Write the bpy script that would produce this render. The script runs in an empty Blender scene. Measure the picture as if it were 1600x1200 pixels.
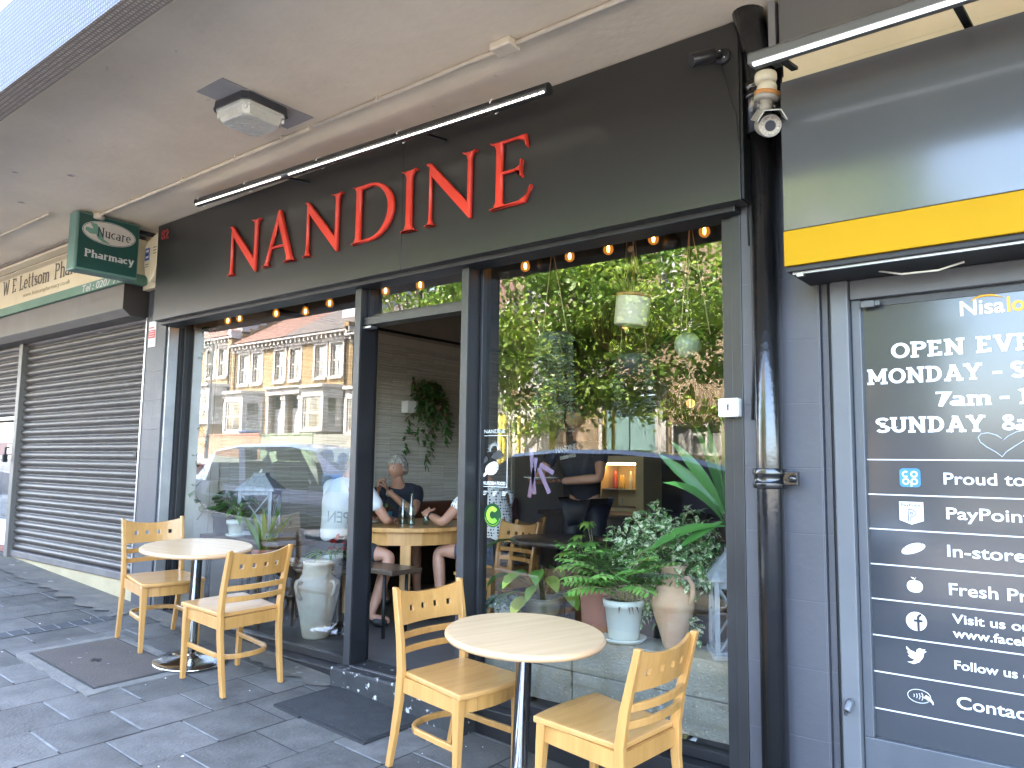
import bpy, bmesh, math, random
from mathutils import Vector, Matrix
sc = bpy.context.scene
COL = sc.collection
R = math.radians
random.seed(7)

# ---------------------------------------------------------------- camera
# world: x runs along the shop fronts, y into the shops, z up; the lens is at eye level z = 0
cam = bpy.data.cameras.new("camera")
cam.sensor_fit = 'HORIZONTAL'; cam.sensor_width = 36.0
cam.lens = 36.0 * 1212.3 / 1600.0
cam.clip_start = 0.05; cam.clip_end = 400
camo = bpy.data.objects.new("camera", cam)
COL.objects.link(camo)
yaw, pit, rol = R(-38.432), R(5.891), R(0.771)
fw = Vector((math.sin(yaw)*math.cos(pit), math.cos(yaw)*math.cos(pit), math.sin(pit)))
rt0 = Vector((math.cos(yaw), -math.sin(yaw), 0)); up0 = rt0.cross(fw)
rt = math.cos(rol)*rt0 + math.sin(rol)*up0
up = -math.sin(rol)*rt0 + math.cos(rol)*up0
mw = Matrix((rt, up, -fw)).transposed().to_4x4()
mw.translation = Vector((0, -3.2, 0))
camo.matrix_world = mw
sc.camera = camo

# ---------------------------------------------------------------- light
SUN_AZ, SUN_EL = R(-32), R(53)       # the sun stands behind the shops, high and a little to the left
w = bpy.data.worlds.new("World"); sc.world = w; w.use_nodes = True
nt = w.node_tree
bg = nt.nodes['Background']
sky = nt.nodes.new('ShaderNodeTexSky'); sky.sky_type = 'NISHITA'; sky.sun_disc = False
sky.sun_elevation = SUN_EL; sky.sun_rotation = SUN_AZ
sky.dust_density = 4.0; sky.ozone_density = 0.4
nt.links.new(sky.outputs[0], bg.inputs[0]); bg.inputs[1].default_value = 0.15
sl = bpy.data.lights.new("sun", 'SUN'); sl.energy = 2.6; sl.angle = R(0.5); sl.color = (1.0, 0.90, 0.74)
slo = bpy.data.objects.new("sun", sl); COL.objects.link(slo)
sd = Vector((math.sin(SUN_AZ)*math.cos(SUN_EL), math.cos(SUN_AZ)*math.cos(SUN_EL), math.sin(SUN_EL)))
slo.rotation_euler = sd.to_track_quat('Z', 'Y').to_euler()
slo.location = sd*30
vs = sc.view_settings
vs.view_transform = 'Standard'; vs.look = 'None'; vs.gamma = 1; vs.use_curve_mapping = False
vs.exposure = 5.2
try:
    sc.cycles.max_bounces = 9; sc.cycles.diffuse_bounces = 4; sc.cycles.glossy_bounces = 4
    sc.cycles.transparent_max_bounces = 24; sc.cycles.transmission_bounces = 4
    sc.cycles.caustics_reflective = False; sc.cycles.caustics_refractive = False
    sc.cycles.sample_clamp_indirect = 6.0
    sc.cycles.use_denoising = True
except Exception:
    pass

# ---------------------------------------------------------------- mesh helpers
class MB:
    def __init__(s):
        s.v = []; s.f = []; s.m = []; s.sm = []
    def face(s, pts, m=0, smooth=False):
        b = len(s.v); s.v += [tuple(p) for p in pts]
        s.f.append(tuple(range(b, b+len(pts)))); s.m.append(m); s.sm.append(smooth); return s
    def add(s, verts, faces, m=0, smooth=False):
        b = len(s.v); s.v += [tuple(p) for p in verts]
        for f in faces:
            s.f.append(tuple(i+b for i in f)); s.m.append(m); s.sm.append(smooth)
        return s
    def box(s, x0, x1, y0, y1, z0, z1, m=0):
        if x0 > x1: x0, x1 = x1, x0
        if y0 > y1: y0, y1 = y1, y0
        if z0 > z1: z0, z1 = z1, z0
        vs_ = [(x, y, z) for z in (z0, z1) for y in (y0, y1) for x in (x0, x1)]
        return s.add(vs_, [(0,2,3,1),(4,5,7,6),(0,1,5,4),(2,6,7,3),(0,4,6,2),(1,3,7,5)], m)
    def bar(s, p, q, w, h, m=0, upv=(0,0,1), w2=None, h2=None):
        p = Vector(p); q = Vector(q); d = (q-p).normalized(); u = Vector(upv)
        if abs(d.dot(u)) > .98: u = Vector((0,1,0))
        a = d.cross(u).normalized(); b = a.cross(d).normalized()
        w2 = w if w2 is None else w2; h2 = h if h2 is None else h2
        vs_ = []
        for c, ww, hh in ((p,w,h),(q,w2,h2)):
            for i, j in ((-1,-1),(1,-1),(1,1),(-1,1)):
                vs_.append(c+a*(i*ww/2)+b*(j*hh/2))
        return s.add(vs_, [(3,2,1,0),(4,5,6,7),(0,1,5,4),(1,2,6,5),(2,3,7,6),(3,0,4,7)], m)
    def tube(s, pts, r, n=8, m=0, cap=True, smooth=True, closed=False):
        pts = [Vector(p) for p in pts]; k = len(pts)
        rs = r if isinstance(r, (list, tuple)) else [r]*k
        d0 = (pts[1]-pts[0]).normalized()
        ref = Vector((0,0,1)) if abs(d0.z) < .9 else Vector((1,0,0))
        a = d0.cross(ref).normalized()
        vs_ = []
        for i, p in enumerate(pts):
            if closed: d = (pts[(i+1) % k]-pts[i-1])
            else: d = pts[min(i+1,k-1)]-pts[max(i-1,0)]
            d = d.normalized() if d.length > 1e-9 else d0
            a = (a-d*a.dot(d)).normalized(); b = d.cross(a)
            for j in range(n):
                t = 2*math.pi*j/n
                vs_.append(p+a*(math.cos(t)*rs[i])+b*(math.sin(t)*rs[i]))
        fs = []
        for i in range(k if closed else k-1):
            for j in range(n):
                i2 = (i+1) % k
                fs.append((i*n+j, i*n+(j+1) % n, i2*n+(j+1) % n, i2*n+j))
        s.add(vs_, fs, m, smooth)
        if cap and not closed:
            b = len(s.v)-len(vs_)
            s.f.append(tuple(b+j for j in reversed(range(n)))); s.m.append(m); s.sm.append(False)
            s.f.append(tuple(b+(k-1)*n+j for j in range(n))); s.m.append(m); s.sm.append(False)
        return s
    def lathe(s, prof, c=(0,0,0), n=28, m=0, smooth=True, tilt=None):
        c = Vector(c); vs_ = []
        for r_, z in prof:
            for j in range(n):
                t = 2*math.pi*j/n
                p = Vector((math.cos(t)*r_, math.sin(t)*r_, z))
                if tilt: p = tilt @ p
                vs_.append(c+p)
        fs = [(i*n+j, i*n+(j+1) % n, (i+1)*n+(j+1) % n, (i+1)*n+j) for i in range(len(prof)-1) for j in range(n)]
        s.add(vs_, fs, m, smooth)
        b = len(s.v)-len(vs_); k = len(prof)-1
        if prof[0][0] > 1e-5:
            s.f.append(tuple(b+j for j in reversed(range(n)))); s.m.append(m); s.sm.append(False)
        if prof[-1][0] > 1e-5:
            s.f.append(tuple(b+k*n+j for j in range(n))); s.m.append(m); s.sm.append(False)
        return s
    def prism(s, poly, o, u, v, t, m=0):
        """2-D polygon in plane (o;u,v), pushed along u x v by t"""
        o = Vector(o); u = Vector(u); v = Vector(v); nn = u.cross(v).normalized()*t
        a = [o+u*p[0]+v*p[1] for p in poly]; b = [p+nn for p in a]; k = len(poly)
        return s.add(a+b, [tuple(reversed(range(k))), tuple(range(k, 2*k))] +
                     [(i, (i+1) % k, k+(i+1) % k, k+i) for i in range(k)], m)
    def sphere(s, c, r, m=0, n=14, k=9, sq=(1,1,1)):
        c = Vector(c); vs_ = [c+Vector((0,0,-r*sq[2]))]
        for i in range(1, k):
            t = math.pi*i/k-math.pi/2
            for j in range(n):
                f = 2*math.pi*j/n
                vs_.append(c+Vector((math.cos(t)*math.cos(f)*r*sq[0], math.cos(t)*math.sin(f)*r*sq[1], math.sin(t)*r*sq[2])))
        vs_.append(c+Vector((0,0,r*sq[2])))
        fs = [(0, 1+(j+1) % n, 1+j) for j in range(n)]
        for i in range(k-2):
            for j in range(n):
                fs.append((1+i*n+j, 1+i*n+(j+1) % n, 1+(i+1)*n+(j+1) % n, 1+(i+1)*n+j))
        L = len(vs_)-1
        fs += [(L, 1+(k-2)*n+j, 1+(k-2)*n+(j+1) % n) for j in range(n)]
        return s.add(vs_, fs, m, True)
    def wall(s, y, x0, x1, z0, z1, holes, depth, m=0, sgn=1):
        """wall face at y, looking toward -y*sgn, with openings (xa,xb,za,zb) and reveals going depth into +y*sgn"""
        xs = sorted({x0, x1, *[h[0] for h in holes], *[h[1] for h in holes]})
        zs = sorted({z0, z1, *[h[2] for h in holes], *[h[3] for h in holes]})
        xs = [x for x in xs if x0-1e-6 <= x <= x1+1e-6]; zs = [z for z in zs if z0-1e-6 <= z <= z1+1e-6]
        def add(a, b, c, d):
            s.face((a, b, c, d) if sgn > 0 else (d, c, b, a), m)
        for i in range(len(xs)-1):
            for j in range(len(zs)-1):
                cx = (xs[i]+xs[i+1])/2; cz = (zs[j]+zs[j+1])/2
                if any(h[0] < cx < h[1] and h[2] < cz < h[3] for h in holes): continue
                add((xs[i],y,zs[j]), (xs[i+1],y,zs[j]), (xs[i+1],y,zs[j+1]), (xs[i],y,zs[j+1]))
        yb = y+depth*sgn
        for a, b, c, d in holes:
            add((a,y,c),(a,yb,c),(b,yb,c),(b,y,c)) if 0 else s.face([(a,y,c),(b,y,c),(b,yb,c),(a,yb,c)], m)
            s.face([(a,y,d),(a,yb,d),(b,yb,d),(b,y,d)], m)
            s.face([(a,y,c),(a,yb,c),(a,yb,d),(a,y,d)], m)
            s.face([(b,y,c),(b,y,d),(b,yb,d),(b,yb,c)], m)
        return s
    def xform(s, M, start=0):
        s.v[start:] = [tuple(M @ Vector(p)) for p in s.v[start:]]; return s
    def build(s, name, mats, parent=None, label=None, cat=None, group=None, kind=None, bevel=0, seg=2):
        me = bpy.data.meshes.new(name)
        me.from_pydata(s.v, [], s.f)
        mats = mats if isinstance(mats, (list, tuple)) else [mats]
        for mm in mats: me.materials.append(mm)
        me.polygons.foreach_set('material_index', s.m)
        me.polygons.foreach_set('use_smooth', s.sm)
        me.update()
        return link(name, me, parent, label, cat, group, kind, bevel, seg)

def base_matrix(o):
    return Matrix.Translation(o.location) @ o.rotation_euler.to_matrix().to_4x4()
def tag(o, label=None, cat=None, group=None, kind=None):
    if label: o['label'] = label
    if cat: o['category'] = cat
    if group: o['group'] = group
    if kind: o['kind'] = kind
    return o
def link(name, me, parent=None, label=None, cat=None, group=None, kind=None, bevel=0, seg=2):
    o = bpy.data.objects.new(name, me); COL.objects.link(o)
    if parent is not None:
        o.parent = parent
        if parent.type == 'EMPTY' and parent.parent is None:
            o.matrix_parent_inverse = base_matrix(parent).inverted()
    if bevel:
        b = o.modifiers.new('bevel', 'BEVEL'); b.width = bevel; b.segments = seg; b.limit_method = 'ANGLE'; b.angle_limit = R(40)
    return tag(o, label, cat, group, kind)
def thing(name, label, cat, loc=(0,0,0), group=None, rot=(0,0,0)):
    o = bpy.data.objects.new(name, None); COL.objects.link(o)
    o.location = loc; o.rotation_euler = rot; o.empty_display_size = .1
    return tag(o, label, cat, group)
def copy_tree(o, parent=None):
    c = o.copy(); COL.objects.link(c)
    if parent is not None: c.parent = parent
    for ch in list(o.children): copy_tree(ch, c)
    return c
def mesh_of(o):
    """the evaluated mesh of a temporary object, which is then removed"""
    dg = bpy.context.evaluated_depsgraph_get(); dg.update()
    me = bpy.data.meshes.new_from_object(o.evaluated_get(dg))
    d = o.data; bpy.data.objects.remove(o)
    return me
def text_verts(body, size, ext=.002, bold=0.0, align='CENTER', width=None, shear=0.0, spacing=1.0):
    cu = bpy.data.curves.new('t', 'FONT'); cu.body = body; cu.size = size; cu.extrude = ext
    cu.offset = bold; cu.align_x = align; cu.shear = shear; cu.space_character = spacing; cu.resolution_u = 4
    o = bpy.data.objects.new('t', cu); COL.objects.link(o)
    me = mesh_of(o)
    vs_ = [v.co.copy() for v in me.vertices]; fs = [tuple(p.vertices) for p in me.polygons]
    bpy.data.meshes.remove(me)
    if width and vs_:
        x0 = min(v.x for v in vs_); x1 = max(v.x for v in vs_); k = width/(x1-x0)
        for v in vs_:
            if align == 'LEFT': v.x = (v.x-x0)*k
            else: v.x = (v.x-(x0+x1)/2)*k
    return vs_, fs
FRONT = Matrix.Rotation(R(90), 4, 'X')                  # writing that faces -y
FACE_R = Matrix.Rotation(R(90), 4, 'Z') @ FRONT         # writing that faces +x
def text(mb, body, size, loc, m=0, rot=FRONT, **k):
    vs_, fs = text_verts(body, size, **k)
    M = Matrix.Translation(loc) @ rot
    mb.add([M @ v for v in vs_], fs, m)

# ---------------------------------------------------------------- materials
def new_mat(name):
    m = bpy.data.materials.new(name); m.use_nodes = True
    return m, m.node_tree, m.node_tree.nodes['Principled BSDF']
def N(nt_, t, **k):
    n = nt_.nodes.new(t)
    for a, b in k.items(): setattr(n, a, b)
    return n
def mat(name, c1, rough=.6, metal=0.0, c2=None, scale=4.0, stretch=(1,1,1), bump=0.0, bscale=60.0, spec=.5, coat=0.0,
        c3=None, spot=.68, spotscale=25.0, detail=6.0, rvar=0.0, aniso=0, trans=0.0, alpha=1.0):
    m, t, p = new_mat(name)
    L = t.links.new
    p.inputs['Roughness'].default_value = rough; p.inputs['Metallic'].default_value = metal
    p.inputs['Specular IOR Level'].default_value = spec; p.inputs['Coat Weight'].default_value = coat
    p.inputs['Coat Roughness'].default_value = .08
    tc = N(t, 'ShaderNodeTexCoord'); mp = N(t, 'ShaderNodeMapping'); mp.inputs['Scale'].default_value = stretch
    L(tc.outputs['Object'], mp.inputs[0])
    c2 = c2 or tuple(x*.82 for x in c1)
    n1 = N(t, 'ShaderNodeTexNoise'); n1.inputs['Scale'].default_value = scale; n1.inputs['Detail'].default_value = detail
    n1.inputs['Roughness'].default_value = .62
    L(mp.outputs[0], n1.inputs[0])
    cr = N(t, 'ShaderNodeValToRGB'); cr.color_ramp.elements[0].position = .33; cr.color_ramp.elements[1].position = .68
    cr.color_ramp.elements[0].color = (*c1, 1); cr.color_ramp.elements[1].color = (*c2, 1)
    L(n1.outputs[0], cr.inputs[0]); out = cr.outputs[0]
    if c3:
        n2 = N(t, 'ShaderNodeTexNoise'); n2.inputs['Scale'].default_value = spotscale; n2.inputs['Detail'].default_value = 4
        L(mp.outputs[0], n2.inputs[0])
        r2 = N(t, 'ShaderNodeValToRGB'); r2.color_ramp.elements[0].position = spot; r2.color_ramp.elements[1].position = min(spot+.06, 1)
        L(n2.outputs[0], r2.inputs[0])
        mx = N(t, 'ShaderNodeMix', data_type='RGBA'); L(r2.outputs[0], mx.inputs[0]); L(out, mx.inputs[6]); mx.inputs[7].default_value = (*c3, 1)
        out = mx.outputs[2]
    L(out, p.inputs['Base Color'])
    if rvar:
        mr = N(t, 'ShaderNodeMapRange'); mr.inputs[3].default_value = max(rough-rvar, .02); mr.inputs[4].default_value = min(rough+rvar, 1)
        L(n1.outputs[0], mr.inputs[0]); L(mr.outputs[0], p.inputs['Roughness'])
    if bump:
        nb = N(t, 'ShaderNodeTexNoise'); nb.inputs['Scale'].default_value = bscale; nb.inputs['Detail'].default_value = 5
        L(mp.outputs[0], nb.inputs[0])
        bp = N(t, 'ShaderNodeBump'); bp.inputs['Strength'].default_value = bump; bp.inputs['Distance'].default_value = .01
        L(nb.outputs[0], bp.inputs['Height']); L(bp.outputs[0], p.inputs['Normal'])
    if trans:
        p.inputs['Transmission Weight'].default_value = trans
    return m
def wood(name, c1, c2, rough=.35, axis=2, coat=.25):
    """long-grained varnished timber"""
    st = [26, 26, 26]; st[axis] = 1.6
    return mat(name, c1, rough=rough, c2=c2, scale=1.0, stretch=tuple(st), bump=.04, bscale=3, coat=coat, rvar=.08, detail=8)
def brickmat(name, cA, cB, mortar, bw=.225, bh=.075, rough=.85):
    m, t, p = new_mat(name); L = t.links.new
    tc = N(t, 'ShaderNodeTexCoord'); sp = N(t, 'ShaderNodeSeparateXYZ'); cb = N(t, 'ShaderNodeCombineXYZ'); ad = N(t, 'ShaderNodeMath')
    L(tc.outputs['Object'], sp.inputs[0]); L(sp.outputs[0], ad.inputs[0]); L(sp.outputs[1], ad.inputs[1])
    L(ad.outputs[0], cb.inputs[0]); L(sp.outputs[2], cb.inputs[1])
    b = N(t, 'ShaderNodeTexBrick'); b.inputs['Scale'].default_value = 1
    b.inputs['Brick Width'].default_value = bw; b.inputs['Row Height'].default_value = bh; b.inputs['Mortar Size'].default_value = .008
    b.inputs['Color1'].default_value = (*cA, 1); b.inputs['Color2'].default_value = (*cB, 1); b.inputs['Mortar'].default_value = (*mortar, 1)
    L(cb.outputs[0], b.inputs[0])
    n = N(t, 'ShaderNodeTexNoise'); n.inputs['Scale'].default_value = 1.3; n.inputs['Detail'].default_value = 6
    L(tc.outputs['Object'], n.inputs[0])
    mr = N(t, 'ShaderNodeMapRange'); mr.inputs[3].default_value = .72; mr.inputs[4].default_value = 1.22; L(n.outputs[0], mr.inputs[0])
    mx = N(t, 'ShaderNodeVectorMath', operation='SCALE'); L(b.outputs[0], mx.inputs[0]); L(mr.outputs[0], mx.inputs['Scale'])
    L(mx.outputs[0], p.inputs['Base Color']); p.inputs['Roughness'].default_value = rough
    return m
def island(name, c1, c2, rough=.7, bump=.15, bscale=45, fine=.35, spec=.4, c3=None):
    """stone, slate, leaves: every loose piece of the mesh takes its own shade"""
    m, t, p = new_mat(name); L = t.links.new
    g = N(t, 'ShaderNodeNewGeometry'); tc = N(t, 'ShaderNodeTexCoord')
    cr = N(t, 'ShaderNodeMix', data_type='RGBA'); L(g.outputs['Random Per Island'], cr.inputs[0])
    cr.inputs[6].default_value = (*c1, 1); cr.inputs[7].default_value = (*c2, 1)
    n = N(t, 'ShaderNodeTexNoise'); n.inputs['Scale'].default_value = 5; n.inputs['Detail'].default_value = 8; n.inputs['Roughness'].default_value = .65
    L(tc.outputs['Object'], n.inputs[0])
    mr = N(t, 'ShaderNodeMapRange'); mr.inputs[1].default_value = .25; mr.inputs[2].default_value = .75
    mr.inputs[3].default_value = 1-fine; mr.inputs[4].default_value = 1+fine; L(n.outputs[0], mr.inputs[0])
    mx = N(t, 'ShaderNodeVectorMath', operation='SCALE'); L(cr.outputs[2], mx.inputs[0]); L(mr.outputs[0], mx.inputs['Scale'])
    out = mx.outputs[0]
    if c3:
        n2 = N(t, 'ShaderNodeTexNoise'); n2.inputs['Scale'].default_value = 1.1; n2.inputs['Detail'].default_value = 7
        L(tc.outputs['Object'], n2.inputs[0])
        r2 = N(t, 'ShaderNodeValToRGB'); r2.color_ramp.elements[0].position = .5; r2.color_ramp.elements[1].position = .75
        L(n2.outputs[0], r2.inputs[0]); m3 = N(t, 'ShaderNodeMix', data_type='RGBA'); L(r2.outputs[0], m3.inputs[0])
        L(out, m3.inputs[6]); m3.inputs[7].default_value = (*c3, 1); out = m3.outputs[2]
    L(out, p.inputs['Base Color']); p.inputs['Roughness'].default_value = rough; p.inputs['Specular IOR Level'].default_value = spec
    if bump:
        nb = N(t, 'ShaderNodeTexNoise'); nb.inputs['Scale'].default_value = bscale; nb.inputs['Detail'].default_value = 6
        L(tc.outputs['Object'], nb.inputs[0]); bp = N(t, 'ShaderNodeBump'); bp.inputs['Strength'].default_value = bump; bp.inputs['Distance'].default_value = .01
        L(nb.outputs[0], bp.inputs['Height']); L(bp.outputs[0], p.inputs['Normal'])
    return m
def leafmat(name, c1, c2, rough=.45, trans=.35, edge=None):
    """leaf: shade differs from leaf to leaf, some light passes through; edge = pale margin by a streaky pattern"""
    m, t, p = new_mat(name); L = t.links.new
    g = N(t, 'ShaderNodeNewGeometry')
    cr = N(t, 'ShaderNodeMix', data_type='RGBA'); L(g.outputs['Random Per Island'], cr.inputs[0])
    cr.inputs[6].default_value = (*c1, 1); cr.inputs[7].default_value = (*c2, 1); out = cr.outputs[2]
    if edge:
        tc = N(t, 'ShaderNodeTexCoord'); n = N(t, 'ShaderNodeTexNoise'); n.inputs['Scale'].default_value = 55; n.inputs['Detail'].default_value = 2
        L(tc.outputs['Object'], n.inputs[0]); r2 = N(t, 'ShaderNodeValToRGB'); r2.color_ramp.elements[0].position = .5; r2.color_ramp.elements[1].position = .56
        L(n.outputs[0], r2.inputs[0]); m3 = N(t, 'ShaderNodeMix', data_type='RGBA'); L(r2.outputs[0], m3.inputs[0]); L(out, m3.inputs[6])
        m3.inputs[7].default_value = (*edge, 1); out = m3.outputs[2]
    L(out, p.inputs['Base Color']); p.inputs['Roughness'].default_value = rough
    tr = N(t, 'ShaderNodeBsdfTranslucent'); L(out, tr.inputs[0])
    ms = N(t, 'ShaderNodeMixShader'); ms.inputs[0].default_value = trans
    L(p.outputs[0], ms.inputs[1]); L(tr.outputs[0], ms.inputs[2]); L(ms.outputs[0], t.nodes['Material Output'].inputs[0])
    return m
def glassmat(name, r0=.16, tint=(1,1,1), rough=0.0):
    """window pane: clear, with the mirror share of a double-glazed unit"""
    m, t, p = new_mat(name); L = t.links.new; t.nodes.remove(p)
    lw = N(t, 'ShaderNodeLayerWeight'); lw.inputs[0].default_value = .5
    pw = N(t, 'ShaderNodeMath', operation='POWER'); pw.inputs[1].default_value = 4.0; L(lw.outputs['Facing'], pw.inputs[0])
    ma = N(t, 'ShaderNodeMath', operation='MULTIPLY_ADD'); ma.inputs[1].default_value = 1-r0; ma.inputs[2].default_value = r0; L(pw.outputs[0], ma.inputs[0])
    tr = N(t, 'ShaderNodeBsdfTransparent'); tr.inputs[0].default_value = (*tint, 1)
    gl = N(t, 'ShaderNodeBsdfAnisotropic'); gl.inputs['Roughness'].default_value = rough; gl.inputs[0].default_value = (1,1,1,1)
    ms = N(t, 'ShaderNodeMixShader'); L(ma.outputs[0], ms.inputs[0]); L(tr.outputs[0], ms.inputs[1]); L(gl.outputs[0], ms.inputs[2])
    L(ms.outputs[0], t.nodes['Material Output'].inputs[0])
    return m
def emit(name, c, s):
    m, t, p = new_mat(name); p.inputs['Emission Color'].default_value = (*c, 1); p.inputs['Emission Strength'].default_value = s
    p.inputs['Base Color'].default_value = (*c, 1)
    return m

M = {}
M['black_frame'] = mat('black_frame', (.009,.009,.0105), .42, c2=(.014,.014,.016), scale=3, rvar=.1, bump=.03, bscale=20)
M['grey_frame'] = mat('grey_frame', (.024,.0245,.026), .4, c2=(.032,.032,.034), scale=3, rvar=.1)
M['sign_black'] = mat('sign_black', (.0235,.0235,.023), .30, c2=(.026,.026,.0255), scale=1.2)
M['sign_edge'] = mat('sign_edge', (.008,.008,.008), .6)
M['red_letter'] = mat('red_letter', (.66,.050,.028), .35, c2=(.60,.042,.024), scale=8)
M['slate_paint'] = mat('slate_paint', (.05,.052,.062), .5, c2=(.06,.062,.072), scale=2.2, bump=.12, bscale=30, rvar=.1, c3=(.06,.06,.07), spot=.72, spotscale=9)
M['slate_frame'] = mat('slate_frame', (.075,.079,.088), .45, c2=(.092,.096,.104), scale=2, bump=.05, bscale=25, rvar=.08)
M['soffit'] = mat('soffit', (.80,.685,.525), .85, c2=(.67,.565,.425), scale=1.1, bump=.25, bscale=22, c3=(.33,.29,.25), spot=.7, spotscale=7)
M['mosaic_cream'] = None
M['pipe_black'] = mat('pipe_black', (.005,.005,.006), .20, c2=(.008,.008,.008), scale=14, bump=.16, bscale=45, coat=.3, rvar=.05)
M['pvc_cream'] = mat('pvc_cream', (.66,.58,.46), .5, c2=(.56,.48,.37), scale=9)
M['steel'] = mat('steel', (.62,.62,.62), .16, metal=1, c2=(.5,.5,.5), scale=6, rvar=.06)
M['galv'] = mat('galv', (.42,.43,.45), .35, metal=.9, c2=(.34,.35,.37), scale=5, rvar=.1)
M['white_paint'] = mat('white_paint', (.80,.79,.76), .5, c2=(.72,.70,.66), scale=3)
M['white_plastic'] = mat('white_plastic', (.78,.76,.70), .4, c2=(.7,.68,.62), scale=6)
M['white_vinyl'] = mat('white_vinyl', (.62,.62,.62), .5)
M['glass'] = glassmat('shop_glass', .078, (.70,.71,.69))
M['glass_dark'] = glassmat('house_glass', .22)
M['glass_car'] = glassmat('car_glass', .10, (.72,.8,.78))
M['glass_tinted'] = glassmat('tinted_glass', .08, (.10,.11,.12))
M['dark'] = mat('dark', (.006,.006,.007), .6)
M['wood_chair'] = wood('chair_beech', (.44,.225,.066), (.34,.165,.043))
M['wood_seat'] = wood('seat_beech', (.48,.255,.083), (.39,.195,.06), axis=0, rough=.3)
M['wood_top'] = wood('table_maple', (.58,.395,.225), (.50,.325,.175), axis=0, rough=.38, coat=.2)
M['wood_edge'] = wood('table_edge', (.55,.34,.18), (.48,.28,.14), axis=0, rough=.35)
M['pine'] = wood('pine', (.56,.30,.10), (.44,.22,.07), rough=.4)
M['dark_wood'] = wood('dark_wood', (.075,.05,.035), (.05,.033,.024), rough=.45)
M['concrete'] = mat('concrete_block', (.37,.35,.285), .9, c2=(.27,.26,.22), scale=4.5, bump=.9, bscale=85, c3=(.50,.48,.41), spot=.62, spotscale=70)
M['terracotta'] = mat('terracotta', (.36,.125,.06), .8, c2=(.30,.10,.048), scale=7, c3=(.42,.19,.11), spot=.66, spotscale=14, bump=.06)
M['ceramic_white'] = mat('ceramic_white', (.66,.70,.66), .35, c2=(.6,.64,.6), scale=5)
M['old_clay'] = mat('old_clay', (.46,.26,.155), .85, c2=(.54,.40,.28), scale=5, c3=(.36,.15,.08), spot=.70, spotscale=9, bump=.12, bscale=40)
M['old_clay_pale'] = mat('old_clay_pale', (.55,.56,.47), .8, c2=(.48,.36,.27), scale=3.2, c3=(.36,.22,.15), spot=.68, spotscale=8, bump=.1)
M['dark_pot'] = mat('dark_pot', (.045,.055,.06), .5)
M['soil'] = mat('soil', (.03,.022,.016), .95, bump=.6, bscale=80)
M['leaf_deep'] = leafmat('leaf_deep', (.045,.12,.03), (.08,.18,.045))
M['leaf_mid'] = leafmat('leaf_mid', (.10,.26,.045), (.17,.34,.065))
M['leaf_lime'] = leafmat('leaf_lime', (.17,.32,.05), (.28,.38,.07))
M['leaf_yellow'] = leafmat('leaf_yellow', (.3,.33,.07), (.38,.36,.08))
M['leaf_grey'] = leafmat('leaf_grey', (.20,.28,.25), (.32,.40,.36))
M['leaf_var'] = leafmat('leaf_var', (.12,.27,.08), (.20,.36,.12), edge=(.85,.87,.62))
M['leaf_tree'] = leafmat('leaf_tree', (.19,.33,.035), (.36,.47,.09), trans=.35)
M['leaf_tree2'] = leafmat('leaf_tree2', (.09,.19,.025), (.17,.28,.045), trans=.35)
M['leaf_dry'] = leafmat('leaf_dry', (.14,.075,.04), (.22,.13,.07))
M['stem'] = mat('stem', (.16,.14,.06), .7)
M['bark'] = mat('bark', (.12,.095,.07), .9, c2=(.07,.055,.04), scale=8, stretch=(1,1,.25), bump=.6, bscale=18)
M['rope'] = mat('rope', (.48,.36,.22), .9)
M['grey_wash'] = mat('grey_wash', (.44,.48,.52), .7, c2=(.28,.30,.33), scale=3, stretch=(14,14,1.5), bump=.2, bscale=5)
M['bulb_lit'] = emit('bulb_lit', (1.0,.50,.16), .08)
def bulbmat():
    m, t, p = new_mat('bulb_amber'); L = t.links.new; t.nodes.remove(p)
    tr = N(t, 'ShaderNodeBsdfTransparent'); tr.inputs[0].default_value = (1,.8,.5,1); em = N(t, 'ShaderNodeEmission'); em.inputs[0].default_value = (1,.36,.06,1); em.inputs[1].default_value = .013
    ad = N(t, 'ShaderNodeAddShader'); L(tr.outputs[0], ad.inputs[0]); L(em.outputs[0], ad.inputs[1]); L(ad.outputs[0], t.nodes['Material Output'].inputs[0]); return m
M['bulb_fil'] = emit('bulb_filament', (1.0,.55,.18), .9)
M['led'] = emit('led_strip', (1.0,.93,.80), .17)
M['led_cool'] = emit('led_tube', (.86,.94,1.0), .065)
M['skin'] = mat('skin', (.50,.27,.185), .5, c2=(.44,.22,.15), scale=12)
M['skin_tan'] = mat('skin_tan', (.42,.22,.145), .5, c2=(.36,.18,.115), scale=12)
M['asphalt'] = mat('asphalt', (.095,.095,.096), .9, c2=(.125,.122,.118), scale=1.5, bump=.3, bscale=90)
M['brick_yellow'] = brickmat('brick_yellow', (.29,.205,.095), (.215,.145,.065), (.27,.23,.165))
M['brick_stock'] = brickmat('brick_stock', (.25,.185,.105), (.17,.12,.07), (.27,.235,.18))
M['brick_red'] = brickmat('brick_red', (.36,.14,.08), (.29,.10,.06), (.34,.27,.21))
M['roof_tile'] = mat('roof_tile', (.12,.055,.038), .85, c2=(.085,.05,.038), scale=2, stretch=(1,1,6), bump=.4, bscale=18)
M['slate_roof'] = mat('slate_roof', (.055,.05,.048), .8, c2=(.08,.068,.06), scale=2, bump=.3, bscale=16)
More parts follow.
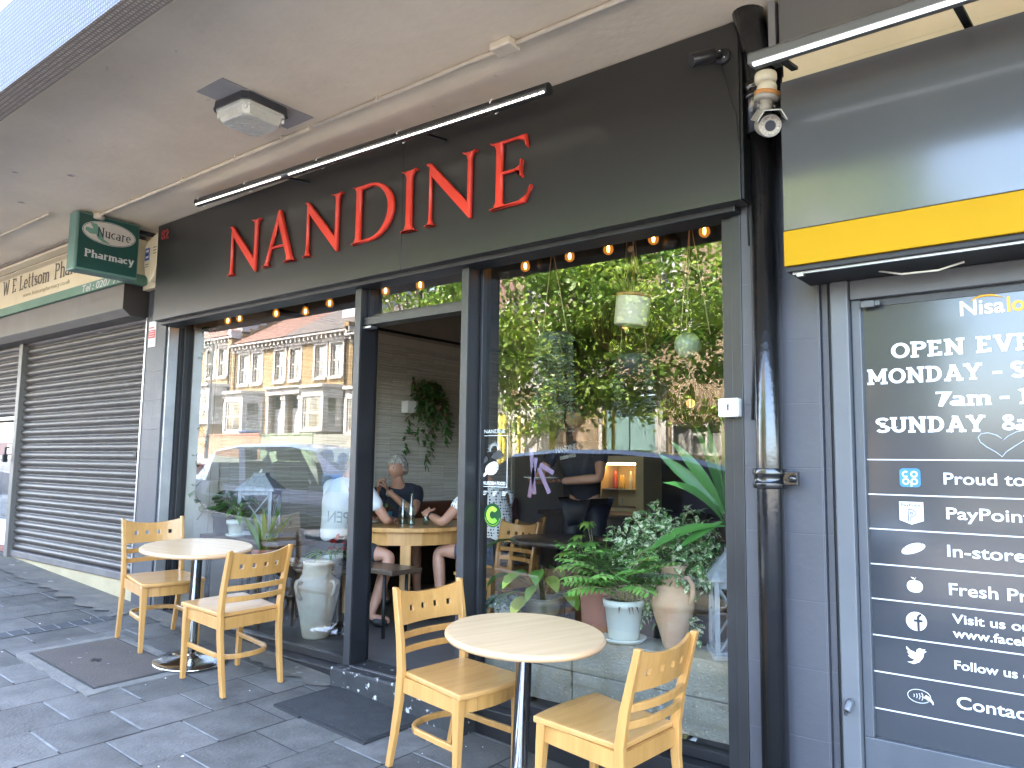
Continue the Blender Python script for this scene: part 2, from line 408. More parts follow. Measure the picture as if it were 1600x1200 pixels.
# ================================================================= ground
GA, GB, GK = -1.567, -0.058, 0.02                 # the street climbs to the left and falls to the kerb
def gz(x, y): return GA+GB*x+GK*y
GN = Vector((-GB, -GK, 1)).normalized()
GROT = Vector((0,0,1)).rotation_difference(GN)
GEUL = GROT.to_euler()
def on_ground(x, y, rz=0.0):
    """rotation of something standing square on the sloping pavement, turned by rz"""
    return (GROT.to_matrix() @ Matrix.Rotation(rz, 3, 'Z')).to_euler()
def sheet(mb, x0, x1, y0, y1, dz, m=0, base=None, nx=1):
    for i in range(nx):
        a = x0+(x1-x0)*i/nx; b = x0+(x1-x0)*(i+1)/nx
        f = base or gz
        mb.face([(a,y0,f(a,y0)+dz), (b,y0,f(b,y0)+dz), (b,y1,f(b,y1)+dz), (a,y1,f(a,y1)+dz)], m)
KERB = -4.0
def rz_(x, y): return gz(x, -4.1)-.12              # road level
MB_ = MB(); sheet(MB_, -140, 90, -110, 60, -.45); MB_.build('ground', mat('earth', (.12,.11,.08), .95), kind='structure')
g = MB(); g.face([(-120,-13.1,rz_(-120,0)), (90,-13.1,rz_(90,0)), (90,-4.13,rz_(90,0)), (-120,-4.13,rz_(-120,0))])
g.build('road', M['asphalt'], kind='structure')
ln = MB()
for i in range(20):
    x = -60+i*5.0
    ln.face([(x,-8.62,rz_(x,0)+.004),(x+2,-8.62,rz_(x+2,0)+.004),(x+2,-8.52,rz_(x+2,0)+.004),(x,-8.52,rz_(x,0)+.004)])
ln.build('road_marking', M['white_paint'], kind='structure')
k = MB()
for i in range(-60, 40):
    a, b = i*.92, i*.92+.912
    for y0, y1 in ((KERB-.13, KERB), (-13.23, -13.1)):
        zz = [gz(a, KERB), gz(b, KERB)]
        lo = [(a,y0,zz[0]-.3),(b,y0,zz[1]-.3),(b,y1,zz[1]-.3),(a,y1,zz[0]-.3)]
        hi = [(a,y0,zz[0]),(b,y0,zz[1]),(b,y1,zz[1]),(a,y1,zz[0])]
        k.add(lo+hi, [(4,5,6,7),(0,1,5,4),(2,3,7,6),(1,2,6,5),(3,0,4,7)])
k.build('kerb', mat('kerb_granite', (.30,.29,.28), .8, c2=(.22,.215,.21), scale=6, bump=.2), kind='structure')
g = MB(); sheet(g, -120, 90, -15.6, -13.23, .0, base=lambda x, y: gz(x, KERB)); g.build('far_pavement', mat('far_paving', (.20,.19,.18), .9, scale=3), kind='structure')

slab_m = island('paving_slab', (.070,.066,.0605), (.106,.099,.091), rough=.62, bump=.35, bscale=55, fine=.42, c3=(.074,.066,.058))
joint_pale = mat('joint_pale', (.215,.21,.197), .9, c2=(.12,.118,.112), scale=9)
bed_m = mat('joint_dark', (.03,.029,.028), .95, c2=(.05,.048,.046), scale=12)
g = MB(); sheet(g, -40, 14, KERB, 0.3, -.006, nx=1); g.build('pavement', bed_m, kind='structure')
sl_ = MB(); rnd = random.Random(3)
for i in range(-30, 26):
    x0 = -4.715+.3775*i
    off = -.96 if i % 2 == 0 else -1.155
    for j in range(-9, 5):
        y0 = off+.385*j; y1 = y0+.385
        if y1 < KERB+.05: continue
        y0c = max(y0+.004, KERB+.004); y1c = min(y1-.004, .05)
        if y1c-y0c < .04: continue
        xa, xb = x0+.003, x0+.3745
        def cuts(xa_, xb_, ya_, yb_):
            dz = rnd.uniform(-.0012, .0012)
            P = [(xa_,ya_,gz(xa_,ya_)+dz),(xb_,ya_,gz(xb_,ya_)+dz),(xb_,yb_,gz(xb_,yb_)+dz),(xa_,yb_,gz(xa_,yb_)+dz)]
            sl_.face(P)
        # the strip of small dark setts across the pavement takes the place of a slab edge
        if xa < -6.25 and xb > -6.10 and False: continue
        cuts(xa, xb, y0c, y1c)
        if rnd.random() < .86 and y0 > KERB+.1:
            a = xa+rnd.uniform(0, .03); b = xb-rnd.uniform(0, .05)
            h = rnd.uniform(.0045, .0075)
            ya = y0-h+rnd.uniform(-.002,.002); yb = ya+2*h
            sl_.face([(a,ya,gz(a,ya)+.0035),(b,ya,gz(b,ya)+.0035),(b,yb,gz(b,yb)+.0035),(a,yb,gz(a,yb)+.0035)], 1)
sl_.build('pavement_slabs', [slab_m, joint_pale], kind='structure')
st = MB(); sb_ = MB()
sb_.face([(x_,y_,gz(x_,y_)+.0045) for x_,y_ in ((-6.245,-2.55),(-6.105,-2.55),(-6.105,-.29),(-6.245,-.29))]); sb_.build('sett_bedding', joint_pale, kind='structure')
for i in range(22):
    y1 = -.30-.102*i; y0 = y1-.089
    st.box(-6.235, -6.115, y0, y1, 0, .004)
    for q in range(-8, 0):
        p = st.v[q]; st.v[q] = (p[0], p[1], gz(p[0], p[1])+p[2]+.004)
st.build('dark_setts', mat('sett', (.034,.035,.038), .7, c2=(.048,.049,.052), scale=5, bump=.2), kind='structure')
# bare cement fillet along the foot of the shop front and the cracked patch by the shutter
cem = MB()
def ragged(x0, x1, ya, amp, n, seed, dz):
    rr = random.Random(seed); pts = []
    for i in range(n+1):
        x = x0+(x1-x0)*i/n; y = ya+rr.uniform(-amp, amp)
        pts.append((x, y, gz(x, y)+dz))
    top = [(x1, .06, gz(x1, .06)+dz), (x0, .06, gz(x0, .06)+dz)]
    for i in range(n):
        a, b = pts[i], pts[i+1]
        cem.face([a, b, (b[0], .06, gz(b[0], .06)+dz), (a[0], .06, gz(a[0], .06)+dz)])
ragged(-6.2, -3.85, -.14, .035, 30, 5, .008)
ragged(-9.3, -6.2, -.30, .07, 34, 6, .0085)
cem.build('cement_patch', mat('cement', (.14,.12,.098), .95, c2=(.08,.075,.068), scale=5, bump=.6, bscale=30, c3=(.22,.2,.175), spot=.66, spotscale=10), kind='structure')

# inspection cover let into the slabs
e = thing('manhole_cover', 'rust-brown steel access cover set in the paving beside the left table', 'manhole cover', (-5.16,-.81,gz(-5.16,-.81)), rot=GEUL)
def flat(poly, dz0, dz1, mb, m=0):
    mb.add([(x,y,gz(x,y)+dz0) for x, y in poly]+[(x,y,gz(x,y)+dz1) for x, y in poly],
           [tuple(range(len(poly),2*len(poly)))]+[(i,(i+1)%len(poly),len(poly)+(i+1)%len(poly),len(poly)+i) for i in range(len(poly))], m)
b = MB(); rr = random.Random(2)
def rag_ring(x0,x1,y0,y1,gx):
    out = []
    for (xa,ya),(xb,yb) in (((x0,y0),(x1,y0)),((x1,y0),(x1,y1)),((x1,y1),(x0,y1)),((x0,y1),(x0,y0))):
        for t in range(8):
            out.append((xa+(xb-xa)*t/8+rr.uniform(-gx,gx), ya+(yb-ya)*t/8+rr.uniform(-gx,gx)))
    return out
flat(rag_ring(-5.70,-4.63,-1.15,-.47,.016), -.004, .007, b)
b.build('cement_surround', mat('cement2', (.15,.134,.115), .95, c2=(.10,.094,.085), scale=8, bump=.5, bscale=40), parent=e)
b = MB(); flat([(-5.62,-1.08),(-4.70,-1.08),(-4.71,-.54),(-5.61,-.54)], 0, .011, b)
b.build('frame', mat('cover_gap', (.03,.028,.026), .9), parent=e)
b = MB(); flat([(-5.605,-1.065),(-4.715,-1.065),(-4.725,-.555),(-5.595,-.555)], 0, .014, b)
b.build('plate', mat('rust_plate', (.085,.066,.055), .7, c2=(.062,.052,.046), scale=4, bump=.4, bscale=70, c3=(.25,.24,.23), spot=.68, spotscale=16, metal=.2), parent=e)
b = MB(); flat([(-5.235,-.865),(-5.15,-.865),(-5.15,-.84),(-5.235,-.84)], 0, .0155, b); flat([(-5.205,-.885),(-5.18,-.885),(-5.18,-.82),(-5.205,-.82)], 0, .0160, b)
b.build('key_slot', M['dark'], parent=e)

# door mat
e = thing('door_mat', 'worn dark grey ribbed mat lying in front of the doorstep', 'door mat', (-3.43,-.27,gz(-3.43,-.27)), rot=GEUL)
b = MB(); flat([(-3.80,-.505),(-3.56,-.515),(-3.56,-.50),(-3.055,-.495),(-3.05,-.02),(-3.805,-.035)], 0, .012, b)
b.build('rubber_edge', mat('rubber', (.016,.016,.017), .8), parent=e)
b = MB()
for i in range(60):
    x = -3.775+i*.0118
    b.box(x, x+.0075, -.47, -.055, 0, .006)
    for q in range(-8, 0):
        p = b.v[q]; b.v[q] = (p[0], p[1], gz(p[0], p[1])+p[2]+.0121)
b.build('pile', mat('mat_pile', (.026,.026,.027), .95, c2=(.038,.038,.039), scale=12, bump=.8, bscale=220), parent=e)
# scraps of litter
lt = MB(); rr = random.Random(11)
for i in range(24):
    x = rr.uniform(-6.6, -2.6); y = rr.uniform(-1.9, -.1); s = rr.uniform(.003, .009); a = rr.uniform(0, 3)
    c, d = math.cos(a)*s, math.sin(a)*s
    lt.face([(x-c,y-d,gz(x,y)+.009),(x+d*.5,y-c*.5,gz(x,y)+.010),(x+c,y+d,gz(x,y)+.009),(x-d*.4,y+c*.6,gz(x,y)+.012)])
lt.build('litter', M['white_paint'], label='scraps of pale paper litter scattered over the slabs', cat='litter', kind='stuff')

# ================================================================= canopy over the pavement
XL, XR = -42.0, 16.0
def tilemat(name, tile, grout, px, pz, msz, rough=.5, c2=None):
    m, t, p = new_mat(name); L = t.links.new
    tc = N(t, 'ShaderNodeTexCoord'); sp = N(t, 'ShaderNodeSeparateXYZ'); cb = N(t, 'ShaderNodeCombineXYZ'); ad = N(t, 'ShaderNodeMath')
    L(tc.outputs['Object'], sp.inputs[0]); L(sp.outputs[1], ad.inputs[0]); L(sp.outputs[2], ad.inputs[1])
    L(sp.outputs[0], cb.inputs[0]); L(ad.outputs[0], cb.inputs[1])
    b = N(t, 'ShaderNodeTexBrick'); b.offset = 0; b.inputs['Scale'].default_value = 1
    b.inputs['Brick Width'].default_value = px; b.inputs['Row Height'].default_value = pz; b.inputs['Mortar Size'].default_value = msz
    b.inputs['Color1'].default_value = (*tile, 1); b.inputs['Color2'].default_value = (*(c2 or tile), 1); b.inputs['Mortar'].default_value = (*grout, 1)
    b.inputs['Mortar Smooth'].default_value = .3
    L(cb.outputs[0], b.inputs[0]); L(b.outputs[0], p.inputs['Base Color']); p.inputs['Roughness'].default_value = rough
    bp = N(t, 'ShaderNodeBump'); bp.inputs['Strength'].default_value = .6; bp.inputs['Distance'].default_value = .004; bp.invert = True
    L(b.outputs['Fac'], bp.inputs['Height']); L(bp.outputs[0], p.inputs['Normal'])
    return m
can = thing('canopy', 'pale concrete canopy with a mosaic-tiled front edge over the pavement', 'canopy', (-4,-1,1.93))
b = MB(); b.box(XL, XR, -1.84, .35, 1.93, 2.14); b.build('soffit_slab', M['soffit'], parent=can)
b = MB(); b.box(XL, XR, -1.962, -1.84, 1.722, 2.16)
# underside tiles: soiled brown, with the beam's shade put into the colour
b.m = [1 if i == 0 else 0 for i in range(len(b.m))]
b.build('tiled_edge', [tilemat('mosaic', (.085,.094,.112), (.03,.033,.04), .021, .021, .004, .8, (.07,.078,.095)),
                       tilemat('mosaic_underside', (.40,.35,.30), (.17,.145,.125), .021, .0205, .0045, .7, (.28,.245,.21))], parent=can)
b = MB(); b.box(XL, XR, -1.90, -.2, 2.16, 2.22); b.build('roof_edge', mat('roof_felt', (.3,.2,.15), .9), parent=can)

WX = [-28.5+3*i for i in range(13)]
# unseen flats over the shops; height and length set to shade the street
bld = thing('shop_building', 'unseen brown brick flats above the shops, sized to shade the street', 'building', (-4,4,1.9))
b = MB(); b.wall(.35, XL, XR, 1.95, 11.0, [(x, x+1.3, z, z+1.3) for x in WX for z in (2.9, 5.6)], .15)
b.face([(XL,.35,1.95),(XL,9,1.95),(XL,9,11.0),(XL,.35,11.0)]); b.face([(XR,.35,1.95),(XR,.35,11.0),(XR,9,11.0),(XR,9,1.95)])
b.face([(XL,9,-3),(XR,9,-3),(XR,9,11.0),(XL,9,11.0)])
b.build('wall', M['brick_stock'], parent=bld)
b = MB(); b.box(XL-.1, XR+.1, .2, 9.1, 11.0, 11.2); b.build('roof', M['slate_roof'], parent=bld)
for x in WX:
    for z in (2.9, 5.6):
        b = MB(); b.box(x, x+1.3, .42, .46, z, z+.06); b.box(x, x+1.3, .42, .46, z+1.24, z+1.3); b.box(x, x+.06, .42, .46, z+.06, z+1.24); b.box(x+1.24, x+1.3, .42, .46, z+.06, z+1.24); b.box(x+.62, x+.68, .42, .46, z+.06, z+1.24)
        f = b.build('window', M['white_paint'], parent=bld)
        b = MB(); b.face([(x,.48,z),(x+1.3,.48,z),(x+1.3,.48,z+1.3),(x,.48,z+1.3)]); b.build('pane', M['dark'], parent=f)

nb_ = MB(); nb_.box(XL, -12.05, .12, .35, -1.5, 1.93); nb_.build('unseen_wall', M['brick_stock'], label='unseen plain brick wall beyond the pharmacy, added to block light', cat='wall')  # out of view, added to keep light from coming in under the canopy
nb_ = MB(); nb_.box(3.05, XR, .12, .35, -3.0, 1.93); nb_.build('unseen_wall', M['brick_stock'], label='plain brick shop wall downhill beyond the grey store', cat='wall')
# ================================================================= pilasters between the shops
def blockmat(name, c1, c2, joint, bw, rh, off=.5):
    m = mat(name, c1, .5, c2=c2, scale=2.2, bump=.12, bscale=30, rvar=.1)
    t = m.node_tree; L = t.links.new; p = t.nodes['Principled BSDF']
    src = p.inputs['Base Color'].links[0].from_socket
    tc = N(t, 'ShaderNodeTexCoord'); sp = N(t, 'ShaderNodeSeparateXYZ'); cb = N(t, 'ShaderNodeCombineXYZ')
    L(tc.outputs['Object'], sp.inputs[0]); L(sp.outputs[0], cb.inputs[0]); L(sp.outputs[2], cb.inputs[1])
    b = N(t, 'ShaderNodeTexBrick'); b.offset = off; b.inputs['Scale'].default_value = 1
    b.inputs['Brick Width'].default_value = bw; b.inputs['Row Height'].default_value = rh; b.inputs['Mortar Size'].default_value = .0022; b.inputs['Mortar Smooth'].default_value = .4
    L(cb.outputs[0], b.inputs[0])
    mx = N(t, 'ShaderNodeMix', data_type='RGBA'); L(b.outputs['Fac'], mx.inputs[0]); L(src, mx.inputs[6]); mx.inputs[7].default_value = (*joint, 1)
    L(mx.outputs[2], p.inputs['Base Color'])
    bp = N(t, 'ShaderNodeBump'); bp.inputs['Strength'].default_value = .5; bp.inputs['Distance'].default_value = .006; bp.invert = True
    old = p.inputs['Normal'].links[0].from_socket; L(old, bp.inputs['Normal'])
    L(b.outputs['Fac'], bp.inputs['Height']); L(bp.outputs[0], p.inputs['Normal'])
    return m
tile_l = blockmat('pilaster_tiles_left', (.040,.042,.050), (.048,.05,.058), (.028,.029,.035), .155, .245, 0)
tile_r = blockmat('pilaster_tiles', (.044,.044,.053), (.053,.053,.062), (.066,.066,.075), .16, .262, 0)
b = MB(); b.box(-6.535, -6.22, 0, .40, -1.4, 1.93); b.box(-6.22, -6.205, .028, .115, -1.3, 1.06)
b.build('pilaster', tile_l, label='narrow slate-grey tiled pilaster beside the roller shutter', cat='pilaster', bevel=.004)
b = MB(); b.box(-1.277, -.952, 0, .40, -1.7, 1.93); b.box(-.952, -.925, .02, .4, -1.7, 1.93)
b.build('pilaster', tile_r, label='slate-grey tiled pilaster behind the black drainpipe', cat='pilaster', bevel=.004)
b = MB(); b.box(-.925, -.906, .03, .3, -1.7, 1.0); b.build('frame_gap', M['dark'], kind='structure')
# ================================================================= restaurant front
XP = -6.22
HEAD, SILL = 1.100, -1.165
sf = thing('restaurant_shopfront', 'black-framed restaurant front with two big windows and an open door', 'shop front', (-3.8,.06,-1.35))
b = MB(); b.box(-6.20, -1.277, -.06, .09, HEAD, 1.135); b.build('head_casing', M['black_frame'], parent=sf, bevel=.006)
b = MB(); b.box(-6.22, -3.83, .03, .21, -1.42, -1.286); b.box(-2.86, -1.37, .03, .17, -1.6, -1.276); b.build('plinth', M['black_frame'], parent=sf, bevel=.004)
# posts
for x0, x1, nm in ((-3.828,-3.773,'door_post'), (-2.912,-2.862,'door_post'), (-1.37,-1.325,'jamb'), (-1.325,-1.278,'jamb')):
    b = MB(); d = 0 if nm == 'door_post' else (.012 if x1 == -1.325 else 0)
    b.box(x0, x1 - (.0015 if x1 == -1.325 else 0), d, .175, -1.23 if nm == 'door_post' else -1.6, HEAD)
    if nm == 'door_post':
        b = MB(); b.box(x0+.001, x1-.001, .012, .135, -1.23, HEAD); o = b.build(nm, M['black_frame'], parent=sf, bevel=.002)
        b = MB(); b.box(x0, x1, 0, .0115, -1.23, HEAD); b.build('front_strip', M['grey_frame'], parent=o, bevel=.002)  # grey strip on the post's front face, black body behind it
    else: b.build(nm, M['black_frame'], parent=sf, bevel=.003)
b = MB(); b.box(XP+.001, XP+.03, .015, .10, -1.3, HEAD-.002); b.build('shutter_guide', M['galv'], parent=sf, bevel=.002)
b = MB(); b.box(XP+.0305, XP+.045, .11, .24, -1.3, HEAD-.002); b.box(XP+.001, XP+.0300, .1005, .24, -1.3, HEAD-.002); b.build('reveal_panel', M['black_frame'], parent=sf)
def pane_window(x0, x1, z0, z1, yg, rail, botrail):
    b = MB()
    b.box(x0, x1, yg-.035, yg+.035, z0, z0+botrail); b.box(x0, x1, yg-.035, yg+.035, z1-rail, z1)
    b.box(x0, x0+rail, yg-.035, yg+.035, z0+botrail, z1-rail); b.box(x1-rail, x1, yg-.035, yg+.035, z0+botrail, z1-rail)
    f = b.build('window_frame', M['black_frame'], parent=sf, bevel=.003)
    g = MB(); a, c, d, e_ = x0+rail-.004, x1-rail+.004, z0+botrail-.004, z1-rail+.004
    g.face([(a,yg,d),(c,yg,d),(c,yg,e_),(a,yg,e_)]); g.build('pane', M['glass'], parent=f)
    return f
YG = .14
pane_window(XP+.0455, -3.829, -1.285, 1.215, YG+.03, .026, .05)
pane_window(-2.861, -1.371, -1.275, 1.205, YG, .020, .045)
# transom over the door
b = MB(); b.box(-3.772, -2.913, .03, .13, .865, .915); b.build('transom_bar', M['grey_frame'], parent=sf, bevel=.003)
b = MB(); b.box(-3.772, -3.752, .06, .12, .934, 1.16); b.box(-2.933, -2.913, .06, .12, .934, 1.16); b.box(-3.772, -2.913, .06, .12, .916, .9335); b.box(-3.772, -2.913, .06, .12, 1.1605, 1.18)
f = b.build('fanlight_frame', M['black_frame'], parent=sf)
b = MB(); b.face([(-3.752,YG-.05,.913),(-2.933,YG-.05,.913),(-2.933,YG-.05,1.17),(-3.752,YG-.05,1.17)]); b.build('pane', M['glass'], parent=f)
b = MB(); b.box(-3.772, -3.70, .022, .08, .842, .858); b.build('door_closer', M['galv'], parent=sf, bevel=.003)
# door leaf, swung half open into the room
H = Vector((-2.955, .10, 0)); dv = Vector((-.640, .768, 0)); nv = Vector((dv.y, -dv.x, 0)); Wd = .80
def dbox(mb, a0, a1, t0, t1, z0, z1):
    s = len(mb.v); mb.box(a0, a1, t0, t1, z0, z1)
    mb.v[s:] = [tuple(H+dv*p[0]+nv*p[1]+Vector((0,0,p[2]))) for p in mb.v[s:]]
b = MB()
dbox(b, 0, .07, -.02, .02, -1.215, .855); dbox(b, Wd-.07, Wd, -.02, .02, -1.215, .855)
dbox(b, .07, Wd-.07, -.02, .02, .785, .855); dbox(b, .07, Wd-.07, -.02, .02, -1.215, -1.07)
door = b.build('door', M['grey_frame'], parent=sf, bevel=.003)
b = MB(); q = [H+dv*.066, H+dv*(Wd-.066)]
b.face([(q[0].x,q[0].y,-1.075),(q[1].x,q[1].y,-1.075),(q[1].x,q[1].y,.79),(q[0].x,q[0].y,.79)]); b.build('pane', M['glass'], parent=door)
b = MB(); p0 = H+dv*(Wd-.035)+nv*.06
b.tube([p0+Vector((0,0,-.35)), p0+Vector((0,0,.15))], .011, 8); b.bar(p0+Vector((0,0,-.3)), p0-nv*.045+Vector((0,0,-.3)), .015, .015); b.bar(p0+Vector((0,0,.1)), p0-nv*.045+Vector((0,0,.1)), .015, .015)
b.build('handle', M['steel'], parent=door)
# doorstep: black paint worn to pale cement along its nosing
b = MB(); b.box(-3.86, -2.78, -.075, .20, -1.6, -1.232)
step = b.build('doorstep', mat('step_paint', (.018,.019,.021), .6, c2=(.03,.031,.033), scale=4, bump=.5, bscale=26, c3=(.42,.41,.39), spot=.62, spotscale=21), parent=sf, bevel=.014, seg=3)
b = MB(); b.box(-3.77, -2.92, .0, .02, -1.2315, -1.226); b.build('threshold_strip', M['galv'], parent=sf)

# ----------------------------------------------------------------- fascia sign
sg = thing('fascia_sign', 'long black restaurant fascia with big raised red capital letters', 'shop sign', (-3.7,-.1,1.5))
SY = -.12
b = MB(); b.box(-6.205, -3.2915, SY, -.02, 1.125, 1.922); b.box(-3.2895, -1.226, SY, -.02, 1.125, 1.922)
b.build('board', M['sign_black'], parent=sg, bevel=.002)
b = MB(); b.box(-6.2, -1.24, -.02, .0, 1.14, 1.915); b.box(-1.2255, -1.215, SY+.012, -.01, 1.13, 1.915); b.build('backing', M['sign_edge'], parent=sg)
def outline(name, polys, x0, w, z0, h, depth=.028, bev=.006, holes=()):
    cu = bpy.data.curves.new('g', 'CURVE'); cu.dimensions = '2D'; cu.fill_mode = 'BOTH'; cu.extrude = depth/2-bev; cu.bevel_depth = bev; cu.bevel_resolution = 0; cu.offset = -bev-.0042
    for poly in polys:
        s = cu.splines.new('POLY'); s.points.add(len(poly)-1); s.use_cyclic_u = True
        for i, p in enumerate(poly): s.points[i].co = (p[0]*w, p[1]*h, 0, 1)
    o = bpy.data.objects.new('g', cu); COL.objects.link(o); me = mesh_of(o); me.name = name
    T = Matrix.Translation((x0, SY-depth/2, z0)) @ FRONT
    me.transform(T); me.materials.clear(); me.materials.append(M['red_letter'])
    return link(name, me, parent=sg)
def arcp(cx, cy, rx, ry, a0, a1, n):
    return [(cx+rx*math.cos(R(a0+(a1-a0)*i/n)), cy+ry*math.sin(R(a0+(a1-a0)*i/n))) for i in range(n+1)]
def serif_foot(xl, xr, y, s, up_):            # bracketed serif under a stem between xl and xr
    return [(xl-s, y), (xr+s, y), (xr+s, y+.022*up_), (xr+.02, y+.075*up_), (xr, y+.14*up_)], [(xl, y+.14*up_), (xl-.02, y+.075*up_), (xl-s, y+.022*up_)]
def stem(x0, x1, s=.085, lo=True, hi=True, ylo=0.0, yhi=1.0):
    pts = []
    if lo: pts += [(x0-s,ylo),(x1+s,ylo),(x1+s,ylo+.02),(x1+.03,ylo+.05),(x1,ylo+.12)]
    else: pts += [(x0,ylo),(x1,ylo)]
    if hi: pts += [(x1,yhi-.12),(x1+.03,yhi-.05),(x1+s,yhi-.02),(x1+s,yhi),(x0-s,yhi),(x0-s,yhi-.02),(x0-.03,yhi-.05),(x0,yhi-.12)]
    else: pts += [(x1,yhi),(x0,yhi)]
    if lo: pts += [(x0,ylo+.12),(x0-.03,ylo+.05),(x0-s,ylo+.02)]
    return pts
# outlines in units of the cap height
gN = [[(.02,0),(.22,0),(.22,.02),(.165,.05),(.145,.13),(.145,.76),(.76,-.03),(.80,-.03),(.80,.87),(.82,.95),(.88,.98),(.88,1),(.64,1),(.64,.98),(.70,.95),(.725,.87),(.725,.27),(.14,1.0),(.02,1.02),(.055,.96),(.095,.93),(.095,.13),(.075,.05),(.02,.02)]]
gA = [[(-.02,0),(.20,0),(.20,.02),(.14,.045),(.135,.09),(.215,.31),(.53,.31),(.60,.10),(.595,.05),(.53,.02),(.53,0),(.84,0),(.84,.02),(.775,.05),(.735,.12),(.43,1.03),(.365,1.03),(.075,.12),(.04,.05),(-.02,.02)], [(.235,.37),(.37,.76),(.51,.37)]]
gD = [[(0,0)]+[(.36,0)]+arcp(.36,.5,.52,.5,-90,90,26)+[(0,1),(0,.98),(.06,.95),(.085,.88),(.085,.12),(.06,.05),(0,.02)],
      [(.20,.09),(.20,.91),(.34,.92)]+arcp(.34,.5,.405,.43,80,-80,22)+[(.33,.075),(.24,.07)]]
gI = [stem(.095, .215, .095)]
gE = [[(0,0),(.56,0),(.66,.25),(.635,.26),(.55,.12),(.46,.07),(.25,.06),(.215,.09),(.215,.485),(.40,.485),(.47,.45),(.485,.37),(.505,.37),(.505,.66),(.485,.66),(.47,.58),(.40,.545),(.215,.545),(.215,.94),(.43,.94),(.52,.90),(.57,.78),(.595,.79),(.575,1),(0,1),(0,.98),(.065,.95),(.095,.88),(.095,.12),(.065,.05),(0,.02)]]
Zb, Hh = 1.333, .374
for gl, x0 in ((gN,-5.112), (gA,-4.660), (gN,-4.222), (gD,-3.722), (gI,-3.283), (gN,-3.098), (gE,-2.602)):
    outline('letter', gl, x0, Hh*(1.24 if gl is gN else 1.20 if gl is gA else 1.17), Zb, Hh)
b = MB(); text(b, '82', .115, (-6.085, SY-.004, 1.792), width=.115, ext=.003)
b.build('house_number', mat('number_red', (.38,.05,.05), .5), parent=sg)

# ----------------------------------------------------------------- strip light on the fascia
e = thing('strip_light', 'long black tube light with a lit strip above the red letters', 'light', (-3.6,-.33,1.83))
LZ0, LZ1 = 1.852, 1.772
def lx(x): t = (x+5.19)/3.13; return LZ0+(LZ1-LZ0)*t
b = MB(); pts = [(x, -.35, lx(x)) for x in (-5.19, -4.1, -3.1, -2.06)]
b.tube(pts, .03, 14); b.build('tube', mat('tube_black', (.02,.02,.022), .3, c2=(.03,.03,.03)), parent=e)
for seg_ in (range(0,25), range(27,76)):
  b = MB()
  for i in seg_:
    x = -5.16+i*.0408
    b.box(x, x+.031, -.384, -.377, lx(x)-.030, lx(x)-.023)
  b.build('led_strip', M['led'], parent=e)
for x in (-5.13, -4.55, -3.78, -3.07, -2.4):
    b = MB(); b.tube([(x,-.35+.035*math.cos(a),lx(x)+.035*math.sin(a)) for a in [i*.42-1.2 for i in range(11)]], .0035, 6); b.build('clip', M['white_plastic'], parent=e)
for x in (-4.2, -2.95):
    b = MB(); b.bar((x,-.35,lx(x)), (x,-.11,lx(x)+.03), .025, .012); b.build('bracket', M['black_frame'], parent=e)
# ----------------------------------------------------------------- conduit, junction box, bulkhead lamp on the soffit
e = thing('conduit', 'thin cream conduit with a junction box running along the canopy ceiling', 'conduit', (-4,-.565,1.91))
b = MB(); b.tube([(-6.28,-.565,1.895),(-6.2,-.565,1.912),(-3.60,-.565,1.912)], .012, 8); b.tube([(-3.56,-.565,1.912),(6.5,-.575,1.912)], .012, 8); b.build('pipe', M['pvc_cream'], parent=e)
b = MB(); b.box(-2.21, -2.09, -.62, -.53, 1.89, 1.929); b.build('junction_box', M['pvc_cream'], parent=e, bevel=.008)
b = MB(); b.lathe([(0,1.875),(.03,1.876),(.042,1.885),(.042,1.93)], (-6.28,-.565,0), 16); b.build('end_box', M['pvc_cream'], parent=e)
for x in (-5.75, -5.0, -4.35, -3.86, -3.02, -1.5):
    b = MB(); b.box(x-.006, x+.006, -.583, -.547, 1.908, 1.93); b.lathe([(.004,1.893),(.006,1.9)], (x,-.583,0), 6); b.build('saddle', M['pvc_cream'], parent=e)
e = thing('conduit', 'short stretch of cream conduit above the pharmacy fascia', 'conduit', (-8,-.82,1.91))
b = MB(); b.tube([(-12,-.83,1.912),(-6.56,-.82,1.912)], .011, 8); b.build('pipe', M['pvc_cream'], parent=e)
e = thing('bulkhead_lamp', 'square bulkhead lamp with clear ribbed cover on the canopy ceiling', 'lamp', (-3.66,-.92,1.93))
b = MB(); b.box(-3.745, -3.50, -1.185, -.62, 1.925, 1.9285); b.build('patch', mat('old_paint', (.33,.31,.29), .85), parent=e)
RM = Matrix.Translation((-3.655,-.915,0)) @ Matrix.Rotation(R(3), 4, 'Z')
def octo(h, c): return [(-h+c,-h),(h-c,-h),(h,-h+c),(h,h-c),(h-c,h),(-h+c,h),(-h,h-c),(-h,-h+c)]
def ring(mb, specs, m=0):
    s = len(mb.v); vs_ = []
    for h, c, z in specs: vs_ += [RM @ Vector((x, y, z)) for x, y in octo(h, c)]
    fs = [(i*8+j, i*8+(j+1) % 8, (i+1)*8+(j+1) % 8, (i+1)*8+j) for i in range(len(specs)-1) for j in range(8)]
    fs.append(tuple((len(specs)-1)*8+j for j in range(8)))
    mb.add(vs_, fs, m)
b = MB(); ring(b, [(.145,.03,1.928),(.148,.03,1.895),(.152,.03,1.882)]); b.build('base', mat('lamp_base', (.05,.05,.055), .5), parent=e)
lens = mat('lamp_lens', (.62,.62,.55), .25, c2=(.5,.49,.42), scale=6, bump=.6, bscale=40, coat=.3)
b = MB(); ring(b, [(.140,.03,1.8815),(.140,.03,1.868),(.133,.028,1.862),(.120,.028,1.818),(.112,.03,1.812)]); b.build('cover', lens, parent=e)
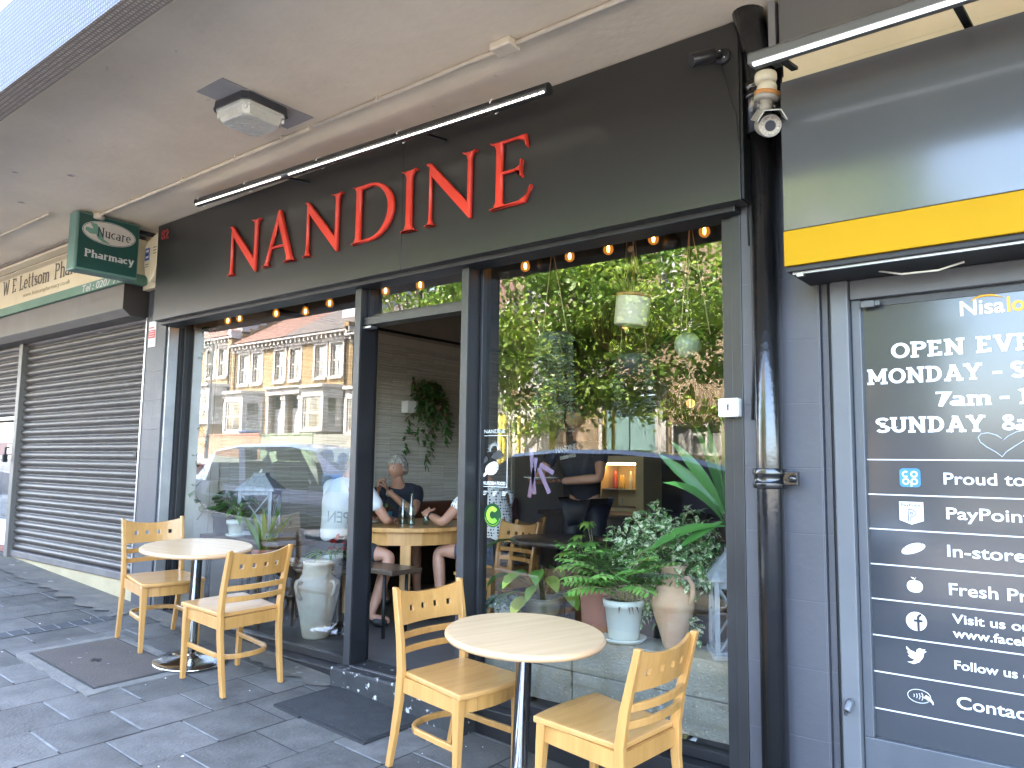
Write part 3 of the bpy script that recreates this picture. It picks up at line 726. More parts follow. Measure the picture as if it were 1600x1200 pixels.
for sx, sy in ((-1,-1),(1,1),(-1,1),(1,-1)):
    c = RM @ Vector((sx*.118, sy*.118, 0)); b = MB(); b.lathe([(.006,1.838),(.009,1.842),(.009,1.87)], (c.x,c.y,0), 8); b.build('screw_post', M['white_plastic'], parent=e)
# ================================================================= stroke lettering with slab serifs
def A_(cx, cy, rx, ry, a0, a1, n=14): return arcp(cx, cy, rx, ry, a0, a1, n)
# glyph: advance, thick strokes, thin strokes, serif bars (x0,x1,y)
def GL(t):
    X = .70
    return {
     'O': (.92, [A_(.46,.5,.40-t/2+.04,.5-t/2,0,360,36)], [], []),
     'P': (.78, [[(.2,0),(.2,1)], [(.2,1-t/2)]+A_(.42,.72,.24,.28-t/2,90,-90,12)+[(.2,.44+t/2)]], [], [(.02,.40,0),(.02,.25,1)]),
     'E': (.76, [[(.2,0),(.2,1)], [(.1,1-t/2),(.66,1-t/2)], [(.1,t/2),(.68,t/2)], [(.2,.5),(.5,.5)], [(.66-t/2,1-t/2),(.66-t/2,.76)], [(.68-t/2,t/2),(.68-t/2,.26)]], [], [(.02,.2,0),(.02,.2,1)]),
     'N': (.96, [[(.2,0),(.2,1)], [(.2,.95),(.74,.05)], [(.74,0),(.74,1)]], [], [(.02,.38,0),(.02,.22,1),(.56,.92,1)]),
     'V': (.88, [[(.14,1),(.44,.02)], [(.74,1),(.44,.02)]], [], [(0,.34,1),(.56,.88,1)]),
     'M': (1.12, [[(.2,0),(.2,1)], [(.2,.95),(.55,.22)], [(.90,.95),(.55,.22)], [(.90,0),(.90,1)]], [], [(.02,.38,0),(.02,.24,1),(.86,1.08,1),(.72,1.08,0)]),
     'D': (.90, [[(.2,0),(.2,1)], [(.08,1-t/2)]+A_(.40,.5,.40-t/2,.5-t/2,90,-90,16)+[(.08,t/2)]], [], [(.02,.22,0),(.02,.22,1)]),
     'A': (.92, [[(.15,0),(.44,.97)], [(.77,0),(.46,.97)], [(.26,.32),(.66,.32)]], [], [(0,.33,0),(.58,.92,0),(.28,.46,1)]),
     'Y': (.88, [[(.14,1),(.44,.45)], [(.74,1),(.44,.45)], [(.44,.5),(.44,0)]], [], [(0,.33,1),(.56,.88,1),(.26,.62,0)]),
     'S': (.72, [A_(.36,.73,.26,.27-t/2,20,270,14)+A_(.36,.255,.27,.255-t/2+.01,90,-160,14)], [], []),
     'U': (.90, [[(.2,1),(.2,.36)]+A_(.45,.36,.25,.36-t/2,180,360,12)+[(.70,1)]], [], [(.02,.38,1),(.54,.88,1)]),
     'T': (.86, [[(.43,0),(.43,1)], [(.06,1-t/2),(.80,1-t/2)]], [], [(.24,.62,0)]),
     '7': (.72, [[(.1,1-t/2),(.6,1-t/2),(.28,0)]], [], []),
     '8': (.74, [A_(.37,.76,.22,.24-t/2,0,360,22), A_(.37,.27,.27,.27-t/2,0,360,22)], [], []),
     '1': (.5, [[(.26,0),(.26,1),(.06,.84)]], [], [(.06,.46,0)]),
     '-': (.62, [[(.08,.42),(.46,.42)]], [], []),
     'a': (.66, [[(.12,X-.10)]+A_(.30,X-.22,.19,.22-t/2,120,0,8)+[(.49,0)], A_(.28,.2,.21,.2-t/2+.01,20,340,16)], [], [(.49,.62,0)]),
     'm': (1.10, [[(.18,0),(.18,X)], A_(.36,X-.22,.18,.22-t/2,180,0,10)+[(.54,0)], A_(.72,X-.22,.18,.22-t/2,180,0,10)+[(.90,0)]], [], [(.02,.34,0),(.42,.66,0),(.78,1.04,0),(.04,.18,X)]),
     'h': (.76, [[(.18,0),(.18,1)], A_(.38,X-.22,.2,.22-t/2,180,0,10)+[(.58,0)]], [], [(.02,.34,0),(.44,.72,0),(.04,.18,1)]),
     'r': (.56, [[(.18,0),(.18,X)], A_(.38,X-.20,.2,.2-t/2,180,50,8)], [], [(.02,.36,0),(.04,.18,X)]),
     'c': (.60, [A_(.32,X/2,.24,X/2-t/2,50,310,16)], [], []),
     'y': (.70, [[(.1,X),(.36,.04)], [(.60,X),(.30,-.22),(.12,-.25)]], [], [(0,.24,X),(.46,.70,X)]),
     'u': (.74, [[(.16,X),(.16,.22)]+A_(.34,.22,.18,.22-t/2,180,340,8)+[(.54,.3)], [(.54,X),(.54,0)]], [], [(.02,.16,X),(.40,.54,X),(.54,.68,0)]),
     'e': (.64, [[(.10,X/2),(.54,X/2)], A_(.32,X/2,.22,X/2-t/2,0,310,18)], [], []),
     'L': (.74, [[(.2,0),(.2,1)], [(.1,t/2),(.64,t/2),(.64,.28)]], [], [(.02,.2,0),(.02,.40,1)]),
     't': (.48, [[(.2,.95),(.2,.14),(.30,.05),(.42,.06)], [(.04,X-.03),(.40,X-.03)]], [], []),
     's': (.54, [A_(.27,X-.18,.18,.18-t/2,30,270,10)+A_(.27,.17,.19,.17-t/2,90,-150,10)], [], []),
     'o': (.68, [A_(.34,X/2,.27,X/2-t/2,0,360,22)], [], []),
     'W': (1.16, [[(.14,1),(.36,.02)], [(.58,.9),(.36,.02)], [(.58,.9),(.80,.02)], [(1.02,1),(.80,.02)]], [], [(0,.32,1),(.86,1.16,1)]),
     '.': (.3, [[(.1,.06),(.2,.06)]], [], []),
     ' ': (.42, [], [], []),
    }
def slab(mb, body, h, loc, t=.17, m=0, rot=FRONT, width=None, ser=.10, d0=0.0, thin=.6):
    """strokes of writing as flat ribbons; each stroke sits a hair higher than the last"""
    G = GL(t); x = 0; quads = []
    def ribbon(pts, w, dz):
        pts = [Vector((p[0], p[1], 0)) for p in pts]
        if len(pts) < 2: return
        cl = (pts[0]-pts[-1]).length < 1e-4
        for i in range(len(pts)):
            pass
        L_, R_ = [], []
        n = len(pts)
        for i in range(n):
            if cl: d = pts[(i+1) % (n-1)]-pts[(i-1) % (n-1)]
            else: d = pts[min(i+1,n-1)]-pts[max(i-1,0)]
            d.normalize(); nn = Vector((-d.y, d.x, 0))
            if not cl and 0 < i < n-1:
                d1 = (pts[i]-pts[i-1]).normalized(); c = max(.45, abs(d1.dot(d)))
            else: c = 1
            # verticals heavier than horizontals
            ww = w*(thin+(1-thin)*abs(nn.x)) if thin < 1 else w
            L_.append(pts[i]+nn*ww/2/c); R_.append(pts[i]-nn*ww/2/c)
        for i in range(n-1):
            quads.append(([R_[i], R_[i+1], L_[i+1], L_[i]], dz))
    kk = 0
    for ch in body:
        adv, th, _, se = G[ch]
        for s_ in th:
            kk += 1; ribbon([(p[0]+x, p[1]) for p in s_], t, kk)
        for a, b_, y in se:
            kk += 1; yy = y+ser/2 if y == 0 else y-ser/2
            quads.append(([Vector((a+x,yy-ser/2,0)),Vector((b_+x,yy-ser/2,0)),Vector((b_+x,yy+ser/2,0)),Vector((a+x,yy+ser/2,0))], kk))
        x += adv
    kx = (width/x) if width else h
    MM = Matrix.Translation(loc) @ rot
    for q, dz in quads:
        mb.face([MM @ Vector((p.x*kx, p.y*h, d0+dz*.00008)) for p in q], m)

# ================================================================= pharmacy next door
def shutter(name, x0, x1, z0, z1, y, mats, parent, pitch=.0785):
    n = int((z1-z0)/pitch); mb = MB(); prof = []
    for i in range(n+1):
        zb = z0+i*pitch
        for t, d in ((0,.012),(.10,.0),(.16,-.006),(.3,-.016),(.5,-.021),(.7,-.016),(.84,-.004),(.9,.010)):
            z = zb+t*pitch
            if z <= z1: prof.append((z, y+d))
    nx = 10; xs = [x0+(x1-x0)*i/nx for i in range(nx+1)]
    vs_ = [(x, p[1], p[0]) for p in prof for x in xs]; w_ = nx+1
    fs = [(i*w_+j, i*w_+j+1, (i+1)*w_+j+1, (i+1)*w_+j) for i in range(len(prof)-1) for j in range(nx)]
    mb.add(vs_, fs, 0, True)
    return mb.build(name, mats, parent)
sh_m = mat('shutter_steel', (.058,.049,.043), .5, c2=(.092,.08,.072), scale=1.6, stretch=(.35,1,7), metal=.35, bump=.12, bscale=22, c3=(.22,.21,.20), spot=.70, spotscale=6, rvar=.12)
ph = thing('roller_shutter', 'wide closed brown steel roller shutter of the pharmacy', 'shutter', (-7.9,0,-1.1))
shutter('curtain', -9.17, -6.56, -.955, 1.205, .035, sh_m, ph)
b = MB(); b.box(-9.17, -6.56, .0, .06, -1.02, -.955); b.build('bottom_rail', mat('rail_dirty', (.16,.145,.14), .6, c2=(.10,.09,.09), scale=3, metal=.3), parent=ph, bevel=.006)
b = MB(); b.box(-6.56, -6.537, -.005, .09, -1.02, 1.21); b.build('side_rail', M['galv'], parent=ph)
b = MB(); b.box(-9.26, -9.17, -.03, .08, -1.16, 1.21); b.build('centre_post', mat('post_taupe', (.12,.105,.092), .5, c2=(.09,.08,.07), scale=3), parent=ph, bevel=.004)
b = MB(); b.box(-6.62, -6.57, -.012, .01, .015, .06); b.build('lock', M['dark'], parent=ph, bevel=.006)
bx = M_box = mat('housing', (.15,.138,.128), .55, c2=(.11,.098,.09), scale=1.4, stretch=(1,1,.5), bump=.08, bscale=18, c3=(.12,.085,.065), spot=.70, spotscale=5)
bx_d = mat('housing_end', (.03,.022,.02), .6, c2=(.022,.017,.016), scale=3)
e = thing('shutter_housing', 'long weathered grey-brown shutter box under the cream pharmacy fascia', 'shutter box', (-8.2,-.1,1.2))
prof = [(-.20,1.475),(-.20,1.262),(-.135,1.208),(.03,1.205),(.03,1.475)]
b = MB(); s = [(-12, y, z) for y, z in prof]; t_ = [(-6.575, y, z) for y, z in prof]; k = len(prof)
b.add(s+t_, [(i, (i+1) % k, k+(i+1) % k, k+i) for i in range(k)]+[tuple(reversed(range(k)))], 0)
b.build('casing', bx, parent=e, bevel=.006)
b = MB(); b.face([(-6.5745, y, z) for y, z in prof]); b.build('end_plate', bx_d, parent=e)
b = MB(); b.box(-6.57, -6.21, .05, .3, 1.05, 1.93); b.build('side_filler', bx_d, parent=e)
# low cream plinth under the shutter, bottom following the rising pavement
b = MB(); n = 12
for i in range(n):
    a = -9.17+(2.635)*i/n; c = -9.17+(2.635)*(i+1)/n
    b.face([(a,.015,gz(a,0)-.05),(c,.015,gz(c,0)-.05),(c,.015,-1.02),(a,.015,-1.02)])
b.face([(-9.17,.015,-1.021),(-6.535,.015,-1.021),(-6.535,.3,-1.021),(-9.17,.3,-1.021)])
b.build('shop_plinth', mat('plinth_cream', (.38,.31,.19), .8, c2=(.30,.245,.15), scale=4, c3=(.12,.11,.10), spot=.73, spotscale=12, bump=.2), label='low cream painted plinth showing below the wide roller shutter', cat='plinth')
# second, half-open shutter with the pharmacy door behind it
e = thing('roller_shutter', 'narrow half-raised roller shutter at the far left over the pharmacy door', 'shutter', (-9.8,0,.3))
shutter('curtain', -12, -9.26, .44, 1.205, .03, sh_m, e)
b = MB(); b.box(-12, -9.265, .01, .05, .40, .44); b.build('bottom_rail', M['galv'], parent=e, bevel=.004)
e = thing('pharmacy_door', 'white and red pharmacy door glimpsed below the half-raised shutter', 'door', (-9.8,.08,-1.05))
b = MB(); b.box(-12, -9.26, .10, .14, -.95, -.68); b.box(-12, -9.26, .10, .14, -.02, .02); b.box(-12, -9.26, .10, .14, .16, .2); b.box(-9.33, -9.262, .10, .14, -.68, -.02); b.box(-9.33, -9.262, .10, .14, .2, 1.2)
b.build('frame', M['white_paint'], parent=e, bevel=.004)
b = MB(); b.box(-12, -9.26, .105, .135, .02, .16); b.build('rail', mat('maroon', (.16,.05,.055), .5), parent=e)
b = MB(); b.box(-9.75, -9.46, .095, .1045, .045, .145); b.build('letter_plate', M['white_plastic'], parent=e)
b = MB(); b.face([(-12,.12,-.68),(-9.33,.12,-.68),(-9.33,.12,-.02),(-12,.12,-.02)]); b.face([(-12,.12,.2),(-9.33,.12,.2),(-9.33,.12,1.2),(-12,.12,1.2)]); b.build('pane', M['glass_dark'], parent=e)
b = MB(); b.box(-9.42, -9.38, .085, .0945, .28, .42); b.build('notice', M['white_paint'], parent=e)
b = MB(); b.tube([(-9.285,-.04,.10),(-9.285,-.075,.10),(-9.285,-.075,.03)], .012, 6); b.box(-9.305,-9.265,-.1,-.055,-.05,.03); b.build('padlock', M['dark'], parent=e, bevel=.004)
b = MB(); b.box(-12, -9.262, .08, .3, -1.4, -.951); b.build('step', mat('step_red', (.25,.10,.08), .8), parent=e)
b = MB(); b.box(-12.2, -6.3, .9, .95, -1.4, 1.9); b.face([(-12,.15,-.95),(-12,.9,-.95),(-9.26,.9,-.95),(-9.26,.15,-.95)])
b.build('pharmacy_interior', mat('ph_int', (.12,.11,.08), .9), label='dim back wall inside the pharmacy behind its door', cat='wall')

e = thing('pharmacy_fascia', 'cream pharmacy fascia with brown lettering and a green strip along its foot', 'shop sign', (-8.2,-.2,1.5))
PY = -.225
b = MB(); b.box(-12, -6.50, PY, -.03, 1.56, 1.86); b.build('board', mat('fascia_cream', (.75,.66,.46), .5, c2=(.66,.57,.38), scale=2, c3=(.5,.43,.3), spot=.72, spotscale=8), parent=e)
b = MB(); b.box(-12, -6.50, PY-.003, -.03, 1.478, 1.5595); b.build('green_strip', mat('strip_green', (.10,.22,.16), .5, c2=(.14,.26,.2), scale=4), parent=e)
b = MB(); b.box(-12, -6.45, -.40, -.30, 1.872, 1.895); b.box(-12,-6.45,-.30,-.2,1.86,1.872); b.build('moulding', mat('mould_cream', (.66,.57,.40), .5, c2=(.6,.5,.35)), parent=e, bevel=.006)
b = MB()
for i in range(130):
    x = -12+i*.042
    b.box(x, x+.02, -.42, -.05, 1.902, 1.918)
b.build('ribbed_lining', mat('rib_lining', (.42,.36,.29), .8, c2=(.34,.29,.23)), parent=e)
b = MB()
slab(b, 'W E Lettsom', .155, (-9.27, PY-.002, 1.692), t=.15, width=1.21, ser=.05, thin=.45)
b.build('lettering', mat('letter_brown', (.09,.065,.05), .6), parent=e); b = MB()
slab(b, 'Pharmacy', .158, (-7.965, PY-.002, 1.692), t=.15, width=.94, ser=.05, thin=.45)
b.build('lettering', bpy.data.materials['letter_brown'], parent=e)
b = MB(); text(b, 'www.lettsompharmacy.co.uk', .06, (-8.15, PY-.0015, 1.612), width=1.1, ext=.001); b.build('web_address', mat('letter_faint', (.42,.36,.22), .6), parent=e)
b = MB(); text(b, 'Tel : 0207', .088, (-7.04, PY-.0045, 1.487), width=.56, ext=.001, bold=.001, shear=.15); text(b, '701', .088, (-6.62, PY-.0045, 1.487), width=.2, ext=.001, bold=.001, shear=.15)
b.build('phone_number', M['white_vinyl'], parent=e)

# projecting pharmacy sign, square to the shop front
e = thing('projecting_sign', 'dark green projecting pharmacy sign with a pale oval badge', 'shop sign', (-6.32,-.45,1.42))
SX = -6.285
green = mat('sign_green', (.014,.062,.052), .35, c2=(.018,.075,.062), scale=3)
b = MB(); b.box(SX-.14, SX, -.725, -.232, 1.45, 1.915); b.build('case', mat('sign_case', (.12,.22,.19), .4, c2=(.10,.19,.165)), parent=e, bevel=.012)
b = MB(); b.box(SX-.002, SX+.003, -.705, -.245, 1.472, 1.900); b.build('face', green, parent=e)
def ell(cy, cz, ry, rz, x, n=40): return [(x, cy+ry*math.cos(2*math.pi*i/n), cz+rz*math.sin(2*math.pi*i/n)) for i in range(n)]
b = MB(); b.face(ell(-.474,1.780,.200,.086,SX+.0045)); b.build('badge', mat('badge_cream', (.62,.58,.52), .45), parent=e)
b = MB(); b.tube(ell(-.474,1.780,.206,.092,SX+.004,48), .0022, 5, closed=True); b.build('badge_rim', M['white_vinyl'], parent=e)
b = MB(); X_ = SX+.0052
for poly in ([(-.625,1.84),(-.575,1.84),(-.515,1.735),(-.535,1.715),(-.56,1.725)], [(-.655,1.80),(-.60,1.795),(-.565,1.775),(-.585,1.755),(-.62,1.752),(-.66,1.775)], [(-.575,1.757),(-.50,1.72),(-.46,1.70),(-.52,1.703),(-.56,1.725)]):
    b.face([(X_, y, z) for y, z in poly]); X_ += .0002
b.build('cross_mark', mat('mark_green', (.16,.33,.25), .5), parent=e)
b = MB(); slab(b, 'Nucare.', .078, (SX+.0062, -.572, 1.742), t=.15, width=.285, ser=.045, rot=FACE_R, thin=.4); b.build('lettering', mat('mark_dark', (.02,.04,.05), .5), parent=e)
b = MB(); slab(b, 'Pharmacy', .062, (SX+.0042, -.655, 1.565), t=.22, width=.385, ser=.075, rot=FACE_R, thin=.6); b.build('lettering', M['white_vinyl'], parent=e)
b = MB(); b.box(SX-.12, SX-.09, -.24, -.05, 1.875, 1.905); b.build('bracket', M['dark'], parent=e)

# alarm box and the strip of wall behind it
b = MB(); b.box(-6.57, -6.208, -.045, .049, 1.44, 1.9285); b.build('sign_end_board', mat('end_cream', (.66,.58,.43), .6, c2=(.56,.48,.36), scale=4, c3=(.25,.16,.12), spot=.72, spotscale=9), label='cream end board between the green sign and the black fascia', cat='panel', bevel=.003)
e = thing('alarm_box', 'cream burglar alarm box with blue square on its front', 'alarm box', (-6.33,-.09,1.47))
poly = [(-.052,.37),(.075,.41),(.095,.40),(.095,.13),(.06,.03),(.0,-.01),(-.075,.06),(-.10,.16),(-.10,.33)]
b = MB(); b.prism([(p[0]*1.05, p[1]*.96) for p in poly], (-6.315,-.0455,1.475), (1,0,0), (0,0,1), .075); b.build('cover', mat('alarm_cream', (.72,.64,.46), .45, c2=(.66,.58,.40), scale=5), parent=e, bevel=.010, seg=3)
b = MB(); b.box(-6.40, -6.325, -.1235, -.121, 1.655, 1.76); b.build('label_plate', M['white_vinyl'], parent=e)
b = MB()
for a, c, d, e2 in ((-6.40,-6.325,1.745,1.76),(-6.40,-6.325,1.655,1.675),(-6.40,-6.388,1.675,1.745),(-6.337,-6.325,1.675,1.745)): b.box(a, c, -.1252, -.1236, d, e2)
text(b, 'ADT', .045, (-6.3625,-.1245,1.692), width=.046, bold=.001)
b.build('logo', mat('alarm_blue', (.02,.07,.33), .5), parent=e)
b = MB()
for z in (1.60, 1.62): b.box(-6.395, -6.34, -.1225, -.121, z, z+.004)
for z in (1.70, 1.725, 1.75): b.box(-6.27, -6.22, -.1225, -.121, z, z+.005)
b.build('vents', M['dark'], parent=e)
# warning sticker
e = thing('warning_sticker', 'small peeling white and red warning sticker at the top of the left pilaster', 'sticker', (-6.43,-.003,.95))
b = MB(); b.box(-6.50, -6.378, -.004, -.0005, .945, 1.165); b.build('sheet', M['white_vinyl'], parent=e)
b = MB(); b.box(-6.495, -6.385, -.0052, -.0041, 1.02, 1.09); b.box(-6.495, -6.41, -.0052, -.0041, 1.105, 1.115); b.build('red_block', mat('sticker_red', (.5,.06,.07), .5), parent=e)
b = MB()
for z in (1.035, 1.055, 1.075): b.box(-6.488, -6.40, -.006, -.0053, z, z+.004)
b.build('print', M['white_vinyl'], parent=e)

# ================================================================= convenience store on the right
e = thing('store_fascia', 'smooth grey store fascia with a broad yellow band along its foot', 'shop sign', (0,-.2,.75))
gl_grey = mat('fascia_grey', (.062,.063,.064), .13, c2=(.07,.071,.072), scale=1.5, coat=.15, rvar=.02)
b = MB(); b.box(-.988, 5.0, -.30, -.285, .8975, 1.492); b.build('grey_panel', gl_grey, parent=e, bevel=.003)
b = MB(); b.box(-.988, 5.0, -.302, -.285, .76, .896); b.build('yellow_band', mat('fascia_yellow', (.37,.205,.004), .6, c2=(.345,.19,.004), scale=2, spec=.12), parent=e, bevel=.003)
b = MB(); b.box(-.984, 5.0, -.285, .0, .742, .80); b.box(-.984, -.955, -.285, -.02, .80, 1.48); b.build('carcass', M['dark'], parent=e)
b = MB(); b.box(-.97, 5, -.262, -.25, .733, .7415); b.box(-.955, -.93, -.262, -.245, .725, .733); b.build('edge_trim', M['galv'], parent=e)
b = MB(); b.tube([(-.70,-.1,.742),(-.62,-.12,.715),(-.5,-.12,.712),(-.42,-.1,.735)], .004, 6); b.build('cable', M['white_plastic'], parent=e)
b = MB(); b.box(-1.035, 5, -.12, -.09, 1.595, 1.70); b.box(-1.035, 5, -.14, -.12, 1.545, 1.595); b.build('cream_board', mat('board_cream', (.68,.60,.43), .6, c2=(.6,.52,.36), scale=3, bump=.2, bscale=8), parent=e, bevel=.003)
b = MB(); b.box(-1.035, 5, -.16, -.11, 1.70, 1.925); b.build('upper_panel', mat('upper_grey', (.10,.10,.098), .5, c2=(.12,.12,.115), scale=2), parent=e)
b = MB(); b.box(-1.075, -1.045, -.175, -.10, 1.66, 1.925); b.build('trim_strip', M['galv'], parent=e, bevel=.002)
e = thing('trough_light', 'silver trough light with a lit tube over the grey store fascia', 'light', (0,-.55,1.5))
b = MB(); prof = [(-.60,1.445),(-.60,1.478),(-.575,1.497),(-.52,1.500),(-.52,1.455)]
s = [(-1.0, y, z) for y, z in prof]; t_ = [(5, y, z) for y, z in prof]; k = 5
b.add(s+t_, [(i, (i+1) % k, k+(i+1) % k, k+i) for i in range(k)]+[(0,1,2,3,4), (9,8,7,6,5)], 0); b.build('trough', mat('trough_alu', (.22,.215,.21), .38, c2=(.17,.165,.16), metal=.8, scale=2, stretch=(.2,8,8)), parent=e, bevel=.003)
b = MB(); b.box(-.985, 5, -.597, -.580, 1.437, 1.446); b.build('tube', M['led_cool'], parent=e)
for x in (-.93, -.36, .6):
    b = MB(); b.bar((x,-.53,1.49), (x,-.30,1.53) if x < -.8 else (x,-.13,1.56), .025, .012); b.build('arm', M['dark'], parent=e)

st_ = thing('store_front', 'slate-grey store front with a dark window of white vinyl lettering', 'shop front', (-.5,.05,-1.5))
b = MB(); b.box(-.905, -.838, -.02, .10, -1.7, .742); b.build('frame_post', M['slate_frame'], parent=st_, bevel=.005)
b = MB(); b.box(-.836, 3, .0, .10, .665, .742); b.build('frame_head', M['slate_frame'], parent=st_, bevel=.004)
b = MB(); b.box(-.836, -.80, .015, .08, -1.0, .664); b.box(-.836, 3, .015, .08, -1.13, -1.0); b.build('sash', mat('sash_dark', (.05,.055,.066), .4, c2=(.065,.07,.08)), parent=st_, bevel=.004)
b = MB(); b.box(-.836, 3, .02, .09, -1.7, -1.131); b.build('stall_riser', M['slate_frame'], parent=st_, bevel=.004)
b = MB(); b.box(-.8, 3, .035, .06, .636, .664); b.build('dark_head', mat('navy_band', (.022,.024,.03), .4), parent=st_)
navy = mat('navy_vinyl', (.031,.034,.040), .12, c2=(.035,.038,.044), scale=2, spec=.5, coat=.15)
b = MB(); b.box(-.7999, 3, .04, .055, -.9995, .6355); pn = b.build('window', navy, parent=st_)
b = MB(); b.box(-.795, -.745, -.005, .014, .628, .655); b.box(-.745,-.725,-.002,.014,.632,.652); b.build('door_closer', M['slate_frame'], parent=st_, bevel=.003)
b = MB(); b.tube([(-.87,-.02,-.875),(-.87,-.045,-.875),(-.876,-.062,-.90)], .015, 10); b.build('lock', M['slate_frame'], parent=st_, bevel=.002)
b = MB(); b.lathe([(0,0),(.008,.0),(.009,-.001)], (0,0,0), 10); b.xform(Matrix.Translation((-.8775,-.0665,-.907)) @ Matrix.Rotation(R(60), 4, 'X')); b.build('keyhole', M['dark'], parent=st_)
VY = .0385
b = MB()
for z in (.036,-.097,-.228,-.361,-.491,-.626,-.76,-.895): b.box(-.7995, 2, VY-.0005, VY, z-.0022, z+.0022)
b.build('ruled_lines', M['white_vinyl'], parent=st_)
b = MB()
slab(b, 'OPEN EVE', .0615, (-.701, VY, .4235), t=.20, width=.462, ser=.15, thin=.8)
b.build('text_line', M['white_vinyl'], parent=st_); b = MB()
slab(b, 'MONDAY', .0605, (-.79, VY, .327), t=.20, width=.392, ser=.15, thin=.8)
b.box(-.367, -.338, VY-.0006, VY, .345, .355)
slab(b, 'S', .0605, (-.312, VY, .327), t=.21, ser=.15, thin=.85)
b.build('text_line', M['white_vinyl'], parent=st_); b = MB()
slab(b, '7am', .0565, (-.560, VY, .234), t=.20, width=.190, ser=.14, thin=.8)
b.box(-.349, -.320, VY-.0006, VY, .254, .264)
slab(b, '1', .0565, (-.295, VY, .234), t=.2, width=.04, ser=.14, thin=.8)
b.build('text_line', M['white_vinyl'], parent=st_); b = MB()
slab(b, 'SUNDAY', .0600, (-.764, VY, .1385), t=.20, width=.368, ser=.15, thin=.8)
slab(b, '8a', .0585, (-.347, VY, .141), t=.2, width=.076, ser=.14, thin=.8)
b.build('text_line', M['white_vinyl'], parent=st_)
b = MB(); text(b, 'Nisa', .077, (-.460, VY, .567), align='LEFT', width=.140, bold=.0012); b.build('lettering', mat('nisa_cream', (.82,.76,.62), .5), parent=st_)
org = mat('nisa_orange', (.86,.40,.03), .5)
b = MB(); text(b, 'lo', .077, (-.312, VY, .567), align='LEFT', width=.052, bold=.0012)
p_ = [(-.425,VY,.617),(-.41,VY,.628),(-.385,VY,.634),(-.355,VY,.632),(-.325,VY,.620)]
b.tube(p_, [.001,.003,.005,.004,.001], 6); b.build('lettering', org, parent=st_)
b = MB(); z_ = -.0006
for body, x, z, h, w_ in (('Proud to', -.538,-.052,.060,.252), ('PayPoint', -.534,-.178,.060,.262), ('In-store', -.536,-.313,.060,.238), ('Fresh Pro', -.536,-.449,.060,.278), ('Visit us on', -.530,-.547,.045,.236), ('www.facebo', -.530,-.597,.043,.262), ('Follow us on', -.529,-.708,.043,.256), ('Contact', -.527,-.842,.058,.232)):
    b = MB(); text(b, body, h, (x, VY, z), align='LEFT', width=w_, ext=.0006, bold=.0007); b.build('text_line', M['white_vinyl'], parent=st_)
wht = M['white_vinyl']; blue = mat('coop_blue', (.025,.17,.33), .5); nv_ = mat('icon_navy', (.006,.008,.014), .5)
def disc(mb, cx, cz, rx, rz_, y, n=28, m=0): mb.face([(cx+rx*math.cos(2*math.pi*i/n), y, cz+rz_*math.sin(2*math.pi*i/n)) for i in range(n)], m)
def ringf(mb, cx, cz, r, w_, y, m=0, a0=0, a1=360, n=22, sz=1.0):
    for i in range(n):
        a, c = R(a0+(a1-a0)*i/n), R(a0+(a1-a0)*(i+1)/n)
        mb.face([(cx+(r-w_)*math.cos(a),y,cz+(r-w_)*math.sin(a)*sz),(cx+r*math.cos(a),y,cz+r*math.sin(a)*sz),(cx+r*math.cos(c),y,cz+r*math.sin(c)*sz),(cx+(r-w_)*math.cos(c),y,cz+(r-w_)*math.sin(c)*sz)], m)
# rounded blue badge: co op in two rows
b = MB(); sq = []
for cx, cz, a0 in ((.022,.022,0),(-.022,.022,90),(-.022,-.022,180),(.022,-.022,270)): sq += [(cx+.014*math.cos(R(a0+i*15)), cz+.013*math.sin(R(a0+i*15))) for i in range(7)]
b.face([(-.650+p[0], VY-.0004, -.031+p[1]) for p in sq], 0)
y = VY-.0008
ringf(b, -.665,-.018,.0125,.0055,y,1,50,310); ringf(b,-.636,-.018,.0125,.0055,y,1); ringf(b,-.665,-.045,.0125,.0055,y,1); ringf(b,-.636,-.045,.0125,.0055,y,1); b.box(-.6485,-.643,y-.0002,y-.0001,-.064,-.045,1)
b.build('badge', [blue, wht], parent=st_)
b = MB(); b.face([(-.691,VY-.0004,-.121),(-.691,VY-.0004,-.190),(-.650,VY-.0004,-.205),(-.609,VY-.0004,-.190),(-.609,VY-.0004,-.121)], 0)
text(b, 'PayPoint', .018, (-.650,VY-.0008,-.139), m=1, width=.068, ext=.0002, bold=.0003)
for q in ([(-.661,-.192),(-.661,-.150)], [(-.661,-.150),(-.645,-.150)], [(-.645,-.150),(-.637,-.158),(-.637,-.168),(-.645,-.176),(-.653,-.176)], [(-.653,-.176),(-.653,-.192),(-.661,-.192)], [(-.653,-.160),(-.647,-.160),(-.645,-.164),(-.647,-.168),(-.653,-.168),(-.653,-.160)]):
    b.tube([(p[0],VY-.0008,p[1]) for p in q], .0016, 4, m=1)
b.build('badge', [wht, nv_], parent=st_)
b = MB(); vv = []
for i in range(28):
    a = 2*math.pi*i/28; px, pz = .044*math.cos(a)*(1-.12*math.sin(a)), .016*math.sin(a)
    vv.append((-.649+px*.9-pz*.45, VY-.0004, -.293+pz+px*.36))
b.face(vv, 0)
for i in range(5):
    cx = -.676+i*.0135; cz = -.300+i*.0052
    b.tube([(cx-.004,VY-.0006,cz+.010),(cx+.003,VY-.0006,cz+.004),(cx+.006,VY-.0006,cz-.002)], .0012, 4, m=1)
b.build('bread_symbol', [wht, nv_], parent=st_)
b = MB(); vv = []
for i in range(36):
    a = 2*math.pi*i/36; r_ = .025*(1-.16*max(0,math.sin(a))**6-.10*max(0,-math.sin(a))**8)
    vv.append((-.648+1.08*r_*math.cos(a), VY-.0004, -.431+r_*math.sin(a)))
b.face(vv); b.bar((-.647,VY-.0004,-.405),(-.643,VY-.0004,-.397),.003,.0006)
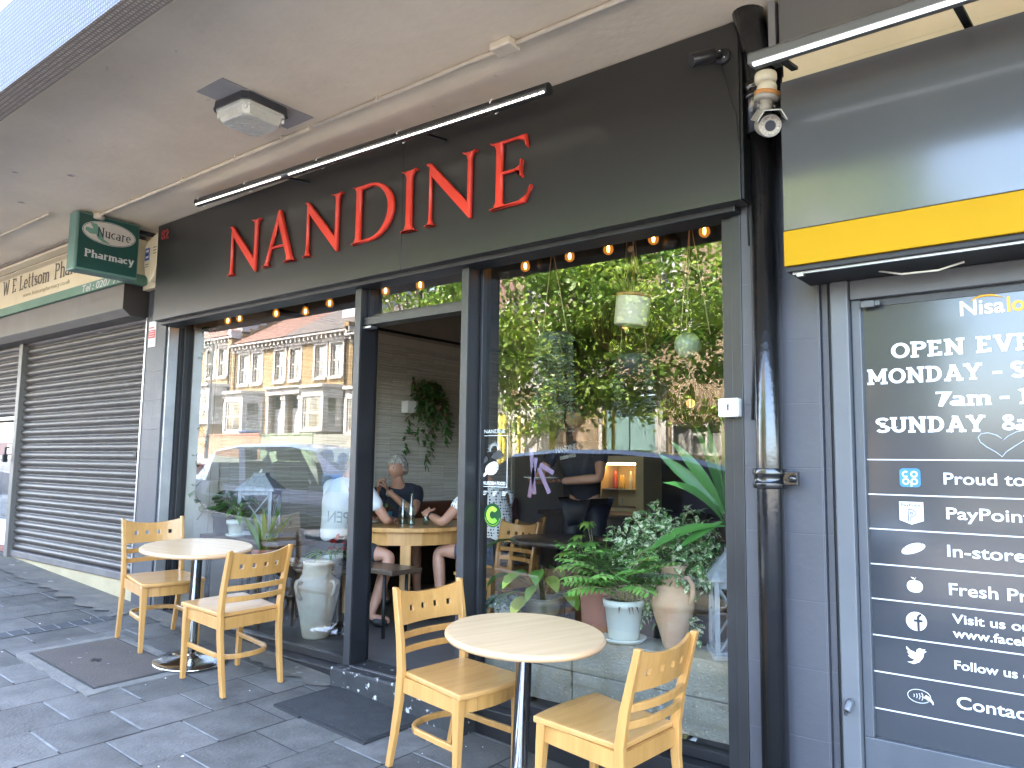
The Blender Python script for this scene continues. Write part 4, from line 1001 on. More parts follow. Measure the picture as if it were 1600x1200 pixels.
b.face([(-.645,VY-.0006,-.408),(-.655,VY-.0006,-.404),(-.661,VY-.0006,-.398),(-.650,VY-.0006,-.400)]); b.build('apple_symbol', wht, parent=st_)
b = MB(); disc(b,-.6475,-.558,.035,.034,VY-.0004); y = VY-.0009
b.box(-.6455,-.6365,y,y+.0003,-.591,-.545,1); b.box(-.656,-.626,y-.0004,y-.0001,-.560,-.551,1); ringf(b,-.628,-.546,.0175,.009,y-.0008,1,180,95,8)
b.build('round_symbol', [wht, nv_], parent=st_)
b = MB(); y = VY-.0004
bird = [(-.684,-.708),(-.668,-.705),(-.657,-.697),(-.672,-.692),(-.681,-.684),(-.673,-.683),(-.684,-.671),(-.676,-.673),(-.686,-.659),(-.684,-.652),(-.672,-.664),(-.652,-.671),(-.650,-.660),(-.641,-.653),(-.630,-.656),(-.621,-.655),(-.625,-.661),(-.617,-.662),(-.626,-.669),(-.630,-.686),(-.643,-.704),(-.662,-.713)]
b.face([(p[0],y,p[1]) for p in bird]); b.build('bird_symbol', wht, parent=st_)
b = MB(); y = VY-.0006
b.tube([(-.648+.038*math.cos(2*math.pi*i/30),y,-.825+.0235*math.sin(2*math.pi*i/30)) for i in range(30)], .0013, 4, closed=True)
for i in range(4): b.tube([(-.668+i*.008+ (.004+.0015*i)*math.cos(R(a)), y, -.825+(.006+.003*i)*math.sin(R(a))) for a in range(-60,61,20)], .0013, 4)
b.tube([(-.628,y,-.820),(-.618,y,-.828),(-.606,y,-.838),(-.602,y,-.848)], [.006,.0075,.005,.002], 5); b.tube([(-.640,y,-.824),(-.626,y,-.830),(-.616,y,-.838)], .0018, 4); b.build('contactless_symbol', wht, parent=st_)
b = MB(); hp = [(-.349,.113),(-.366,.126),(-.39,.134),(-.412,.131),(-.422,.119),(-.416,.101),(-.396,.083),(-.37,.066),(-.351,.049),(-.338,.066),(-.312,.086),(-.29,.101),(-.272,.116),(-.266,.13),(-.28,.141),(-.305,.136),(-.33,.122),(-.346,.106)]
b.tube([(p[0],VY-.0004,p[1]) for p in hp], .0016, 5); b.build('heart_doodle', mat('marker', (.45,.5,.55), .5), parent=st_)

# ================================================================= drainpipe, cameras, switch box
e = thing('drainpipe', 'glossy black cast-iron drainpipe running down the right pilaster', 'drainpipe', (-1.15,-.08,-1.6))
PX, PYY = -1.142, -.075
b = MB(); b.tube([(PX,PYY,-1.7),(PX,PYY,.0),(PX,PYY,1.42)], .052, 20); b.build('pipe', M['pipe_black'], parent=e)
b = MB(); b.lathe([(.052,-.03),(.066,-.028),(.068,-.008),(.062,0),(.062,.02),(.068,.028),(.066,.05),(.054,.052)], (PX,PYY,-.055), 22)
b.box(PX+.05, PX+.115, PYY-.014, PYY+.014, -.07, -.015); b.build('collar', M['pipe_black'], parent=e, bevel=.003)
b = MB(); b.lathe([(.0,0),(.014,0),(.016,.008),(.016,.02),(0,.02)], (0,0,0), 6); b.xform(Matrix.Translation((PX+.1,PYY-.014,-.043)) @ Matrix.Rotation(R(90),4,'X')); b.build('bolt', M['pipe_black'], parent=e)
b = MB(); b.tube([(PX,PYY,1.40),(PX,PYY,1.60),(PX-.005,PYY-.01,1.72),(PX-.02,PYY-.03,1.84),(PX-.035,PYY-.06,1.95)], .066, 18); b.build('bend', M['pipe_black'], parent=e)
b = MB(); b.lathe([(.068,-.01),(.075,0),(.075,.015),(.07,.02),(.07,.035),(.075,.04),(.075,.06),(.068,.07)], (PX,PYY,1.56), 20); b.build('collar', M['pipe_black'], parent=e)
b = MB(); b.tube([(-1.22,.0-.01,1.7),(-1.225,-.012,1.0),(-1.222,-.012,.5),(-1.235,-.01,.2)], .006, 6); b.tube([(-1.235,-.01,1.75),(-1.245,-.02,1.3),(-1.235,-.012,.95)], .004, 6)
b.build('cable', mat('cable_black', (.018,.018,.02), .5), label='thin black cable running down beside the drainpipe', cat='cable')

# big pale bullet camera
e = thing('security_camera', 'large dirty cream bullet security camera under the silver trough light', 'security camera', (-1.05,-.24,1.55))
cream = mat('cam_cream', (.62,.56,.43), .45, c2=(.52,.46,.34), scale=9)
cgrey = mat('cam_grey', (.36,.34,.30), .5, c2=(.30,.28,.245), scale=9, c3=(.55,.52,.48), spot=.72, spotscale=20)
C0 = Vector((-1.062,-.25,1.545))
b = MB(); b.lathe([(.0,.028),(.040,.028),(.043,.022),(.043,.0),(.038,-.012),(0,-.014)], C0, 20); b.build('mount', cream, parent=e)
b = MB(); b.sphere(C0+Vector((.004,0,-.038)), .040, sq=(1,1,.95)); b.build('knuckle', cream, parent=e)
T = Matrix.Rotation(R(12),3,'Y')
b = MB(); b.lathe([(.0,-.004),(.052,-.004),(.054,.004),(.054,.012),(.0,.014)], C0+Vector((.006,0,-.068)), 20, tilt=T); b.build('orange_ring', mat('cam_orange', (.50,.22,.06), .6), parent=e)
b = MB(); b.lathe([(.0,-.02),(.046,-.02),(.052,-.012),(.052,-.0045),(0,-.0045)], C0+Vector((.006,0,-.068)), 20, tilt=T); b.build('collar', cgrey, parent=e)
b = MB(); b.tube([C0+Vector((.002,0,-.085)), C0+Vector((-.004,0,-.135))], .024, 12); b.build('neck', cgrey, parent=e)
P0 = Vector((-1.085,-.20,1.385)); dd = Vector((.40,-.78,-.42)).normalized()
def along(t, o=Vector((0,0,0))): return P0+dd*t+o
b = MB(); b.tube([along(-.02),along(0),along(.11),along(.115),along(.155),along(.158)], [.036,.044,.046,.043,.043,.040], 20); b.build('body', cgrey, parent=e)
side = dd.cross(Vector((0,0,1))).normalized(); upn = side.cross(dd).normalized()
b = MB(); s_ = []
for t in (-.035, .215):
    for a in (-1, -.55, .55, 1):
        s_.append(along(t+(.0 if abs(a) > .9 or t < 0 else .0))+side*(a*.056)+upn*(.060 if abs(a) < .9 else .022))
b.add(s_, [(0,1,5,4),(1,2,6,5),(2,3,7,6)]); o = b.build('hood', cgrey, parent=e)
sm = o.modifiers.new('thick', 'SOLIDIFY'); sm.thickness = .004
b = MB(); b.tube([along(.1575),along(.1595)], .0205, 18); b.build('lens', mat('lens_dark', (.02,.018,.018), .08), parent=e)
b = MB()
for i in range(16):
    a = 2*math.pi*i/16; q = along(.1585)+side*(.030*math.cos(a))+upn*(.030*math.sin(a)); b.sphere(q, .0052, n=6, k=4)
b.build('infrared_ring', mat('ir_led', (.55,.45,.36), .3), parent=e)
# small black bullet camera on the fascia
e = thing('security_camera', 'small black bullet camera at the top right corner of the black fascia', 'security camera', (-1.30,-.15,1.78))
b = MB(); b.lathe([(0,0),(.034,0),(.036,.01),(.03,.018),(0,.02)], (0,0,0), 18); b.xform(Matrix.Translation((-1.292,-.1205,1.775)) @ Matrix.Rotation(R(90),4,'X')); b.build('mount', M['dark'], parent=e)
b = MB(); b.tube([(-1.295,-.14,1.775),(-1.315,-.165,1.772),(-1.325,-.17,1.765)], .013, 8); b.build('arm', M['dark'], parent=e)
b = MB(); p0 = Vector((-1.315,-.165,1.775)); d = Vector((-.62,-.70,-.34)).normalized(); b.tube([p0, p0+d*.01, p0+d*.11, p0+d*.115], [.024,.03,.03,.026], 16); b.build('body', mat('cam_black', (.02,.02,.022), .3), parent=e)
b = MB()
for dx, dz in ((-.008,.022),(.012,-.012)): b.sphere((-1.292+dx,-.141,1.775+dz), .005, n=8, k=6)
b.build('screws', M['steel'], parent=e)
b = MB(); b.tube([(-1.30,-.13,1.755),(-1.285,-.126,1.68),(-1.262,-.124,1.58),(-1.238,-.124,1.50),(-1.232,-.124,1.40),(-1.222,-.10,1.3)], .0022, 5); b.build('lead', M['dark'], parent=e)
# switch
e = thing('switch_box', 'small white key switch box on the right-hand jamb', 'switch', (-1.325,-.02,.25))
b = MB(); b.box(-1.372, -1.283, -.045, -.0005, .212, .292); b.build('box', M['white_plastic'], parent=e, bevel=.006)
b = MB(); b.box(-1.331, -1.324, -.0465, -.0451, .238, .266); b.lathe([(.0,0),(.007,.0),(.007,.002),(0,.002)], (-1.3275,-.0468,.262), 8); b.build('key_slot', M['dark'], parent=e)
# ================================================================= tables and chairs on the pavement
def make_table(label):
    t = thing('bistro_table', label, 'table', (0,0,0), 'round cafe tables on the pavement')
    b = MB(); r = .345; b.lathe([(0,.702),(r-.02,.702),(r-.006,.706),(r,.715),(r,.722),(r-.004,.729),(r-.010,.7318)], (0,0,0), 64); b.build('edge_band', M['wood_edge'], t)
    b = MB(); b.lathe([(0,.7325),(r-.010,.7325),(r-.0095,.7318)][::-1], (0,0,0), 64, smooth=False); b.build('tabletop', M['wood_top'], t)
    b = MB(); b.lathe([(.034,.03),(.034,.685),(.06,.692),(.11,.695),(.11,.7015)], (0,0,0), 28); b.build('column', M['steel'], t)
    b = MB(); b.lathe([(.225,0),(.228,.004),(.222,.011),(.15,.022),(.07,.032),(.04,.05),(.036,.06)], (0,0,0), 44); b.build('base', M['steel'], t)
    return t
def chair_holes():
    """curved top panel of the chair back with four square holes"""
    mb = MB(); cols = [-1]; W_ = .195
    xs = [-W_]
    for c in (-.117,-.039,.039,.117): xs += [c-.0135, c+.0135]
    xs += [W_]; xs2 = []
    for a, c in zip(xs[:-1], xs[1:]):
        n = 3 if c-a > .04 else 1
        xs2 += [a+(c-a)*i/n for i in range(n)]
    xs2.append(xs[-1]); hole = []
    for a, c in zip(xs2[:-1], xs2[1:]):
        m_ = (a+c)/2; hole.append(any(abs(m_-q) < .013 for q in (-.117,-.039,.039,.117)))
    us = [0, .055, .083, .150]           # up the panel from its lower edge
    def P(x, u, t):
        z = .655+u*.985; bow = .030*(1-(x/W_)**2)
        y = -.198-.30*(z-.45)*.55-bow*.9+t
        top = 0.012*(x/W_)**2 if u > .14 else 0
        return (x, y, z+top-(.016*(1-(x/W_)**2) if u > .14 else 0))
    th = .016
    nx, nu = len(xs2)-1, len(us)-1
    ok = lambda i, j: 0 <= i < nx and 0 <= j < nu and not (j == 1 and hole[i])
    for i in range(nx):
        for j in range(nu):
            if not ok(i, j): continue
            a, c, d, e_ = xs2[i], xs2[i+1], us[j], us[j+1]
            mb.face([P(a,d,th),P(c,d,th),P(c,e_,th),P(a,e_,th)][::-1]); mb.face([P(a,d,0),P(c,d,0),P(c,e_,0),P(a,e_,0)])
            for (di, dj), (p, q) in (((-1,0),((a,d),(a,e_))), ((1,0),((c,e_),(c,d))), ((0,-1),((c,d),(a,d))), ((0,1),((a,e_),(c,e_)))):
                if not ok(i+di, j+dj): mb.face([P(*p,0),P(*p,th),P(*q,th),P(*q,0)][::-1])
    return mb
def make_chair(label):
    """seat faces +y locally"""
    t = thing('wooden_chair', label, 'chair', (0,0,0), 'beech cafe chairs on the pavement')
    # saddle seat, bowed front edge
    mb = MB(); n, k = 16, 12; top = []; bot = []
    for j in range(k+1):
        v = j/k; y0 = -.195+.405*v
        hw = .185+.028*v
        for i in range(n+1):
            u = -1+2*i/n
            yy = y0+(.022*(1-u*u) if j == k else .022*(1-u*u)*v*v)
            dip = -.008*(1-u*u)*math.sin(math.pi*min(1,v*1.05))+(.004*v*u*u)
            top.append((u*hw, yy, .452+dip)); bot.append((u*hw, yy, .430))
    w_ = n+1; fs = [(j*w_+i, j*w_+i+1, (j+1)*w_+i+1, (j+1)*w_+i) for j in range(k) for i in range(n)]
    T_ = len(top); mb.add(top+bot, fs+[tuple(T_+q for q in reversed(f)) for f in fs], 0, True)
    rim = [i for i in range(w_)]+[j*w_+n for j in range(1,k+1)]+[k*w_+i for i in range(n-1,-1,-1)]+[j*w_ for j in range(k-1,0,-1)]
    mb2 = MB(); 
    for a, c in zip(rim, rim[1:]+rim[:1]): mb.f.append((c, a, T_+a, T_+c)); mb.m.append(0); mb.sm.append(False)
    mb.build('seat', M['wood_seat'], t, bevel=.006, seg=3)
    for s in (-1, 1):
        b = MB(); b.bar((s*.182,.178,.430), (s*.180,.182,.25), .040, .040, w2=.034, h2=.034, upv=(0,1,0)); b.build('front_leg', M['wood_chair'], t, bevel=.005)
        l = b
        b.v = []; b.f = []; b.m = []; b.sm = []
    for o in [c for c in t.children if c.name.startswith('front_leg')]: bpy.data.objects.remove(o)
    def leg(pts, name):
        b = MB(); vs_ = []
        for (x, y, z, w1, w2) in pts: vs_ += [(x-w1/2,y-w2/2,z),(x+w1/2,y-w2/2,z),(x+w1/2,y+w2/2,z),(x-w1/2,y+w2/2,z)]
        fs = [(3,2,1,0), tuple(4*(len(pts)-1)+q for q in range(4))]
        for i in range(len(pts)-1):
            for j in range(4): fs.append((i*4+j, i*4+(j+1) % 4, (i+1)*4+(j+1) % 4, (i+1)*4+j))
        b.add(vs_, fs); return b.build(name, M['wood_chair'], t, bevel=.004)
    for s in (-1, 1):
        leg([(s*.184,.186,0,.026,.026),(s*.184,.184,.20,.032,.032),(s*.184,.180,.36,.040,.040),(s*.184,.178,.4295,.042,.042)], 'front_leg')
        leg([(s*.190,-.265,0,.026,.030),(s*.192,-.235,.15,.028,.034),(s*.195,-.208,.32,.028,.040),(s*.197,-.200,.45,.028,.042),(s*.199,-.215,.58,.027,.038),(s*.201,-.245,.72,.026,.033),(s*.203,-.268,.825,.024,.028)], 'back_leg')
    b = MB()
    # apron: bowed front rail, straight side and back rails
    pr_ = [(-.165,.178),(-.09,.197),(0,.203),(.09,.197),(.165,.178)]
    for (a, c) in zip(pr_[:-1], pr_[1:]): b.bar((a[0],a[1]-.006,.395), (c[0],c[1]-.006,.395), .018, .068)
    b.bar((-.184,.16,.395), (-.19,-.18,.395), .018, .068); b.bar((.184,.16,.395), (.19,-.18,.395), .018, .068); b.bar((-.18,-.200,.395), (.18,-.200,.395), .018, .068)
    b.build('apron', M['wood_chair'], t)
    chair_holes().build('back_panel', M['wood_chair'], t, bevel=.002)
    for z in (.600, .535):
        b = MB(); pts = []
        for i in range(9):
            x = -.188+.376*i/8; bow = .028*(1-(x/.195)**2); pts.append((x, -.206-.16*(z-.45)-bow, z))
        vs_ = []
        for x, y, zz in pts: vs_ += [(x,y-.008,zz-.015),(x,y+.008,zz-.015),(x,y+.008,zz+.015),(x,y-.008,zz+.015)]
        fs = [(0,1,2,3),(35,34,33,32)]+[(i*4+j,(i+1)*4+j,(i+1)*4+(j+1)%4,i*4+(j+1)%4) for i in range(8) for j in range(4)]
        b.add(vs_, fs); b.build('back_slat', M['wood_chair'], t, bevel=.003)
    # bent hoop stretcher: from the front legs round behind
    b = MB(); pts = [(-.172,.175,.205),(-.168,.05,.200),(-.160,-.12,.196)]+[(.150*math.cos(R(a)), -.135+.075*math.sin(R(a)), .195) for a in range(190, 351, 16)]+[(.160,-.12,.196),(.168,.05,.200),(.172,.175,.205)]
    vs_ = []
    for i, p in enumerate(pts):
        d = (Vector(pts[min(i+1,len(pts)-1)])-Vector(pts[max(i-1,0)])).normalized(); a = d.cross(Vector((0,0,1))).normalized()
        for u, z in ((-.009,-.014),(.009,-.014),(.009,.014),(-.009,.014)): vs_.append(Vector(p)+a*u+Vector((0,0,z)))
    k = len(pts); fs = [(3,2,1,0), (4*k-4,4*k-3,4*k-2,4*k-1)]+[(i*4+j, i*4+(j+1)%4, (i+1)*4+(j+1)%4, (i+1)*4+j) for i in range(k-1) for j in range(4)]
    b.add(vs_, fs); b.build('stretcher', M['wood_chair'], t, bevel=.004)
    return t
def place(o, x, y, rz, dz=0.010):
    o.location = (x, y, gz(x, y)+dz); o.rotation_euler = on_ground(x, y, rz)
tb = make_table('round table between the two far chairs, in front of the left window'); place(tb, -4.80, -.44, R(20))
t2 = copy_tree(tb); t2['label'] = 'nearest round table, in front of the right window'; place(t2, -2.105, -.47, R(75))
c1 = make_chair('chair in front of the roller shutter, its back against the grey pilaster'); place(c1, -5.32, -.38, R(-90-8))
c2 = copy_tree(c1); c2['label'] = 'chair left of the doorstep, seen from behind, at the far round table'; place(c2, -4.345, -.455, R(90))
c3 = copy_tree(c1); c3['label'] = 'chair beside the door mat, on the left of the nearest table'; place(c3, -2.50, -.415, R(-90-5))
c4 = copy_tree(c1); c4['label'] = 'chair nearest the black drainpipe, right of the nearest table'; place(c4, -1.73, -.40, R(90-4))
# ================================================================= the far side of the street (seen mirrored in the windows)
HY = -17.7
white_t = mat('stucco_white', (.46,.45,.43), .7, c2=(.41,.40,.38), scale=3)
curtain = mat('net_curtain', (.45,.46,.46), .9, c2=(.3,.31,.32), scale=6, stretch=(8,8,.5))
door_cols = [mat('door_white', (.62,.62,.62), .4), mat('door_black', (.02,.02,.022), .3), mat('door_blue', (.03,.06,.14), .3), mat('door_red', (.22,.02,.02), .3)]
def sash(par, x0, x1, z0, z1, y, sill=True, bars=1):
    """white-framed sash window standing in an opening; y is the wall face looking to +y"""
    b = MB(); t = .055
    b.box(x0, x0+t, y-.12, y-.05, z0, z1); b.box(x1-t, x1, y-.12, y-.05, z0, z1); b.box(x0+t, x1-t, y-.12, y-.05, z0, z0+.07); b.box(x0+t, x1-t, y-.12, y-.05, z1-t, z1)
    zm = (z0+z1)/2; b.box(x0+t, x1-t, y-.115, y-.055, zm-.03, zm+.03)
    for i in range(bars):
        xm = x0+(x1-x0)*(i+1)/(bars+1); b.box(xm-.012, xm+.012, y-.105, y-.065, z0+.07, zm-.03)
    f = b.build('window', white_t, par)
    g = MB(); g.face([(x0+t,y-.09,z0+.06),(x0+t,y-.09,z1-t),(x1-t,y-.09,z1-t),(x1-t,y-.09,z0+.06)]); g.build('pane', M['glass_dark'], f)
    g = MB(); g.face([(x0,y-.22,z0),(x0,y-.22,z1),(x1,y-.22,z1),(x1,y-.22,z0)]); g.build('curtain', curtain, f)
    if sill:
        g = MB(); g.box(x0-.08, x1+.08, y-.05, y+.09, z0-.11, z0-.001); g.build('sill', white_t, f)
    return f
def house(name, label, xc, s, dz, brick, roofm, doorm, wdt=4.4, mirror_ridge=6.6):
    """one terraced house; xc = the wall it shares with its porch neighbour, s = which way it extends"""
    h = thing(name, label, 'house', (xc+s*wdt/2, HY-3, gz(xc, -15)), 'terraced houses across the street')
    X = lambda u: xc+s*u
    def xr(a, c): return (min(X(a), X(c)), max(X(a), X(c)))
    wins = [(.20,.95,3.66,5.1), (2.0,2.75,3.66,5.1), (3.1,3.85,3.66,5.1)]
    zlo = -1.2; zt = 5.45+dz
    holes = [(*xr(a, c), z0+dz, z1+dz) for a, c, z0, z1 in wins]+[(*xr(.15,1.15), .2+dz, 3.0+dz), (*xr(1.9,4.0), .9+dz, 3.1+dz)]
    a, c = xr(0, wdt)
    b = MB(); b.wall(HY, a, c, zlo, zt, holes, .25, sgn=-1)
    for x in (a, c): b.face([(x,HY,zlo),(x,HY-8,zlo),(x,HY-8,zt),(x,HY-4,zt+2.6),(x,HY,zt)])
    b.face([(a,HY-8,zlo),(c,HY-8,zlo),(c,HY-8,zt),(a,HY-8,zt)])
    b.build('wall', brick, h)
    for w_ in wins:
        f = sash(h, *xr(w_[0], w_[1]), w_[2]+dz, w_[3]+dz, HY)
        g = MB(); q = xr(w_[0]-.12, w_[1]+.12); g.box(q[0], q[1], HY-.02, HY+.04, w_[3]+dz, w_[3]+dz+.2); g.box(q[0], q[0]+.11, HY-.02, HY+.03, w_[2]+dz, w_[3]+dz); g.box(q[1]-.11, q[1], HY-.02, HY+.03, w_[2]+dz, w_[3]+dz); g.build('surround', white_t, f)
    # bracketed cornice and gutter
    b = MB(); b.box(a, c, HY, HY+.10, 5.22+dz, 5.34+dz); b.box(a, c, HY, HY+.30, 5.52+dz, 5.62+dz)
    n = int(wdt/.30)
    for i in range(n):
        x = a+(c-a)*(i+.5)/n; b.box(x-.05, x+.05, HY, HY+.24, 5.34+dz, 5.52+dz)
    b.build('cornice', white_t, h)
    b = MB(); b.face([(a-.02,HY+.34,5.64+dz),(c+.02,HY+.34,5.64+dz),(c+.02,HY-4,8.1+dz),(a-.02,HY-4,8.1+dz)]); b.face([(a-.02,HY-4,8.1+dz),(c+.02,HY-4,8.1+dz),(c+.02,HY-8.3,5.5+dz),(a-.02,HY-8.3,5.5+dz)])
    r_ = b.build('roof', roofm, h)
    b = MB(); q = X(wdt-.02); b.box(q-.14, q+.14, HY-3.9, HY+.28, 5.5+dz, 5.9+dz)
    for i in range(8): b.box(q-.14, q+.14, HY-.3-.46*i-.46, HY-.3-.46*i, 5.8+dz+.28*i, 6.3+dz+.28*i)
    b.build('party_wall', white_t if dz else brick, r_)
    b = MB(); b.box(q-.35, q+.35, HY-4.4, HY-3.5, 7.6+dz, 9.5+dz); 
    b.build('chimney', brick, r_)
    b = MB()
    for i in range(3): b.lathe([(.11,9.5+dz),(.09,9.9+dz)], (q-.22+.22*i, HY-3.95, 0), 8)
    b.build('chimney_pots', M['terracotta'], r_)
    # porch and door
    b = MB(); q = xr(.0, 1.25); b.box(q[0], q[1], HY, HY+.25, 3.0+dz, 3.28+dz); b.box(q[0]-.0, q[1]+.05, HY, HY+.35, 3.28+dz, 3.36+dz)
    for u in (.07, 1.18): x = X(u); b.box(x-.07, x+.07, HY, HY+.16, .0+dz, 3.0+dz); b.box(x-.1, x+.1, HY, HY+.2, 2.75+dz, 2.9+dz)
    b.build('porch', white_t, h)
    b = MB(); q = xr(.15, 1.15); b.box(q[0], q[1], HY-.30, HY-.24, .2+dz, 2.4+dz); d = b.build('front_door', doorm, h)
    b = MB(); b.face([(q[0],HY-.28,2.46+dz),(q[0],HY-.28,3.0+dz),(q[1],HY-.28,3.0+dz),(q[1],HY-.28,2.46+dz)]); b.build('fanlight', M['dark'], d)
    # canted bay
    u0, u1, pr = 1.8, 4.1, .75
    base = [(u0,0),(u0+.45,pr),(u1-.45,pr),(u1,0)]
    P = [(X(u), HY+y) for u, y in base]
    def strip(z0, z1, out, m_):
        mb = MB(); cx = sum(p[0] for p in P)/4
        Q = [(p[0]+(p[0]-cx)*out, p[1]+(out*1.5 if p[1] > HY+.1 else 0)) for p in P]
        for i in range(3):
            k = [(Q[i][0],Q[i][1],z0),(Q[i+1][0],Q[i+1][1],z0),(Q[i+1][0],Q[i+1][1],z1),(Q[i][0],Q[i][1],z1)]
            mb.face(k)
        mb.face([(x,y,z1) for x, y in Q]); mb.face([(x,y,z0) for x, y in Q])
        return mb
    bay = strip(-.9+dz, 1.25+dz, 0, 0).build('bay_base', brick, h)
    m1 = strip(1.25+dz, 1.37+dz, .06, 0); m2 = strip(2.75+dz, 3.12+dz, .05, 0); m1.add(m2.v, m2.f); m2 = strip(3.12+dz, 3.25+dz, .13, 0); m1.add(m2.v, m2.f)
    for p in P: m1.box(p[0]-.09, p[0]+.09, p[1]-.09, p[1]+.09, 1.37+dz, 2.75+dz)
    m1.build('bay_mouldings', white_t, h)
    for i in range(3):
        A1, B1 = Vector((*P[i],0)), Vector((*P[i+1],0)); d = B1-A1; L_ = d.length; d.normalize(); nn = Vector((0,0,1)).cross(d)
        if nn.y < 0: nn = -nn
        mb = MB(); 
        for t0, t1, z0, z1 in ((.1,.18,1.37,2.75),(L_-.18,L_-.1,1.37,2.75),(.18,L_-.18,1.37,1.46),(.18,L_-.18,2.66,2.75),(.18,L_-.18,2.02,2.09)):
            mb.bar(A1+d*((t0+t1)/2)+Vector((0,0,z0+dz)) , A1+d*((t0+t1)/2)+Vector((0,0,z1+dz)), .06, t1-t0, upv=tuple(d))
        f = mb.build('bay_window', white_t, h)
        g = MB(); p, q = A1+d*.1, B1-d*.1
        g.face([(p.x,p.y,1.4+dz),(q.x,q.y,1.4+dz),(q.x,q.y,2.7+dz),(p.x,p.y,2.7+dz)]); g.build('pane', M['glass_dark'], f)
    b = MB(); a2, c2 = xr(1.85, 4.05); b.box(a2, c2, HY-.3, HY-.25, .9+dz, 3.1+dz); b.build('curtain', curtain, h)
    b = MB(); x = X(wdt-.25); b.tube([(x,HY+.2,5.6+dz),(x,HY+.08,5.3+dz),(x,HY+.08,.2)], .045, 6); b.build('downpipe', M['dark'], h)
    return h
house('terraced_house', 'yellow brick terraced house left of the shared white porch, red-brown roof', -30.0, -1, 0, M['brick_yellow'], M['roof_tile'], door_cols[0])
house('terraced_house', 'yellow brick terraced house right of the shared white porch, grey slate roof', -29.98, 1, 0, M['brick_yellow'], M['slate_roof'], door_cols[0])
house('terraced_house', 'taller yellow brick house uphill at the left end of the terrace', -38.85, 1, .5, M['brick_yellow'], M['roof_tile'], door_cols[2])
house('terraced_house', 'yellow brick terraced house with a black door nearer the trees', -21.15, -1, -.2, M['brick_yellow'], M['slate_roof'], door_cols[1])
house('terraced_house', 'yellow brick terraced house with a red door beside the flats', -21.13, 1, -.2, M['brick_yellow'], M['roof_tile'], door_cols[3])
# dormer on the slate roof
e = thing('dormer', 'white dormer window standing on the grey slate roof', 'dormer', (-26.6,-19,6.3))
b = MB(); b.box(-27.6, -25.7, -21, -18.9, 6.0, 7.9); b.build('cheeks', M['slate_roof'], parent=e)
b = MB(); b.box(-27.65, -25.65, -18.9, -18.84, 6.45, 7.95); b.build('frame', white_t, parent=e)
b = MB(); 
for x in (-27.5, -26.85, -26.2): b.face([(x,-18.835,6.6),(x,-18.835,7.8),(x+.5,-18.835,7.8),(x+.5,-18.835,6.6)])
b.build('panes', mat('sky_glass', (.2,.3,.4), .05, spec=1), parent=e)
# front-garden walls
def gwall(x0, x1, ztop, m_, label, cat='garden wall', slats=False):
    t = MB(); n = 6
    if slats:
        e = thing('garden_fence', label, 'fence', ((x0+x1)/2,-15.6,gz((x0+x1)/2,-15.6)))
        for i in range(9): t.box(x0, x1, -15.63, -15.6, ztop-1.1+i*.12, ztop-1.1+i*.12+.105)
        t.build('slats', m_, e)
        for x in (x0+.05, (x0+x1)/2, x1-.05):
            p = MB(); p.box(x-.05, x+.05, -15.72, -15.63, ztop-1.5, ztop+.03); p.build('post', m_, e)
    else:
        t.box(x0, x1, -15.8, -15.6, gz(x1,-15.6)-.5, ztop); t.box(x0-.03, x1+.03, -15.83, -15.57, ztop, ztop+.06); t.build('garden_wall', m_, label=label, cat=cat)
gwall(-44, -33.9, 1.55, M['brick_red'], 'red brick garden wall at the uphill end of the terrace')
gwall(-33.8, -28.7, 1.10, M['brick_red'], 'red brick garden wall in front of the bay with red-brown roof')
gwall(-28.65, -25.2, 1.06, mat('wall_green', (.28,.34,.24), .8, c2=(.24,.29,.2)), 'pale green rendered garden wall')
gwall(-25.15, -19.5, 1.08, mat('slat_grey', (.30,.31,.28), .8, c2=(.22,.23,.21), stretch=(1,1,6)), 'grey slatted fence next to the green wall', slats=True)
b = MB(); b.box(-31.0, -30.4, -16.6, -16.0, .2, 1.25); b.box(-31.05, -30.35, -16.65, -15.95, 1.25, 1.31)
b.build('wheelie_bin', mat('bin_blue', (.03,.09,.24), .5), label='blue lidded bin standing behind the red brick wall', cat='bin', bevel=.02)
# flats behind the tree
fl = thing('brick_flats', 'brown brick block of flats with white windows behind the street tree', 'building', (-10.5,-20,-1))
uw = [(-16.3,-15.3),(-14.0,-13.0),(-11.05,-10.3),(-8.4,-7.6),(-6.2,-5.4)]
holes = [(a, c, z, z+1.25) for a, c in uw for z in (5.3, 8.3)]+[(a, c, 2.7, 3.9) for a, c in uw if not -12 < a < -10]
holes += [(-10.72,-9.12,.32,1.28), (-7.6,-6.0,.32,1.28), (-13.1,-11.2,-1.2,2.2)]
b = MB(); b.wall(HY, -16.7, -4.9, -2, 11, holes, .2, sgn=-1); b.face([(-4.9,HY,-2),(-4.9,HY-9,-2),(-4.9,HY-9,11),(-4.9,HY,11)]); b.face([(-16.7,HY,-2),(-16.7,HY-9,-2),(-16.7,HY-9,11),(-16.7,HY,11)]); b.build('wall', M['brick_stock'], fl)
b = MB(); b.box(-16.9, -4.7, HY-9, HY+.3, 11, 11.3); b.build('roof', M['slate_roof'], fl)
for a, c, z0, z1 in holes[:10]+holes[10:14]: sash(fl, a, c, z0, z1, HY)
